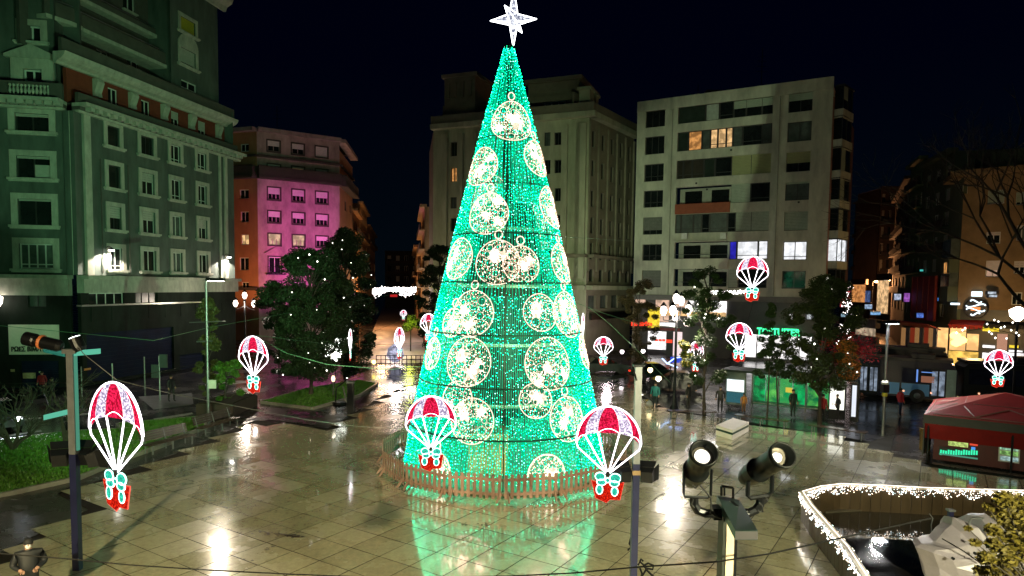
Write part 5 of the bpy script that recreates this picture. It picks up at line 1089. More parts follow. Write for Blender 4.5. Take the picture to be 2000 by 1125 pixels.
# bauble pictures in warm white, laid on the cone
def bauble(x, y, r, seed, dense=.5, full=True, th0=None, z0=None):
    rr = random.Random(seed)
    if th0 is None:
        v = ray(x, y); best = None
        for i in range(1200):
            t_ = 20 + i * .01; p = Vector((0, 0, CAM_H)) + v * (t_ / v.y); q = p - Vector((TX, TY, 0))
            if q.z < 0 or q.z > ZT: continue
            if math.hypot(q.x, q.y) < RZ(q.z): best = q; break
            dd = math.hypot(q.x, q.y) - RZ(q.z)
            if best is None or dd < bd: best = q; bd = dd
        th0 = math.atan2(best.y, best.x); z0 = best.z
    R0 = RZ(z0)
    def S(a, b, dr=.05): z = max(.15, z0 + b); return cone(th0 + a / max(R0, .3), z, dr)
    def inside(a, b): return a * a + b * b < r * r * .96
    ring = MB()
    arc = [2 * math.pi * k / 36 for k in range(36)]
    if full: ring.tube([S(r * math.cos(a), r * math.sin(a)) for a in arc], .02, 5, closed=True)
    else: ring.tube([S(r * math.cos(a), r * math.sin(a)) for a in [math.pi * k / 20 for k in range(21)]], .03, 5)
    lz = r + .22
    if seed % 3 != 1: ring.tube([S(.17 * math.cos(a), lz + .17 * math.sin(a)) for a in arc[::3]], .025, 4, closed=True)
    o_ = obj('bauble_picture', ring, E('warm white rope', (1, .74, .56), 1.7), T, local=True)
    # lace: a field of small warm bulbs broken by round holes, each hole edged with a thin lit ring
    sm = MB(); holes = []
    for _ in range(60):
        a, b = rr.uniform(-r, r), rr.uniform(-r if full else 0, r); q = rr.uniform(.07, .19) * min(1, r / .75)
        if math.hypot(a, b) + q > r * .97 or any(math.hypot(a - h[0], b - h[1]) < (q + h[2]) * 1.05 for h in holes): continue
        holes.append((a, b, q)); sm.tube([S(a + q * math.cos(t), b + q * math.sin(t), .06) for t in arc[::4]], .010, 3, closed=True)
        if len(holes) > 11: break
    obj('bubble_ring', sm, E('warm white rope', (1, .74, .56), 1.7), o_, local=True, kind='stuff')
    bl = MB(); bd = MB(); nc = max(2, int(4 * dense * r / .7)); cs = [(rr.uniform(-r, r) * .6, rr.uniform(-r if full else 0, r) * .6) for _ in range(nc)]
    for i in range(int(1700 * r * r * (dense + .25))):
        c0, c1 = rr.choice(cs); hot = rr.random() < .38; a, b = (c0 + rr.gauss(0, .11), c1 + rr.gauss(0, .11)) if hot else (rr.uniform(-r, r), rr.uniform(-r if full else 0, r))
        if inside(a, b) and not any(math.hypot(a - h[0], b - h[1]) < h[2] for h in holes): (bl if hot or rr.random() < .35 else bd).octa(S(a, b, .04 + rr.random() * .04), rr.uniform(.012, .026))
    obj('fairy_bulbs', bl, GOLDB, o_, local=True, kind='stuff'); obj('fairy_bulbs', bd, GOLDD, o_, local=True, kind='stuff')
    ti = MB()
    for c0, c1 in cs[:max(2, nc // 2)]:   # tinsel stars
        q = rr.uniform(.18, .34) * r / .7; pts = []
        for k in range(10):
            a = math.pi * k / 5 + .3; s = q if k % 2 == 0 else q * .45; pts.append((c0 + s * math.cos(a), c1 + s * math.sin(a)))
        if all(inside(*p) for p in pts): 
            for i in range(10): ti.face([S(c0, c1, .05), S(*pts[i], .05), S(*pts[(i + 1) % 10], .05)])
    if ti.f: obj('tinsel_star', ti, GOLDS, o_, local=True)
BA = [(1000, 236, 38, .9), (940, 325, 36, .8), (1049, 310, 34, .8), (953, 417, 38, .9), (1076, 405, 40, .8), (972, 512, 40, .7), (1018, 516, 33, .7), (895, 505, 38, .6), (1097, 515, 38, .8), (922, 612, 41, .6), (1055, 610, 33, .5), (1108, 614, 42, .9),
      (914, 706, 43, .6), (1071, 710, 46, .6), (845, 690, 30, .4), (1140, 685, 34, .5), (922, 822, 39, .5), (1108, 818, 39, .5), (1046, 782, 30, .4), (893, 778, 30, .4), (885, 630, 26, .6), (850, 920, 34, .5), (1068, 928, 35, .5)]
for i, (x, y, r, d) in enumerate(BA): bauble(x, y, r / 44.5, i, d, full=i < 21)
for i in range(14): bauble(0, 0, .8, 60 + i, .5, True, th0=math.radians(15 + (i * 67) % 150), z0=1.8 + (i % 7) * 1.75)

# picket fence round the tree
WOODF = M('brown painted picket', (.26, .155, .115), .5, var=.25, scale=4); FR = 5.42; NP = 16; PW = 2 * FR * math.sin(math.pi / NP)
def fence_panel(lab):
    t = thing('picket_fence_panel', lab, 'fence', (0, 0, 0), group='picket fence panels round the light tree')
    m = MB(); m.box(-PW / 2 + .02, PW / 2 - .02, -.02, .02, .26, .36); obj('rail', m, WOODF, t, local=True); m = MB(); m.box(-PW / 2 + .02, PW / 2 - .02, -.02, .02, .80, .90); obj('rail', m, WOODF, t, local=True)
    pk = MB(); w_ = .062; prof = [(-w_, .14), (w_, .14), (w_, 1.0)] + [(w_ * math.cos(a), 1.0 + w_ * math.sin(a)) for a in (.5, 1.05, 1.57, 2.1, 2.65)] + [(-w_, 1.0)]
    pk.slab([(x, -.045, z) for x, z in prof], (0, .022, 0)); first = obj('picket', pk, WOODF, t, local=True); n_ = 9
    for k in range(n_):
        p = first if k == 0 else first.copy()
        if k: C.objects.link(p); p.parent = t
        p.location = (-PW / 2 + PW * (k + .5) / n_, 0, 0)
    for x in (-PW * .42, PW * .42):
        m = MB(); m.slab([(x, -.3, .052), (x, -.24, .052), (x, -.03, .3), (x, .03, .3), (x, .24, .052), (x, .3, .052), (x, .3, .09), (x, .05, .42), (x, -.05, .42), (x, -.3, .09)][::1], (.05, 0, 0)); obj('foot', m, WOODF, t, local=True)
    return t
f0 = None
for k in range(NP):
    a = -math.pi / 2 + 2 * math.pi * (k + .5) / NP; c = math.cos(math.pi / NP)
    where = ['directly in front, right of the middle', 'front right, second from the middle', 'right front curve', 'right flank, nearer one', 'right flank, farther one', 'right rear', 'rear right', 'rear, right of the middle', 'rear, left of the middle', 'rear left', 'left rear', 'left flank, farther one', 'left flank, nearer one', 'left front curve', 'front left, second from the middle', 'directly in front, left of the middle'][k]
    lab = 'brown picket fence panel round the light tree, ' + where
    t = fence_panel(lab) if f0 is None else copy_tree(f0); f0 = f0 or t; t['label'] = lab
    t.location = (TX + FR * c * math.cos(a), TY + FR * c * math.sin(a), .05); t.rotation_euler = (0, 0, a + math.pi / 2)

# ================================================================== PARACHUTE-WITH-GIFT LIGHT FIGURES
ROPE = E('white rope light', (1.0, .93, 1.0), 5.5); RTIN = E('red tinsel light', (.95, .02, .10), 1.35, pat=.75, scale=26, col2=(.30, .003, .015)); WTIN = E('white tinsel light', (1.0, .88, 1.0), 1.5, pat=.85, scale=24, col2=(.20, .16, .28))
GTIN = E('teal tinsel light', (.05, .8, .55), 1.1, pat=.6, scale=30); GROPE = E('mint rope light', (.55, 1.0, .88), 3.5); BTIN = E('red gift tinsel', (.95, .03, .01), 1.0, pat=.7, scale=26, col2=(.35, .005, .003)); BROPE = E('red rope light', (1.0, .12, .08), 1.6)
def balloon_proto():
    t = thing('parachute_gift_light', '', 'light figure', (0, 0, 0), group='lit parachutes with gift boxes hung over the square')
    W = .72; top = lambda x: -.0 - .82 * (1 - math.sqrt(max(0, 1 - (x / W) ** 2)))
    xs = [-.72, -.53, -.24, .24, .53, .72]; zb = [-.84, -.67, -.60, -.60, -.67, -.84]
    def edge(f):   # a gore line from the crown to the hem; f = hem x
        return [(f * math.sin(a), -.0 - .0 + (-(1 - math.cos(a))) * abs(hz(f))) for a in [math.pi / 2 * k / 10 for k in range(11)]]
    def hz(f): return -.84 + .0 if abs(f) > .7 else (-.67 if abs(f) > .4 else -.60)
    tin = [RTIN, WTIN, RTIN, WTIN, RTIN]
    for i in range(5):
        a, b = edge(xs[i]), edge(xs[i + 1]); hem = []
        for k in range(1, 8):
            f = k / 8; x = xs[i] + (xs[i + 1] - xs[i]) * f; z = zb[i] + (zb[i + 1] - zb[i]) * f + .10 * math.sin(math.pi * f) * (1.0 if i in (2,) else .6); hem.append((x, z))
        m = MB(); poly = a + hem + b[::-1][:-1]; c_ = (sum(p[0] for p in poly) / len(poly), sum(p[1] for p in poly) / len(poly))
        for s, yy in ((1, -.012), (-1, .012)):
            n_ = len(a)
            for k in range(n_ - 1): 
                q = [(a[k][0], yy, a[k][1]), (a[k + 1][0], yy, a[k + 1][1]), (b[k + 1][0], yy, b[k + 1][1]), (b[k][0], yy, b[k][1])]; m.face(q if s > 0 else q[::-1])
            # strip between the straight hem chord and the scalloped hem stays open, as on the real figure
        m.box(-.001, .001, -.001, .001, -.002, 0); obj('canopy_panel', m, tin[i], t, local=True)
        m = MB(); m.tube([(xs[i], 0, zb[i])] + [(x, 0, z) for x, z in hem] + [(xs[i + 1], 0, zb[i + 1])], .016, 5); obj('hem_rope', m, ROPE, t, local=True)
    for i, f in enumerate(xs):
        m = MB(); m.tube([(x, 0, z) for x, z in edge(f)], .022 if i in (0, 5) else .013, 5); obj('rib_rope', m, ROPE, t, local=True)
        m = MB(); pts = [(f, 0, zb[i])] + ([(f * .95, 0, zb[i] - .12)] if i in (0, 5) else []) + [(f * .05, 0, -1.52)]; m.tube(pts, .015, 5); obj('suspension_line', m, ROPE, t, local=True)
    m = MB(); m.lathe([(.05, -.06), (.05, .04)], 8, (0, 0, -1.52)); m.tube([(0, 0, 0), (0, 0, .1)], .01, 4); obj('hub', m, BLACKMETAL, t, local=True)
    # gift box
    P_ = [(-.36, -1.70), (-.12, -1.78), (0, -1.76), (.36, -1.72), (.28, -2.12), (.06, -2.12), (-.02, -2.20), (-.26, -2.10)]
    m = MB(); m.slab([(x, -.012, z) for x, z in P_[::-1]], (0, .024, 0)); gb = obj('gift_box', m, BTIN, t, local=True); m = MB(); m.tube([(x, 0, z) for x, z in P_], .013, 5, closed=True); obj('box_rope', m, BROPE, gb, local=True)
    for cx_, cz, r1, r2 in ((-.17, -1.60, .11, .09), (.17, -1.62, .12, .10), (-.14, -1.73, .10, .07), (.15, -1.75, .10, .07), (-.18, -1.90, .07, .11), (.16, -1.93, .07, .10), (0, -1.68, .05, .05)):
        el = [(cx_ + r1 * math.cos(a), cz + r2 * math.sin(a)) for a in [2 * math.pi * k / 14 for k in range(14)]]
        m = MB(); m.slab([(x, -.03, z) for x, z in el[::-1]], (0, .02, 0)); bw = obj('bow_loop', m, GTIN, t, local=True); m = MB(); m.tube([(x, -.02, z) for x, z in el], .014, 5, closed=True); obj('bow_rope', m, GROPE, bw, local=True)
    return t
# (x, y of the crown, height in px, size in m, turn in degrees, label)
BL = [(223, 747, 258, 2.2, -58, 'largest lit parachute with red gift box and teal bow, at the left over the paving'), (494, 657, 113, 2.2, -44, 'lit parachute with small red gift box between the left lamp pole and the dark trees'),
      (684, 643, 62, 1.9, 82, 'lit parachute seen edge-on as a narrow white loop, in front of the dark trees'), (780, 640, 62, 2.2, 62, 'half-turned lit parachute low over the bright pedestrian street'), (837, 613, 56, 2.2, 32, 'small lit parachute touching the left edge of the light tree'),
      (842, 774, 150, 2.2, 0, 'lit parachute hanging in front of the lower left of the light tree'), (1190, 794, 193, 2.2, 0, 'lit parachute with teal bow hanging beside the right pole, in front of the tree'), (1179, 658, 56, 2.2, 0, 'small lit parachute just right of the light tree'),
      (1139, 612, 66, 2.2, 84, 'lit parachute seen edge-on as a thin line at the right side of the tree'), (1360, 667, 62, 2.2, 46, 'lit parachute above the white ad panel, lowest of the right-hand three'), (1445, 631, 77, 2.2, -10, 'lit parachute in the middle of the right-hand three, below the highest one'),
      (1471, 501, 88, 2.2, 5, 'highest lit parachute, in front of the off-white block'), (1952, 684, 74, 2.2, 20, 'lit parachute at the right edge above the red market tent'), (788, 606, 20, 1.9, 20, 'tiny pink lit parachute far down the pedestrian street')]
b0 = None
for i, (x, y, hpx, sz, rz, lab) in enumerate(BL):
    d = sz * 1300 / hpx; t = balloon_proto() if b0 is None else copy_tree(b0); b0 = b0 or t; p = at(x, y, d)
    t.location = p; t['label'] = lab; s = sz / 2.2; t.scale = (s, s, s)
    face = math.atan2(p.x, p.y); t.rotation_euler = (0, 0, -face + rad(rz)); 

# ================================================================== POOL WALL WITH ICICLE LIGHTS, lower right
wp = [(1740, 1180), (1690, 1125), (1655, 1070), (1612, 1020), (1582, 985), (1566, 960), (1600, 950), (1640, 945), (1720, 948), (1820, 953), (1920, 956), (2010, 958), (2100, 965)]
WT = [G(x, y, 1.05) for x, y in wp]; WT = [Vector((p.x, p.y, 0)) for p in WT]
PW_ = thing('low_wall', 'low curved panelled wall hung with white icicle lights around the dark pool, lower right', 'wall', tuple(WT[5]))
PAN = M('brown timber panel', (.055, .038, .02), .35, var=.3, scale=2.5, streak=.2); WARMB = E('warm icicle bulb', (1.0, .82, .66), 8.0); COOLB = E('cool icicle bulb', (.75, .95, 1.0), 7.0); RIB = E('rope of lights on the coping', (1.0, .86, .74), 3.0)
wl = MB(); wc = MB(); rw = random.Random(9); cent = sum(WT, Vector()) / len(WT)
for a, b in zip(WT, WT[1:]):
    L = (b - a).length; n_ = max(2, int(L / .30)); t_ = (b - a).normalized(); nn = Vector((t_.y, -t_.x, 0)); 
    for k in range(n_):
        p, q = a + t_ * (L * k / n_ + .008), a + t_ * (L * (k + 1) / n_ - .008); m = MB()
        m.hexa([p, q, q + nn * .07, p + nn * .07] + [v + Vector((0, 0, 1.0)) for v in (p, q, q + nn * .07, p + nn * .07)]); obj('panel', m, PAN, PW_)
    m = MB(); o_ = Vector((0, 0, 1.003)); m.hexa([a - nn * .05 + o_, b - nn * .05 + o_, b + nn * .12 + o_, a + nn * .12 + o_] + [v + Vector((0, 0, .05)) for v in (a - nn * .05 + o_, b - nn * .05 + o_, b + nn * .12 + o_, a + nn * .12 + o_)]); obj('coping', m, M('light coping strip', (.55, .5, .42), .4), PW_)
    near = a.y < 21.9 or b.y < 21.9
    m = MB(); m.tube([a + nn * (.035) + Vector((0, 0, 1.075)), b + nn * .035 + Vector((0, 0, 1.066))], .012, 5); obj('rope_light', m, RIB, PW_)
    for k in range(int(L * 75)):
        f = rw.random(); fr = .12 + .22 * abs(math.sin((f * L + a.x + a.y) * 4.1)); z = 1.04 - rw.random() ** 1.3 * fr
        side = (-.07 if True else .14); 
        inner = nn * (.14) if (cent - a).dot(nn) > 0 else nn * -.10
        outer = nn * (-.10) if (cent - a).dot(nn) > 0 else nn * .14
        p = a + t_ * (f * L) + (outer if near and rw.random() < .8 else inner) + Vector((0, 0, z)); (wl if rw.random() < .7 else wc).octa(p, rw.uniform(.010, .019))
obj('icicle_bulbs', wl, WARMB, PW_, kind='stuff'); obj('icicle_bulbs', wc, COOLB, PW_, kind='stuff')
POOLF = wet('dark wet pool floor', (.03, .025, .016), .03, .12, .5, bump=.12, rnd=False, spec=.4)
m = MB(); pp = [(p.x, p.y) for p in WT] + [(24, 14), (12, 12)]
ar = sum(pp[i][0] * pp[(i + 1) % len(pp)][1] - pp[(i + 1) % len(pp)][0] * pp[i][1] for i in range(len(pp)))
if ar < 0: pp = pp[::-1]
m.prism(pp, 0.076, 0.10); struct('pool_floor', m, POOLF)
def blob(pts, z0, z1, mat, name, parent=None, kind='structure'):
    m = MB(); P = [G(x, y) for x, y in pts]; P = [(p.x, p.y) for p in P]
    ar = sum(P[i][0] * P[(i + 1) % len(P)][1] - P[(i + 1) % len(P)][0] * P[i][1] for i in range(len(P)))
    if ar < 0: P = P[::-1]
    m.prism(P, z0, z1); return obj(name, m, mat, parent, kind=kind)
blob([(1606, 1002), (1700, 996), (2060, 994), (2060, 1001), (1700, 1003), (1612, 1008)], .101, .15, M('dark pool kerb', (.08, .07, .05), .3), 'pool_kerb')
WATER = M('black pool water', (.004, .006, .007), .03, var=0, spec=.8)
blob([(1690, 1037), (1740, 1030), (1830, 1022), (1960, 1020), (2080, 1030), (2080, 1200), (1800, 1140), (1740, 1105), (1705, 1075)], .101, .108, WATER, 'water')
for pts, lab in (([(1821, 1070), (1819, 1025), (1822, 1012), (1815, 1003)], 'left thin rod rising from the pool with a hooked tip'),):
    m = MB(); q0 = G(1815, 1075, .1); m.tube([at(x, y, 16.5) for x, y in pts], .012, 5); m.lathe([(.1, 0), (.1, .03)], 8, at(1821, 1071, 16.5)); tag(obj('rod', m, STEEL), lab, 'rod')
bpl = G(1846, 1190); m = MB(); zt_ = at(1856, 998, bpl.y).z; m.box(bpl.x - .05, bpl.x + .05, bpl.y - .05, bpl.y + .05, .1, zt_); t = thing('light_pole', 'dark blue square pole standing in front of the white sculpture', 'light pole', (bpl.x, bpl.y, 0)); obj('pole', m, BLUEBL, t)
m = MB(); m.box(bpl.x - .08, bpl.x + .08, bpl.y - .08, bpl.y + .08, zt_, zt_ + .05); m.box(bpl.x - .03, bpl.x + .03, bpl.y - .16, bpl.y - .08, zt_ - .9, zt_ - .7); obj('clamp', m, STEEL, t)
# white folded sculpture: pointed peaks, built as one displaced shell
def sculpture():
    prof = [(1788, 1068), (1800, 1062), (1826, 1058), (1845, 1035), (1858, 1025), (1862, 1010), (1888, 1018), (1905, 1030), (1912, 1008), (1925, 1003), (1942, 1015), (1960, 1040), (1985, 1060), (2010, 1085), (2030, 1150), (1990, 1190), (1900, 1200), (1830, 1180), (1812, 1140), (1802, 1100)]
    D = 14.0; P = [at(x, y, D) for x, y in prof]; c_ = sum(P, Vector()) / len(P); rings = [(1.0, 0), (.86, -.32), (.62, -.52), (.30, -.62)]; rs = random.Random(3); m = MB(); n = len(P)
    idx = []
    sc = [[Vector((c_.x + (p.x - c_.x) * s, D + y, c_.z + (p.z - c_.z) * s)) + Vector((rs.gauss(0, .035), rs.gauss(0, .05), rs.gauss(0, .035))) * (1 if s < 1 else 0) for p in P] for s, y in rings]
    bk = [[Vector((c_.x + (p.x - c_.x) * s, D - y * 1.2, c_.z + (p.z - c_.z) * s)) for p in P] for s, y in rings[1:]]
    for r0, r1 in list(zip(sc, sc[1:])):
        for i in range(n): m.face([r0[i], r0[(i + 1) % n], r1[(i + 1) % n], r1[i]], weld=True)
    for i in range(n): m.face([sc[-1][i], sc[-1][(i + 1) % n], c_ + Vector((0, -.66, 0))], weld=True)
    for r0, r1 in zip([sc[0]] + bk, bk):
        for i in range(n): m.face([r1[i], r1[(i + 1) % n], r0[(i + 1) % n], r0[i]], weld=True)
    for i in range(n): m.face([bk[-1][(i + 1) % n], bk[-1][i], c_ + Vector((0, .8, 0))], weld=True)
    t = thing('sculpture', 'white crumpled sculpture with pointed peaks like a folded sail, in the dark pool', 'sculpture', (c_.x, D, 0)); b = obj('shell', m, M('white painted fibreglass', (.25, .225, .26), .4, var=.15, scale=3, bump=.2), t)
    md = b.modifiers.new('s', 'BEVEL'); md.width = .03; md.segments = 2; md.limit_method = 'ANGLE'
    fm = MB(); fm.tube([at(x, y, D - .3) for x, y in ((1895, 1075), (1893, 1020), (1897, 1012), (1920, 1012))], .02, 5); obj('steel_hoop', fm, STEEL, t); fm = MB(); fm.tube([at(x, y, D - .75) for x, y in ((1840, 1052), (1880, 1075), (1915, 1100))], .012, 4); obj('guy_wire', fm, CABLEM, t)
    pm_ = MB(); pm_.tube([(c_.x, D, .1), (c_.x, D, c_.z)], .25, 8); obj('stand', pm_, BLACKMETAL, t)
    for x, y in ((1900, 1055), (1860, 1090), (1903, 1080)): q = MB(); q.lathe([(.03, 0), (.03, .04)], 8, at(x, y, D - .72), (0, -1, 0)); obj('fixing', q, BLACKMETAL, t)
sculpture()

# ================================================================== BENCHES, STONE BLOCK, TENT
WOODB = M('dark wet bench timber', (.045, .03, .022), .25, var=.3, scale=6)
def bench(a, b, back, label, grp, legs=3, hgt=.46):
    a, b = Vector((a.x, a.y, 0)), Vector((b.x, b.y, 0)); L = (b - a).length; c_ = (a + b) / 2; ang = math.atan2((b - a).y, (b - a).x); t = thing('bench', label, 'bench', (c_.x, c_.y, .07), ang, group=grp)
    for k in range(4):
        m = MB(); y = -.22 + k * .13; m.box(-L / 2, L / 2, y, y + .11, hgt - .05, hgt); obj('seat_slat', m, WOODB, t, local=True)
    if back:
        for k in range(4):
            m = MB(); z = hgt + .1 + k * .11; y = .32 + k * .03; m.hexa([(-L / 2, y, z), (L / 2, y, z), (L / 2, y + .04, z), (-L / 2, y + .04, z), (-L / 2, y + .02, z + .09), (L / 2, y + .02, z + .09), (L / 2, y + .06, z + .09), (-L / 2, y + .06, z + .09)]); obj('back_slat', m, WOODB, t, local=True)
    for k in range(legs):
        x = -L / 2 + .2 + (L - .4) * k / (legs - 1); m = MB(); m.tube([(x, -.2, 0), (x, -.2, hgt - .06)], .04, 6); m.tube([(x, .26, 0), (x, .26, hgt - .06)], .03, 6); m.tube([(x, -.2, hgt - .07), (x, .3, hgt - .07)], .025, 5)
        if back: m.tube([(x, .26, hgt - .07), (x, .47, hgt + .55)], .03, 5)
        obj('leg', m, STEEL, t, local=True)
    return t
bench(G(376, 868), G(285, 892), True, 'timber bench with a backrest on the left edge of the paving, nearer one', 'benches along the left lawn').rotation_euler.z += math.pi
bench(G(462, 833), G(390, 856), True, 'timber bench with a backrest beside the slim lamp pole, farther one', 'benches along the left lawn').rotation_euler.z += math.pi
bench(G(1304, 818), G(1398, 820), False, 'long backless bench at the right edge of the paving, leftmost of three', 'backless benches before the bus stop')
bench(G(1436, 826), G(1540, 840), False, 'long backless bench behind the white stone block, middle of three', 'backless benches before the bus stop')
bench(G(1580, 847), G(1692, 864), False, 'long backless bench at the foot of the autumn tree, rightmost of three', 'backless benches before the bus stop')
ta, tb, td = G(1398, 852), G(1430, 862), G(1462, 845); ex = (tb - ta); ey = (td - tb); t = thing('stone_block', 'white stone block with a dark stripe lying on the wet paving before the benches', 'block', tuple(ta))
m = MB(); q = [ta, tb, tb + ey, ta + ey]
def frus(q, z0, z1, s=0): return [Vector((p.x, p.y, z0)) for p in q] + [Vector((p.x, p.y, z1)) for p in q]
m.hexa(frus(q, .07, .33)); obj('lower_stone', m, M('white marble', (.80, .75, .70), .35, var=.08, scale=2), t)
cq = sum(q, Vector()) / 4; q2 = [cq + (p - cq) * .985 for p in q]; m = MB(); m.hexa(frus(q2, .331, .45)); obj('recess_stripe', m, M('dark green strip', (.02, .05, .035), .3), t)
m = MB(); m.hexa(frus(q, .451, .60)); obj('top_slab', m, M('white marble', (.80, .75, .70), .35), t)

# red market tent with its lit counter
TEN = M('red tent canvas', (.24, .008, .007), .55, var=.15, scale=3); TEG = M('dark grey tent valance', (.045, .05, .045), .6, var=.15)
k0 = G(1826, 902); k1 = G(2060, 935); kt = (k1 - k0).normalized(); kn_ = Vector((kt.y, -kt.x, 0)); W_ = 7.5; Dp = 5.0
def K(u, d, z): return k0 + kt * u - kn_ * d + Vector((0, 0, z))
t = thing('market_tent', 'red market tent with dark valance and lit counter boards, at the right edge', 'tent', tuple(k0))
zE_, zP = 2.25, 3.15; cr = {}
corners = [K(-.5, -.5, zE_), K(W_, -.5, zE_), K(W_, Dp, zE_), K(-.5, Dp, zE_)]; apex = K((W_ - .5) * .36, Dp * .45, zP + .1); 
for i in range(4):
    m = MB(); m.slab([corners[i], corners[(i + 1) % 4], apex], (0, 0, .03)); obj('roof_panel', m, TEN, t)
for i in range(4):
    a, b = corners[i], corners[(i + 1) % 4]; m = MB(); nn = (b - a).cross(Vector((0, 0, 1))).normalized() * .015; m.hexa([a - Vector((0, 0, .38)) - nn, b - Vector((0, 0, .38)) - nn, b - Vector((0, 0, .38)) + nn, a - Vector((0, 0, .38)) + nn, a - nn, b - nn, b + nn, a + nn]); obj('valance', m, TEG, t)
m = MB()
for i in range(4):
    a, b = corners[i], corners[(i + 1) % 4]
    for k in range(5):
        f0_, f1_ = .06 + k * .18, .15 + k * .18; r0, r1 = (.08, .40) if k % 2 else (.40, .08)
        m.tube([a.lerp(b, f0_).lerp(apex, r0) + Vector((0, 0, .03)), a.lerp(b, f1_ + .08).lerp(apex, r1) + Vector((0, 0, .03))], .03, 4)
    m.tube([a.lerp(b, .03).lerp(apex, .05) + Vector((0, 0, .03)), b.lerp(a, .03).lerp(apex, .05) + Vector((0, 0, .03))], .03, 4); m.tube([a.lerp(b, .08).lerp(apex, .5) + Vector((0, 0, .03)), b.lerp(a, .08).lerp(apex, .5) + Vector((0, 0, .03))], .02, 4)
obj('roof_stripe', m, M('white print on canvas', (.30, .20, .18), .6), t, kind='stuff')
m = MB(); a, b = corners[0] - Vector((0, 0, .4)), corners[1] - Vector((0, 0, .4)); n_ = 14
for k in range(n_):
    p, q = a.lerp(b, k / n_), a.lerp(b, (k + 1) / n_); o1, o2 = -kn_ * (.35 + .05 * (k % 2)), -kn_ * (.35 + .05 * ((k + 1) % 2)); m.face([p + o1 * .2, q + o2 * .2, q + o2 - Vector((0, 0, .75)), p + o1 - Vector((0, 0, .75))], weld=True)
obj('inner_curtain', m, TEN, t)
m = MB(); m.hexa([corners[0] + kt * .0 - Vector((0, 0, 1.9)), corners[0] + kt * .05 - Vector((0, 0, 1.9)), corners[3] + kt * .05 - Vector((0, 0, 1.9)), corners[3] - Vector((0, 0, 1.9))] + [v - Vector((0, 0, .38)) for v in (corners[0], corners[0] + kt * .05, corners[3] + kt * .05, corners[3])]); obj('side_curtain', m, TEG, t)
for u in (-.3, 2.85, W_ - .2):
    m = MB(); m.tube([K(u, -.35, .07), K(u, -.35, zE_)], .045, 6); obj('leg', m, BLACKMETAL, t)
for u in (-.3, W_ - .2): m = MB(); m.tube([K(u, Dp - .1, .07), K(u, Dp - .1, zE_)], .045, 6); obj('leg', m, BLACKMETAL, t)
m = MB(); m.hexa([K(-.1, .1, .1), K(W_, .1, .1), K(W_, .5, .1), K(-.1, .5, .1), K(-.1, .1, 1.15), K(W_, .1, 1.15), K(W_, .5, 1.15), K(-.1, .5, 1.15)]); ct = obj('counter', m, M('dark maroon board', (.07, .006, .006), .4), t)
m = MB(); m.hexa([K(.1, Dp, .1), K(W_, Dp, .1), K(W_, Dp + .1, .1), K(.1, Dp + .1, .1), K(.1, Dp, 2), K(W_, Dp, 2), K(W_, Dp + .1, 2), K(.1, Dp + .1, 2)]); obj('back_wall', m, M('dark maroon board', (.07, .006, .006), .4), t)
Fk2 = Fac(((k0 - kn_ * .05).x, (k0 - kn_ * .05).y), ((k1 - kn_ * .05).x, (k1 - kn_ * .05).y))
def board(x0, y0, x1, y1, mat, nm, par, d=.0):
    a = Fk2.px(x0, (y0 + y1) / 2)[0]; b = Fk2.px(x1, (y0 + y1) / 2)[0]; z1 = Fk2.px((x0 + x1) / 2, y0)[1]; z0 = Fk2.px((x0 + x1) / 2, y1)[1]; m = MB(); Fk2.box(m, a, b, z0, z1, d, d + .03); return obj(nm, m, mat, par)
board(1852, 859, 1891, 872, E('yellow board light', (.7, .9, .25), .9, pat=.6, scale=9), 'light_board', ct, .0)
board(1834, 876, 1910, 892, M('black board', (.01, .01, .01), .4), 'menu_board', ct, 0)
for i, x in enumerate(range(1836, 1908, 5)): board(x, 878 + (i % 3), x + 3.6, 888, E('green menu light', (.05, .9, .45), 1.1), 'menu_letter', ct, .035)
board(1834, 889, 1910, 892, E('mint strip', (.2, .75, .5), .35), 'strip_light', ct, .04)
board(1894, 864, 1910, 870, E('red menu light', (1, .1, .05), .8), 'menu_letter', ct, .035); board(1897, 873, 1905, 878, E('blue menu light', (.1, .4, 1), .9), 'menu_letter', ct, .035)
board(1950, 868, 1992, 903, M('white frame board', (.6, .6, .55), .5), 'menu_board', ct, 0)
for i, (a, b) in enumerate(((871, 879), (881, 889), (892, 900))): board(1953, a, 1989, b, E('pale green picture light %d' % i, [(.5, .9, .6), (.35, .7, .2), (.6, .9, .85)][i], .8, pat=.7, scale=7), 'lit_picture', ct, .035)
m = MB(); q = G(1806, 880); m.box(q.x - .18, q.x + .18, q.y - .18, q.y + .18, .03, .9); m.box(q.x - .2, q.x + .2, q.y - .2, q.y + .2, .91, 1.1); t = thing('litter_bin', 'small brown bin with a mustard lid at the left corner of the red tent', 'bin', tuple(q)); obj('body', m, M('mustard plastic', (.2, .12, .02), .5), t)

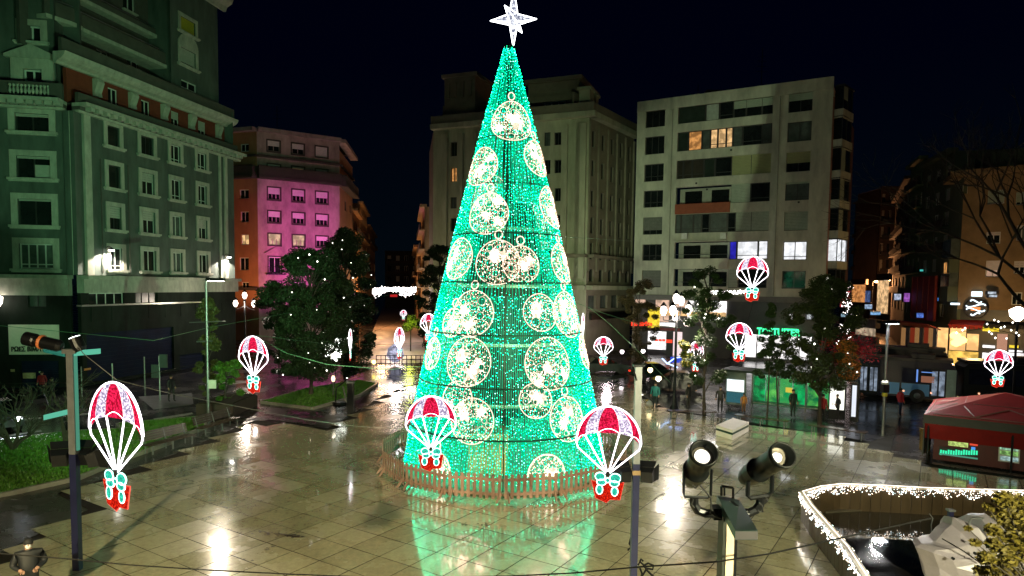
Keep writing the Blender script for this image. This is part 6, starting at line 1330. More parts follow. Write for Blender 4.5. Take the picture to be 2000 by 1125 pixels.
# ================================================================== BUS STOP SHELTER AND BUSES
SG = glass('green tinted shelter glass', (.55, .85, .65))
s0, s1 = G(1456, 803), G(1622, 822); sv = (s1 - s0); sv.z = 0; sd = sv.normalized(); sn = Vector((sd.y, -sd.x, 0)); SL = sv.length
def S_(u, d, z): return Vector((s0.x, s0.y, 0)) + sd * u - sn * d + Vector((0, 0, z))
t = thing('bus_shelter', 'glass bus shelter glowing green with posters, behind the right-hand benches', 'bus shelter', (s0.x, s0.y, 0))
def sbox(u0, u1, d0, d1, z0, z1, mat, nm, par=None):
    m = MB(); m.hexa([S_(u0, d0, z0), S_(u1, d0, z0), S_(u1, d1, z0), S_(u0, d1, z0), S_(u0, d0, z1), S_(u1, d0, z1), S_(u1, d1, z1), S_(u0, d1, z1)]); return obj(nm, m, mat, par or t)
sbox(-1.6, SL + 1.3, -.3, 1.9, 2.55, 2.68, M('dark shelter roof', (.03, .04, .035), .3, .4), 'roof')
for u in (-1.55, 0, SL * .33, SL * .66, SL, SL + 1.2): sbox(u - .04, u + .04, 1.4, 1.48, .05, 2.55, STEEL, 'post')
GP = [E('green poster light', (.02, .75, .32), .95, pat=.65, scale=1.6, col2=(.05, .16, .09)), E('yellow green poster light', (.40, .78, .22), 1.0, pat=.75, scale=1.3, col2=(.01, .22, .12)), E('deep green poster light', (.01, .42, .2), 1.0, pat=.7, scale=1.2, col2=(.22, .5, .2))]
for i in range(6):
    a = SL * i / 6; sbox(a + .05, a + SL / 6 - .05, 1.60, 1.64, .55, 2.15, GP[i % 3], 'poster_panel'); sbox(a + .02, a + SL / 6 - .02, 1.42, 1.44, .3, 2.5, SG, 'glass_pane')
sbox(.2, SL - .3, .9, 1.3, .45, .52, STEEL, 'seat')
sbox(SL * .42, SL * .5, 1.36, 1.4, 1.3, 1.62, E('yellow notice', (1, .8, .1), .7), 'notice')
adp = sbox(-1.5, -.2, .55, .7, .25, 2.45, M('grey ad frame', (.12, .16, .15), .4), 'advert_frame'); sbox(-1.42, -.3, .5, .545, 1.15, 1.95, E('white ad light', (.9, 1, 1), 1.4, pat=.2, scale=2), 'advert_light', adp); sbox(-1.42, -.3, .5, .545, .4, 1.1, E('dim teal ad light', (.08, .3, .36), .5, pat=.4), 'advert_light', adp)
adp = sbox(SL - .2, SL + .75, .25, .4, .1, 2.3, BLACKMETAL, 'advert_frame'); sbox(SL - .12, SL + .68, .2, .245, .7, 2.2, E('cream ad light', (1, 1, .88), 1.6, pat=.25, scale=1.6), 'advert_light', adp)
adp = sbox(SL + 1.05, SL + 1.5, .1, .25, .1, 2.4, BLACKMETAL, 'advert_frame'); sbox(SL + 1.12, SL + 1.35, .05, .095, .4, 2.3, E('cool ad light', (.85, .9, 1), 1.0), 'advert_light', adp)

def bus(pa, pb, Hh, lab, lit, body, pref, d=2.5, wheels=(.38, .82)):
    a, b = Vector((pa.x, pa.y, 0)), Vector((pb.x, pb.y, 0)); L = (b - a).length; ang = math.atan2((b - a).y, (b - a).x); t = thing('bus', lab, 'bus', (a.x, a.y, 0), ang)
    def bx(x0, x1, y0, y1, z0, z1, mat, nm, par=None): m = MB(); m.box(x0, x1, y0, y1, z0, z1); return obj(nm, m, mat, par or t, local=True)
    m = MB(); z0 = .35; pf = [(0, z0), (L, z0), (L, Hh * .75), (L - .25, Hh - .1), (L - .5, Hh), (.3, Hh), (0, Hh - .3)]
    m.slab([(x, d, z) for x, z in pf], (0, -(d - .03), 0)); obj('body', m, body[0], t, local=True)
    bx(.1, L - .3, .2, d - .2, Hh + .003, Hh + .2, M('dark bus roof', (.035, .032, .035), .4), 'roof_fairing'); bx(L * .55, L * .78, .5, d - .5, Hh + .21, Hh + .5, M('dark bus roof', (.035, .032, .035), .4), 'roof_unit')
    for (x0, x1, k) in pref:
        if k == 'panel': bx(x0 * L, x1 * L, -.02, .02, .5, 1.35, body[1], 'side_panel')
        if k == 'win': 
            w_ = bx(x0 * L, x1 * L, -.03, .02, 1.42, 2.5, M('bus side glass', (.02, .025, .05), .05, var=.4, scale=1.5), 'window'); 
            if lit: bx(x0 * L + .9, x0 * L + 1.0, -.05, -.031, 1.5, 2.4, E('blue handrail glow', (.2, .4, 1), .8), 'glowing_rail', w_); bx(x0 * L + 1.2, x0 * L + 2.0, -.05, -.031, 1.5, 1.95, E('dim orange seat glow', (.6, .25, .15), .4), 'glowing_seat', w_); bx(x0 * L + 1.2, x0 * L + 2.0, -.05, -.031, 2.2, 2.26, E('blue handrail glow', (.2, .4, 1), .8), 'glowing_rail', w_)  # seats and rails emit light themselves, standing for a lit cabin
        if k == 'door':
            dr_ = bx(x0 * L, x1 * L, -.03, .02, .4, 2.5, BLACKMETAL, 'door'); w2 = (x1 - x0) * L
            for f in (.08, .56): bx(x0 * L + w2 * f, x0 * L + w2 * (f + .36), -.05, -.031, .6, 2.35, E('pale door glass', (.45, .55, .7), .6, pat=.7, scale=2.5), 'pane', dr_)
        if k == 'mint': bx(x0 * L, x1 * L, -.03, .02, .5, 2.5, M('mint bus panel', (.32, .5, .45), .4), 'side_panel')
    for f in wheels:
        w_ = MB(); w_.lathe([(.2, 0), (.48, .02), (.5, .08), (.5, .26), (.4, .3)], 22, (L * f, -.04, .5), (0, 1, 0)); wh = obj('wheel', w_, RUBBER, t, local=True); w_ = MB(); w_.lathe([(.05, -.02), (.16, 0), (.24, .03)], 16, (L * f, -.06, .5), (0, 1, 0)); obj('rim', w_, STEEL, wh, local=True)
        for dx in (-.85, .85): bx(L * f + dx - .06, L * f + dx + .06, -.05, -.02, .72, .84, E('amber side marker', (1, .45, .25), 1.6), 'marker_light')
    return t
NAVY = M('navy bus paint', (.018, .02, .045), .25, var=.1); SKY = M('light blue bus paint', (.12, .38, .80), .3, var=.08); DGR = M('dark green bus paint', (.02, .026, .024), .3, var=.1)
bus(G(1672, 776), G(1868, 793), 2.95, 'articulated dark and light blue city bus waiting behind the steel lamp pole', True, (NAVY, SKY), [(.03, .11, 'door'), (.13, .22, 'door'), (.46, .735, 'panel'), (.46, .735, 'win'), (.745, .89, 'door'), (.895, .985, 'mint'), (.25, .44, 'panel')], wheels=(.62,))
bus(G(1880, 788), G(2080, 800), 2.9, 'dark green bus partly cut off by the right edge, behind the red tent', False, (DGR, DGR), [(.05, .3, 'win'), (.34, .6, 'win'), (.65, .9, 'win')], wheels=(.3, .8))
bus(G(1672, 748), G(1852, 762), 3.1, 'black van-like bus behind the blue bus with its roof unit showing', False, (M('black bus paint', (.015, .014, .022), .25), NAVY), [(.05, .45, 'win'), (.5, .9, 'win')], wheels=(.2, .8))
def car(p, ang, col, label, lights=False):
    t = thing('parked_car', label, 'car', (p.x, p.y, 0), ang, group='cars near the right-hand street'); c_ = col
    m = MB(); pf = [(-2.1, .35), (-1.6, .25), (1.6, .25), (2.1, .35), (2.15, .7), (1.9, .85), (1.0, .95), (-1.7, .98), (-2.1, .85)]; m.slab([(x, .85, z) for x, z in pf], (0, -1.7, 0)); obj('body', m, c_, t, local=True)
    m = MB(); pf = [(-1.6, .98), (-1.1, 1.42), (.2, 1.45), (.95, .97)]; m.slab([(x, .72, z) for x, z in pf], (0, -1.44, 0)); obj('cabin', m, DARKPANE, t, local=True); m = MB(); m.box(-1.0, .15, -.70, .70, 1.452, 1.49); obj('roof', m, c_, t, local=True)
    for x in (-1.35, 1.3):
        for y in (-.87, .67): w_ = MB(); w_.lathe([(.15, 0), (.31, .01), (.32, .05), (.32, .19)], 16, (x, y, .32), (0, 1, 0)); obj('wheel', w_, RUBBER, t, local=True)
    for y in (-.6, .6):
        m = MB(); m.lathe([(.17, 0), (.14, .05), (.03, .07)], 12, (2.08, y, .68), (1, 0, 0)) if lights else m.box(2.1, 2.17, y - .18, y + .18, .6, .74); obj('headlight', m, E('headlight', (.9, .95, 1), 40) if lights else M('headlight glass', (.4, .4, .4), .1), t, local=True); m = MB(); m.box(-2.16, -2.09, y - .18, y + .18, .65, .78); obj('tail_light', m, E('tail light', (1, .05, .02), 1.5), t, local=True)
    return t
car(at(1318, 715, 50) * Vector((1, 1, 0)) if False else Vector((at(1318, 715, 52).x, 52, 0)), rad(170), M('dark car paint', (.02, .02, .025), .15, .3), 'dark car standing behind the benches under the edge-on wires', False)
car(Vector((at(1280, 700, 58).x, 58, 0)), rad(10), M('green black car paint', (.015, .04, .03), .15, .3), 'black car beneath the thin brown tree near the shops')
car(Vector((at(1240, 735, 47).x, 62, 0)), rad(4), M('grey car paint', (.08, .09, .09), .15, .3), 'grey car half hidden right of the light tree')
hd = G(30, 842); c_ = car(Vector((hd.x - 1.5, hd.y + .6, 0)), rad(-42), M('silver car paint', (.25, .26, .28), .2, .5), 'silver car with glaring headlights behind the bare shrub at the left edge', True); c_['group'] = 'cars on the left road'
lamp('SPOT', (hd.x + .6, hd.y - 1.2, .8), 500, (.85, .9, 1), .15, (hd.x + 4, hd.y - 4, 0), 90, .5)
# blue neon shape in front of the shops
nb_ = thing('neon_figure', 'blue-white neon cross strokes above the dark car, left of the lowest right-hand parachute', 'neon sign', tuple(at(1310, 708, 50)))
for pts in ([(1293, 700), (1302, 709), (1324, 718)], [(1302, 711), (1318, 699), (1335, 697)]): m = MB(); m.tube([at(x, y, 50) for x, y in pts], .05, 5); obj('neon_stroke', m, E('blue white neon', (.4, .6, 1), 3), nb_)
m = MB(); p = at(1324, 703, 50.2); m.box(p.x - .55, p.x + .55, p.y, p.y + .1, p.z - .22, p.z + .22); obj('neon_panel', m, E('deep blue neon', (.05, .1, .8), .8), nb_); m = MB(); p = at(1310, 706, 50.4); m.tube([(p.x, p.y, 0), (p.x, p.y, p.z)], .04, 5); obj('stand', m, BLACKMETAL, nb_)

# ================================================================== PEOPLE
def person(label, loc, face, h=1.72, cols=((.02, .02, .025), (.02, .02, .025)), arms='down', mask=False, hat=None, fingers=False, stride=.0, hair=(.02, .015, .01), grp=None, bulk=1.0):
    t = thing('person', label, 'person', loc, face, group=grp); s = h / 1.72
    v = []; e = []; r = []
    def add(p, rr, par=None): v.append(tuple(c * s for c in p)); r.append(rr * s); i = len(v) - 1; (e.append((par, i)) if par is not None else None); return i
    pel = add((0, 0, .95), .15 * bulk); sp = add((0, .01, 1.15), .145 * bulk ** 1.5, pel); ch = add((0, 0, 1.36), .165 * bulk, sp); nk = add((0, 0, 1.50), .062, ch); 
    hd1 = add((0, -.01, 1.58), .078, nk); hd2 = add((0, -.01, 1.66), .088, hd1); hd3 = add((0, .0, 1.71), .06, hd2)
    hands = []
    for sx in (-1, 1):
        hp = add((sx * .10, 0, .88), .105, pel); kn = add((sx * .11, -.02 + stride * sx * -.5, .49), .072, hp); an = add((sx * .11, stride * sx * .5 if False else -stride * sx * .6, .09), .045, kn); add((sx * .12, an and -.13 - stride * sx * .6, .035), .04, an)
        sh = add((sx * .20 * bulk ** .5, 0, 1.42), .075 * bulk, ch)
        if arms == 'front': el = add((sx * .31, .0, 1.17), .068 * bulk, sh); wr = add((sx * .16, -.20, 1.10), .042, el)
        elif arms == 'reach' and sx == 1: el = add((.27, -.12, 1.22), .06, sh); wr = add((.28, -.36, 1.28), .04, el)
        else: el = add((sx * .27, .03, 1.16), .058, sh); wr = add((sx * .27, -.06, .93), .04, el)
        pm = add(tuple(Vector(v[wr]) / s + ((Vector(v[wr]) - Vector(v[el])) / s).normalized() * .07), .036, wr); hands.append((Vector(v[wr]), Vector(v[pm]), sx))
    me = bpy.data.meshes.new('body'); me.from_pydata(v, e, []); ob = bpy.data.objects.new('body', me); C.objects.link(ob)
    md = ob.modifiers.new('skin', 'SKIN'); 
    for i, q in enumerate(me.skin_vertices[0].data): q.radius = (r[i], r[i]); q.use_root = (i == 0)
    sb = ob.modifiers.new('sub', 'SUBSURF'); sb.levels = 2; sb.render_levels = 2
    dg = bpy.context.evaluated_depsgraph_get(); nm = bpy.data.meshes.new_from_object(ob.evaluated_get(dg)); bpy.data.objects.remove(ob)
    SK = M('skin', (.42, .24, .17), .5, var=.05); TOP = M('jacket %s' % (cols[0],), cols[0], .6, var=.15, scale=12, bump=.2); BOT = M('trousers %s' % (cols[1],), cols[1], .7, var=.15, scale=12)
    SHO = M('black shoe leather', (.012, .012, .012), .4)
    nm.materials.clear()
    for q in (SK, TOP, BOT, SHO): nm.materials.append(q)
    for p in nm.polygons:
        c_ = p.center / s; hand = any((p.center - (b * .7 + a * .3)).length < .075 * s for a, b, _ in hands)
        p.material_index = 0 if (c_.z > 1.515 or hand) else (1 if c_.z > .86 else (3 if c_.z < .10 else 2)); p.use_smooth = True
        if abs(c_.x) > .2 and .86 > c_.z > .7 and not hand: p.material_index = 1
    nm.name = 'body'; bo = bpy.data.objects.new('body', nm); C.objects.link(bo); bo.parent = t
    def sub(nm_, mb, mat, par=None): return obj(nm_, mb, mat, par or bo, local=True, smooth=True)
    # head details: nose, ears, eyes, hair
    m = MB(); m.lathe([(.004, .03), (.018, 0), (.012, -.02)], 8, (0, -.10 * s, 1.64 * s), (0, -.3, -1)); sub('nose', m, SK)
    for sx in (-1, 1):
        m = MB(); m.lathe([(.028, -.006), (.026, .012)], 10, (sx * .083 * s, .0, 1.645 * s), (sx, 0, 0)); sub('ear', m, SK)
        m = MB(); m.octa((sx * .032 * s, -.088 * s, 1.665 * s), .012 * s); sub('eye', m, M('dark eye', (.02, .02, .02), .2, var=0))
    m = MB(); m.box(-.025 * s, .025 * s, -.096 * s, -.085 * s, 1.598 * s, 1.606 * s); sub('mouth', m, M('lip', (.3, .1, .08), .5, var=0))
    hm = MB(); R0 = .098 * s; Z0 = 1.665 * s; cap_prof = [(R0 * 1.0, -.03 * s), (R0 * 1.02, .02 * s), (R0 * .9, .065 * s), (R0 * .55, .095 * s), (.004, .105 * s)]
    hm.lathe(cap_prof, 16, (0, .012 * s, Z0 + .01)); sub('hat' if hat else 'hair', hm, M('cap cloth', hat, .7) if hat else M('hair %s' % (hair,), hair, .6))
    if mask:
        m = MB(); m.lathe([(.062, 0), (.056, .03), (.03, .05)], 12, (0, -.062 * s, 1.605 * s), (0, -1, 0)); sub('face_mask', m, M('white face mask', (.7, .75, .78), .6))
    for wr, pm_, sx in hands:
        d_ = (pm_ - wr).normalized(); side = d_.cross(Vector((0, -1, 0.2))).normalized()
        if side.length < .1: side = Vector((1, 0, 0))
        for k, (o_, L_) in enumerate(((-.03, .06), (-.01, .075), (.01, .078), (.03, .065))):
            m = MB(); a = pm_ + side * o_ * s - d_ * .01; b = a + d_ * L_ * .55 * s; c_ = b + (d_ * .6 + Vector((0, -.0, -.5))).normalized() * L_ * .5 * s; m.tube([a, b, c_], .0095 * s, 6, r1=.007 * s); sub('finger', m, SK)
        m = MB(); a = wr.lerp(pm_, .4) + side * -.03 * s * sx; m.tube([a, a - side * .03 * s * sx + d_ * .03 * s, a - side * .03 * s * sx + d_ * .06 * s], .011 * s, 6, r1=.008 * s); sub('thumb', m, SK)
    # collar and coat hem so that the clothes end cleanly
    m = MB(); m.lathe([(.085 * s, 0), (.10 * s, .015 * s), (.082 * s, .05 * s)], 14, (0, .0, 1.475 * s)); sub('collar', m, TOP)
    return t
fp = at(55, 1057, 14.0); yb_ = None
# standing so that the head lands where the photo shows it: solve the distance for a 1.74 m person
best = min(((abs((at(55, 1057, 8 + k * .05).z) - 1.80), 8 + k * .05) for k in range(260)), key=lambda q: q[0]); fd = best[1]; q = at(55, 1057, fd)
person('masked person in a dark coat and cap, cut off by the bottom left edge', (q.x, q.y, .07), rad(35) , 1.74, ((.006, .008, .011), (.008, .008, .012)), 'front', bulk=1.28, mask=True, hat=(.012, .012, .014))
def gp(x, y, z=.02): p = G(x, y); return (p.x, p.y, z)
person('walker in dark clothes before the navy shutters at the left', gp(335, 785), rad(70), 1.75, ((.015, .015, .02), (.02, .02, .02)), stride=.2)
person('person in a red top at the far left in front of the dark door', gp(83, 775), rad(10), 1.7, ((.35, .02, .03), (.02, .02, .02)))
person('cyclist-like walker in khaki beside the person in red at the far left', gp(103, 792), rad(-60), 1.75, ((.02, .02, .025), (.14, .11, .08)), 'reach', stride=.25)
person('person in a teal raincoat standing right of the light tree', gp(1279, 799), rad(-30), 1.72, ((.02, .2, .2), (.02, .03, .03)), stride=.1)
person('dark figure waiting under the branched lamp, left of the bus shelter', gp(1344, 800), rad(40), 1.7, ((.015, .015, .015), (.02, .02, .02)), 'reach')
person('dark figure standing left of the white advert panel', gp(1406, 806), rad(-20), 1.66, ((.012, .012, .012), (.012, .012, .02)))
person('figure in a dark green coat seen before the shelter posters', gp(1548, 815), rad(15), 1.7, ((.01, .03, .02), (.01, .02, .015)))
person('person in a red jacket waiting in front of the cream advert panel', gp(1606, 826), rad(120), 1.7, ((.3, .01, .01), (.01, .01, .01)))  # jacket is plain red
person('stooping dark figure at the right end of the shelter, by the cream advert', gp(1634, 822), rad(-80), 1.6, ((.01, .012, .012), (.012, .012, .012)), 'front')
person('walker in a red jacket and blue trousers crossing the wet road before the blue bus', gp(1757, 812), rad(95), 1.72, ((.5, .02, .03), (.02, .05, .14)), stride=.2)
person('orange-coloured figure by the advert panel behind the middle bench', gp(1452, 806), rad(0), 1.2, ((.5, .2, .04), (.2, .08, .02)))  # orange light on the figure is put into its clothes
# bag carried by the teal person
m = MB(); q = G(1268, 797); m.lathe([(.05, 0), (.2, .08), (.24, .2), (.12, .38), (.03, .42)], 10, (q.x, q.y, .1)); tag(obj('shopping_bag', m, M('white plastic bag', (.6, .6, .6), .5)), 'pale rounded bag beside the person in the teal raincoat', 'bag')

# street furniture on the middle left: bins, plinth sculpture
q = G(685, 808); t = thing('information_post', 'dark upright information post at the edge of the middle lawn', 'post', tuple(q)); m = MB(); m.box(q.x - .2, q.x + .2, q.y - .12, q.y + .12, .05, 1.9); obj('pillar', m, BLACKMETAL, t); m = MB(); m.box(q.x - .24, q.x + .24, q.y - .15, q.y + .15, 1.903, 2.0); obj('cap', m, STEEL, t)
q = G(664, 790); t = thing('bicycle_stand', 'dark angular metal stand with a pale bent arm beside the middle lawn', 'stand', tuple(q)); m = MB(); m.tube([q + Vector((-.3, 0, .1)), q + Vector((-.25, 0, 1.1)), q + Vector((.5, 0, 1.7))], .05, 5); obj('arm', m, BLACKMETAL, t); m = MB(); m.tube([q + Vector((.45, 0, .1)), q + Vector((.2, 0, 1.2))], .05, 5); obj('strut', m, STEEL, t); m = MB(); m.lathe([(.5, 0), (.45, .12), (.2, .16)], 12, q + Vector((0, 0, .05))); obj('foot_plate', m, BLACKMETAL, t)
# planter under the second tree
q0, q1 = G(380, 815), G(455, 800); m = MB(); m.box(q0.x, q1.x + 1, q0.y + .2, q0.y + 4, .01, .75); t = thing('planter', 'long dark planter wall under the yellow-green shrub tree at the left', 'planter', (q0.x, q0.y, 0)); obj('wall', m, M('dark brown planter', (.045, .03, .025), .5, var=.2), t)
m = MB(); m.box(q0.x + .1, q1.x + .9, q0.y + .3, q0.y + 3.9, .753, .80); obj('soil', m, M('soil', (.03, .02, .012), .9), t)

# ================================================================== TREES
LEAFM = {}
def leafmat(name, c):
    if name not in LEAFM:
        m = bpy.data.materials.new(name); m.use_nodes = True; n = m.node_tree; b = n.nodes['Principled BSDF']; g = n.nodes.new('ShaderNodeNewGeometry'); r = n.nodes.new('ShaderNodeValToRGB')
        r.color_ramp.elements[0].color = (*[v * .55 for v in c], 1); r.color_ramp.elements[1].color = (*[v * 1.5 for v in c], 1); n.links.new(g.outputs['Random Per Island'], r.inputs[0]); n.links.new(r.outputs[0], b.inputs['Base Color']); b.inputs['Roughness'].default_value = .5
        LEAFM[name] = m
    return LEAFM[name]
BARK = M('dark bark', (.05, .04, .03), .85, var=.3, scale=8, bump=.4)
def leaves(rr, clumps, n, size, mats):
    mb = MB()
    for i in range(n):
        c, r = rr.choice(clumps); v = Vector((rr.gauss(0, 1), rr.gauss(0, 1), rr.gauss(0, 1))).normalized() * r * (rr.random() ** .45); v.z *= .75; p = c + v
        a = Vector((rr.gauss(0, 1), rr.gauss(0, 1), rr.gauss(0, .6))).normalized(); b = a.orthogonal().normalized(); s = size * rr.uniform(.6, 1.3); k = len(mb.v)
        mb.v += [tuple(p - a * s), tuple(p + b * s * .45), tuple(p + a * s), tuple(p - b * s * .45)]; mb.f.append([k, k + 1, k + 2, k + 3]); mb.mi.append(0)
    return mb
def tree(x, ybase, d, ytop, wpx, label, seed, mat, n=9000, size=.11, kind='round', ycrown=None, trunk=.16, lean=0, base=None, lights=0, lightmat=None, clumpn=60, tint=None, name='tree'):
    rr = random.Random(seed); b = base or Vector((at(x, 556, d).x, d, 0)); s_ = 1300 / d; H = at(x, ytop, d).z; z0 = at(x, ycrown or (ytop + (ybase - ytop) * .6), d).z; W = wpx / s_ / 2
    t = thing(name, label, 'tree', tuple(b), group='trees round the square'); t_ = MB(); top = Vector((lean, 0, H * .9)); mid = Vector((lean * .4 + rr.gauss(0, .1), 0, z0))
    t_.tube([(0, 0, -.02), (0, 0, .3), tuple(mid * .5), tuple(mid), tuple(mid.lerp(top, .5)), tuple(top)], trunk, 8, r1=.02)
    clumps = []
    for i in range(clumpn):
        f = rr.random() ** .8; z = z0 + (H - z0) * f
        wr = {'round': math.sqrt(max(0, 1 - (2 * f - 1) ** 2)) * .9 + .1, 'cone': (1 - f) * .95 + .05, 'flame': (1 - f) ** .6 * (.5 + f) * .95 + .06}[kind] * W
        a = rr.random() * 6.283; q = wr * math.sqrt(rr.random()) * 1.0; c = Vector((q * math.cos(a) + lean * f, q * math.sin(a), z)); clumps.append((c, W * rr.uniform(.13, .30)))
        if i % 3 == 0: t_.tube([tuple(Vector((lean * f * .5, 0, max(z0 * .8, z - W * .6)))), tuple(c * .5 + Vector((0, 0, z * .5 - W * .1))), tuple(c)], trunk * .28, 5, r1=.01)
    obj('trunk', t_, BARK, t, local=True); cr = obj('crown', leaves(rr, clumps, n, size, None), mat, t, local=True); cr['kind'] = 'stuff'
    if tint:
        tm_, side, nn = tint; cc = [c for c in clumps if (c[0].x * side > W * .45) and c[0].z < z0 + (H - z0) * .45] or clumps[:3]; obj('autumn_or_lit_leaves', leaves(rr, cc, nn, size, None), tm_, t, local=True, kind='stuff')  # tint leaves
    if lights:
        lb = MB()
        for i in range(lights): c, r = rr.choice(clumps); lb.octa(c + Vector((rr.gauss(0, r * .5), -abs(rr.gauss(0, r)) , rr.gauss(0, r * .5))), rr.uniform(.035, .07))
        obj('fairy_bulbs', lb, lightmat or GOLDB, t, local=True, kind='stuff')
    return t
DG = leafmat('dark green leaf', (.022, .04, .014)); DG2 = leafmat('blackish green leaf', (.024, .048, .018)); YG = leafmat('yellow green leaf', (.07, .10, .015)); MG = leafmat('mid green leaf', (.028, .055, .014)); BRL = leafmat('brown leaf', (.05, .035, .015)); ORL = leafmat('orange leaf', (.42, .14, .02)); REDL = leafmat('crimson leaf', (.45, .02, .04)); GOLDL = leafmat('mustard leaf', (.09, .07, .008))
SPARK = E('small white fairy bulb', (1, .97, .85), 5)
tree(606, 772, 47, 492, 170, 'big dark leafy tree with its trunk on the middle lawn, left one of the pair', 31, DG2, 60000, .10, 'round', 735, .2, lights=26, lightmat=SPARK, clumpn=110)
tree(675, 735, 56, 452, 150, 'taller dark tree right behind the middle lawn tree, beside the pedestrian street', 32, DG2, 56000, .11, 'flame', 728, .22, lights=34, lightmat=SPARK, clumpn=110)
tree(545, 740, 60, 560, 95, 'smaller dark tree left of the big pair, near the three-armed lamp', 33, DG, 18000, .10, 'round', 730, .14, lights=8, lightmat=SPARK)
tree(405, 800, 42, 585, 66, 'upright yellow-green tree behind the slim lamp pole', 34, leafmat('olive leaf', (.07, .075, .02)), 11000, .10, 'flame', 790, .12, clumpn=50)
tree(440, 800, 41, 700, 62, 'low bright green bush beside the slim lamp pole', 35, leafmat('bright bush leaf', (.06, .14, .015)), 6000, .09, 'round', 790, .07, clumpn=30, name='bush')  # one brighter green for the whole bush
tree(858, 720, 66, 482, 92, 'dark green tree tucked behind the left side of the light tree', 36, DG, 20000, .11, 'round', 700, .2, clumpn=70)
tree(1250, 780, 52, 548, 82, 'thin brown-leaved tree before the warm shops', 37, BRL, 11000, .075, 'round', 715, .12, clumpn=50)
tree(1383, 800, 42, 528, 108, 'broad maple-like tree with low leaves coloured as if lit yellow, left of the highest parachute', 38, MG, 22000, .075, 'round', 755, .15, clumpn=60, tint=(leafmat('lamplight yellow leaf', (.30, .26, .02)), -1, 1800), lights=10, lightmat=SPARK)  # light from below is put into the yellow of the lower leaves
tree(1508, 812, 40.5, 592, 66, 'slim young tree between the middle benches and the shelter', 39, MG, 8000, .07, 'cone', 735, .07, clumpn=34)
tree(1530, 812, 40, 665, 70, 'second slim young tree beside the first, with a forked stem', 40, DG, 6500, .07, 'round', 738, .07, clumpn=26)
tree(1612, 830, 39, 545, 140, 'autumn tree with green top and crimson and orange tips, before the bus stop', 41, leafmat('deep olive leaf', (.035, .05, .012)), 36000, .08, 'round', 765, .16, clumpn=90, tint=(ORL, 1, 6500), lights=14, lightmat=SPARK)
rr = random.Random(77); t = [o for o in bpy.data.objects if o.get('label', '').startswith('autumn tree')][0]
H_ = at(1650, 690, 39); cl = [(Vector((H_.x + rr.gauss(0, .7), 39 + rr.gauss(0, .4), H_.z + rr.gauss(0, .5))) - t.location, .7) for _ in range(16)]; obj('autumn_or_lit_leaves', leaves(rr, cl, 900, .08, None), REDL, t, local=True, kind='stuff')
tree(652, 745, 50, 648, 52, 'small tree covered in white lights beside the edge-on parachute', 43, MG, 1500, .10, 'round', 702, .05, clumpn=26, lights=330, lightmat=E('white blossom bulb', (.95, 1, .9), 6))
tree(1655, 740, 74, 560, 46, 'slender tree wrapped in white and orange lights at the mouth of the right-hand street', 44, DG2, 1500, .12, 'cone', 680, .1, clumpn=30, lights=130, lightmat=E('pinkish white bulb', (1, .85, .85), 8))
def bare(base, label, seed, tips, trunk, lights=0, lm=None, spread=.5, levels=5, L0=1.6, up=.9, start=None):
    rr = random.Random(seed); t = thing('bare_tree', label, 'tree', tuple(base), group='trees round the square'); m = MB(); lb = MB()
    def grow(p, d, L, r, lv):
        q1_ = p + d * L * .5 + Vector((rr.gauss(0, .05), rr.gauss(0, .05), rr.gauss(0, .05))) * L; q = p + d * L; m.tube([p, q1_, q], r, 5 if lv > 1 else 3, r1=r * .62)
        if lights and lv <= levels - 1:
            for _ in range(2 if rr.random() < lights else 0): lb.octa(p.lerp(q, rr.random()) + Vector((0, -.03, rr.gauss(0, .04))), rr.uniform(.03, .06))
        if lv == 0: return
        for _ in range(rr.choice([2, 3, 3]) if lv > 1 else 3):
            nd = (d + Vector((rr.gauss(0, spread), rr.gauss(0, spread), rr.gauss(0, spread) * .7 + .12))).normalized(); grow(q, nd, L * rr.uniform(.62, .85), r * .62, lv - 1)
    for d, L in tips: grow(Vector(start or (0, 0, 0)), Vector(d).normalized(), L, trunk, levels)
    obj('branches', m, BARK, t, local=True)
    if lb.f: obj('fairy_bulbs', lb, lm, t, local=True, kind='stuff')
    return t
q = G(26, 884); bare(Vector((q.x, q.y, .14)), 'low bare many-stemmed tree on the left lawn before the headlights', 51, [((-.7, 0, .9), 1.0), ((.2, .1, 1), 1.0), ((.9, 0, .8), 1.0), ((-.2, -.2, 1), .8)], .10, levels=4, L0=1)
q = G(128, 868); bare(Vector((q.x, q.y, .14)), 'second bare small tree on the left lawn behind the left pole', 52, [((-.15, 0, 1), 1.2), ((.3, 0, 1), .9)], .11, levels=4)
q = at(2075, 800, 46); bare(Vector((q.x, 46, 0)), 'large bare tree reaching in from the right edge over the red tent', 53, [((-.14, 0, 1), 7.0)], .3, spread=.50, levels=6)
q = at(2100, 600, 50); bare(Vector((q.x, 50, 0)), 'second bare tree crown at the upper right edge', 54, [((-.35, .1, 1), 6.5)], .26, spread=.45, levels=6)
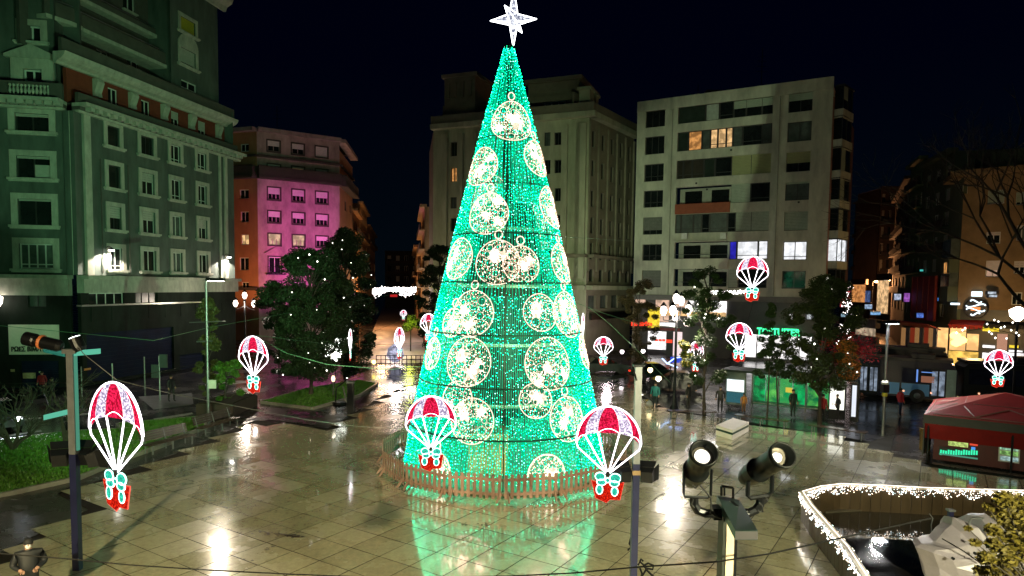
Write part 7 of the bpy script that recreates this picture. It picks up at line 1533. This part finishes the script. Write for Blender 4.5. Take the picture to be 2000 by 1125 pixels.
# foreground branch of mustard leaves, lower right
fb = at(1985, 1060, 9.5); t = thing('tree', 'mustard-leaved tree top in the lower right corner in front of the sculpture', 'tree', (fb.x + .6, 9.5, 0), group='trees round the square'); rr = random.Random(8); cl = []
for x, y, r in ((1962, 975, .16), (1985, 985, .2), (1930, 990, .05), (1960, 1010, .16), (1940, 1035, .12), (1990, 1020, .22), (1975, 1050, .2), (1940, 1062, .1), (1905, 1060, .06), (1960, 1085, .2), (1925, 1090, .12), (1995, 1080, .22), (1950, 1112, .2), (1915, 1115, .1), (1985, 1118, .22), (2010, 1050, .3), (1890, 1032, .03)):
    cl.append((at(x, y, 9.5 + rr.gauss(0, .15)) - t.location, r))
m = MB(); rt0 = Vector((0, 0, 0)); m.tube([rt0, Vector((-.05, 0, 2.0)), Vector((-.2, 0, 4.2))], .09, 7, r1=.03)
for c, r in cl: m.tube([Vector((-.15, 0, 3.4)), (c + Vector((-.15, 0, 3.4))) * .5 + Vector((0, 0, .05)), c], .02, 4, r1=.006)
obj('trunk', m, BARK, t, local=True); obj('crown', leaves(rr, cl, 3600, .045, None), GOLDL, t, local=True, kind='stuff')

# ================================================================== PEDESTRIAN STREET: garlands of light, awning lines
Wg = E('dazzling garland bulb', (1, .92, .88), 12); t = thing('light_garland', 'dazzling white curtain of fairy lights across the pedestrian street', 'garland', tuple(at(772, 570, 100)))
lb = MB(); rr = random.Random(4)
for k in range(420):
    f = rr.random(); x = 728 + 84 * f; y = 563 + rr.gauss(0, 1.5) + (rr.random() ** 1.5) * (10 + 6 * math.sin(f * 9 + 1)); lb.octa(at(x, y, 95 + rr.uniform(-5, 12)), rr.uniform(.05, .10))
obj('fairy_bulbs', lb, Wg, t, kind='stuff'); m = MB(); m.tube([at(728, 561, 96), at(770, 566, 96), at(812, 561, 96)], .03, 4); obj('carrier_cable', m, CABLEM, t)
t = thing('banner', 'small red banner hung under the white curtain of lights', 'banner', tuple(at(769, 577, 92))); m = MB(); a = at(762, 575, 92); b = at(776, 580, 92); m.box(a.x, b.x, 92, 92.05, b.z, a.z); obj('cloth', m, E('glowing red cloth', (.8, .03, .03), .6), t)  # cloth emits red itself in place of light falling on it
lamp('POINT', at(775, 585, 93), 1300, (1, .80, .72), .5); lamp('POINT', at(770, 640, 74), 900, (1, .78, .68), .5)
t = thing('fairy_lit_shrub', 'shrub glowing acid yellow at the right side of the pedestrian street', 'shrub', tuple(at(802, 635, 80) * Vector((1, 1, 0)))); cl = [(at(802 + rr.gauss(0, 9), 633 + rr.gauss(0, 6), 80) - t.location, .6) for _ in range(14)]; obj('foliage', leaves(rr, cl, 2500, .12, None), YG, t, local=True, kind='stuff')
lamp('POINT', at(800, 625, 78.5), 260, (.85, 1, .1), .3)
m = MB(); m.tube([(0, 0, 0), (0, 0, at(802, 633, 80).z)], .08, 5); obj('stem', m, BARK, t, local=True)
t = thing('lit_globe_lamp', 'pale globe lamp beside the half-turned parachute in the pedestrian street', 'lamp', (at(772, 690, 66).x, 66, 0)); m = MB(); m.lathe([(.25, 0), (.9, .6), (.7, 1.4), (.2, 1.8)], 12, (0, 0, .3)); obj('figure', m, E('pale lavender light', (.75, .75, 1), .9, pat=.7, scale=3), t, local=True)
for i, x in enumerate((0, 1)):
    a, b = G(735, 716), G(835, 716); t = thing('railing', ['left', 'right'][i] + ' part of the dark railing at the mouth of the pedestrian street', 'railing', tuple(a.lerp(b, i * .5)), group='railings at the pedestrian street'); p0, p1 = a.lerp(b, i * .5), a.lerp(b, i * .5 + .45)
    for k in range(6):
        m = MB(); p = p0.lerp(p1, k / 5); m.tube([p, p + Vector((0, 0, 1.1))], .035, 4); obj('post', m, BLACKMETAL, t)
    for z in (.3, .7, 1.1): m = MB(); m.tube([p0 + Vector((0, 0, z)), p1 + Vector((0, 0, z))], .03, 4); obj('rail', m, BLACKMETAL, t)
# fairy lights on the façade awning: white curtain along the maple
t = thing('light_garland', 'white fairy-light string across the front of the off-white block above the shops', 'garland', tuple(at(1400, 572, 66))); lb = MB()
for k in range(110): lb.octa(at(1386 + 72 * rr.random(), 567 + rr.random() * 7 - 0, 66), rr.uniform(.05, .09))
obj('fairy_bulbs', lb, Wg, t, kind='stuff'); m = MB(); m.tube([at(1386, 567, 66), at(1458, 567, 66)], .02, 4); obj('carrier_cable', m, CABLEM, t)
t = thing('light_garland', 'white fairy lights tangled on the bare branches at the right edge', 'garland', tuple(at(1950, 630, 30))); lb = MB()
for x, y in ((1868, 650), (1880, 645), (1885, 641), (1928, 633), (1932, 648), (1942, 625), (1955, 640), (1962, 638), (1975, 645), (1985, 650), (1944, 660), (1937, 652), (1990, 655), (1966, 661), (1950, 628), (1978, 630)): lb.octa(at(x, y, 29.5), .05)
obj('fairy_bulbs', lb, SPARK, t, kind='stuff'); m = MB(); m.tube([at(1866, 650, 29.6), at(1930, 640, 29.6), at(1992, 655, 29.6)], .012, 4); obj('carrier_cable', m, CABLEM, t)
p = at(1988, 614, 40); t = thing('street_lamp', 'lit white street lamp at the right edge behind the bare branches', 'street lamp', (p.x, 40, 0)); m = MB(); m.lathe([(.12, -.4), (.4, -.1), (.45, .25), (.1, .45)], 12, (0, 0, p.z)); obj('globe', m, WG, t, local=True); m = MB(); m.tube([(0, 0, 0), (0, 0, p.z - .4)], .07, 6); obj('post', m, BLACKMETAL, t, local=True)
p = at(7, 588, 40); t = thing('wall_lantern', 'white lantern on the block at the very left edge', 'lamp', tuple(F1.pt(F1.px(6, 588)[0], F1.px(6, 588)[1]))); m = MB(); q = F1.pt(F1.px(6, 588)[0], F1.px(6, 588)[1], .7); m.lathe([(.1, -.4), (.28, -.1), (.32, .3), (.1, .42)], 10, q); obj('globe', m, WG, t); m = MB(); m.tube([q + Vector((0, 0, .4)), F1.pt(F1.px(6, 588)[0], F1.px(6, 588)[1] + .5, .03)], .03, 4); obj('bracket', m, BLACKMETAL, t)
# low lights near the pedestrian street
for i, (x, y, d, c) in enumerate(((730, 708, 62, (1, .8, .2)), (1256, 687, 62, (1, .95, .85)), (1270, 724, 50, (1, .8, .4)), (1286, 741, 46, (1, .9, .6)), (1215, 688, 64, (1, .85, .9)))):
    p = at(x, y, d); t = thing('ground_light', ['yellow', 'white', 'amber', 'cream', 'pinkish'][i] + ' low light ' + ['near the railings left of the tree', 'by the shops right of the thin brown tree', 'over the dark cars right of the tree', 'just above the teal person', 'on the stone block right of the small parachute'][i], 'lamp', (p.x, d, 0), group='low lights round the square'); m = MB(); m.lathe([(.06, -.15), (.2, 0), (.16, .2)], 8, (0, 0, p.z)); obj('globe', m, E('low lamp %d' % i, c, 6), t, local=True); m = MB(); m.tube([(0, 0, 0), (0, 0, p.z - .14)], .03, 4); obj('post', m, BLACKMETAL, t, local=True)
# leaves and wet litter on the paving
rr = random.Random(12); m = MB()
for x, y, n_ in ((500, 1044, 6), (525, 1046, 8), (545, 1050, 12), (580, 1050, 16), (565, 1054, 8), (530, 1075, 6), (610, 993, 1), (632, 1046, 1), (940, 1028, 6), (905, 1030, 4), (487, 1097, 2), (1290, 1085, 2)):
    c_ = G(x, y)
    for k in range(n_):
        px_, py = c_.x + rr.gauss(0, .14), c_.y + rr.gauss(0, .1); a = rr.random() * 6.28; s = rr.uniform(.03, .07); m.slab([(px_ + s * math.cos(a + f) * (1 if j % 2 else .6), py + s * math.sin(a + f) * (1 if j % 2 else .6), .079) for j, f in enumerate((0, 1.1, 2.2, 3.3, 4.4, 5.4))], (0, 0, .004))
lf = obj('fallen_leaves', m, M('dark wet leaf', (.02, .012, .006), .4)); lf['kind'] = 'stuff'

# aerials and chimneys on the roofs
def aerial(p, h_, label, bars=4):
    t = thing('roof_aerial', label, 'aerial', tuple(p), group='roof aerials'); m = MB(); m.tube([p, p + Vector((0, 0, h_))], .04, 5); obj('mast', m, BLACKMETAL, t)
    for k in range(bars): z = h_ * (.6 + .35 * k / bars); m = MB(); m.tube([p + Vector((-.7 + .1 * k, 0, z)), p + Vector((.7 - .1 * k, 0, z))], .02, 4); obj('cross_bar', m, BLACKMETAL, t)
aerial(Df.pt(Df.L * .62, zD + .4, -5), 6.5, 'tall dark aerial standing on the roof of the off-white block')
aerial(Df.pt(Df.L * .25, zD + .4, -7), 4.0, 'shorter dark aerial near the left end of the off-white block roof', 3)
aerial(Bf.pt(4, zT + .6, -5), 4.5, 'thin dark aerial on the roof of the magenta-lit block', 3)
m = MB(); q = Df.pt(Df.L * .45, 0, -6); m.box(q.x - 3, q.x + 4, q.y - 1, q.y + 3, zD + .3, zD + 2.4); m.box(q.x - 3.2, q.x + 4.2, q.y - 1.2, q.y + 3.2, zD + 2.403, zD + 2.6); obj('roof_hut', m, KH[2], bD)
# rainwater pipes and vents on the off-white block
for u in (Df.px(1311, 350)[0], Df.px(1519, 350)[0]): m = MB(); m.tube([Df.pt(u, 7.3, .08), Df.pt(u, zD - .1, .08)], .05, 5); obj('downpipe', m, M('grey pipe', (.30, .31, .26), .5), bD)
for x, y in ((1428, 293), (1360, 358), (1381, 370), (1560, 395), (1278, 505)): r = Df.px(x, y); m = MB(); Df.box(m, r[0] - .1, r[0] + .1, r[1] - .1, r[1] + .1, .003, .06); obj('wall_vent', m, DARKFR, bD)
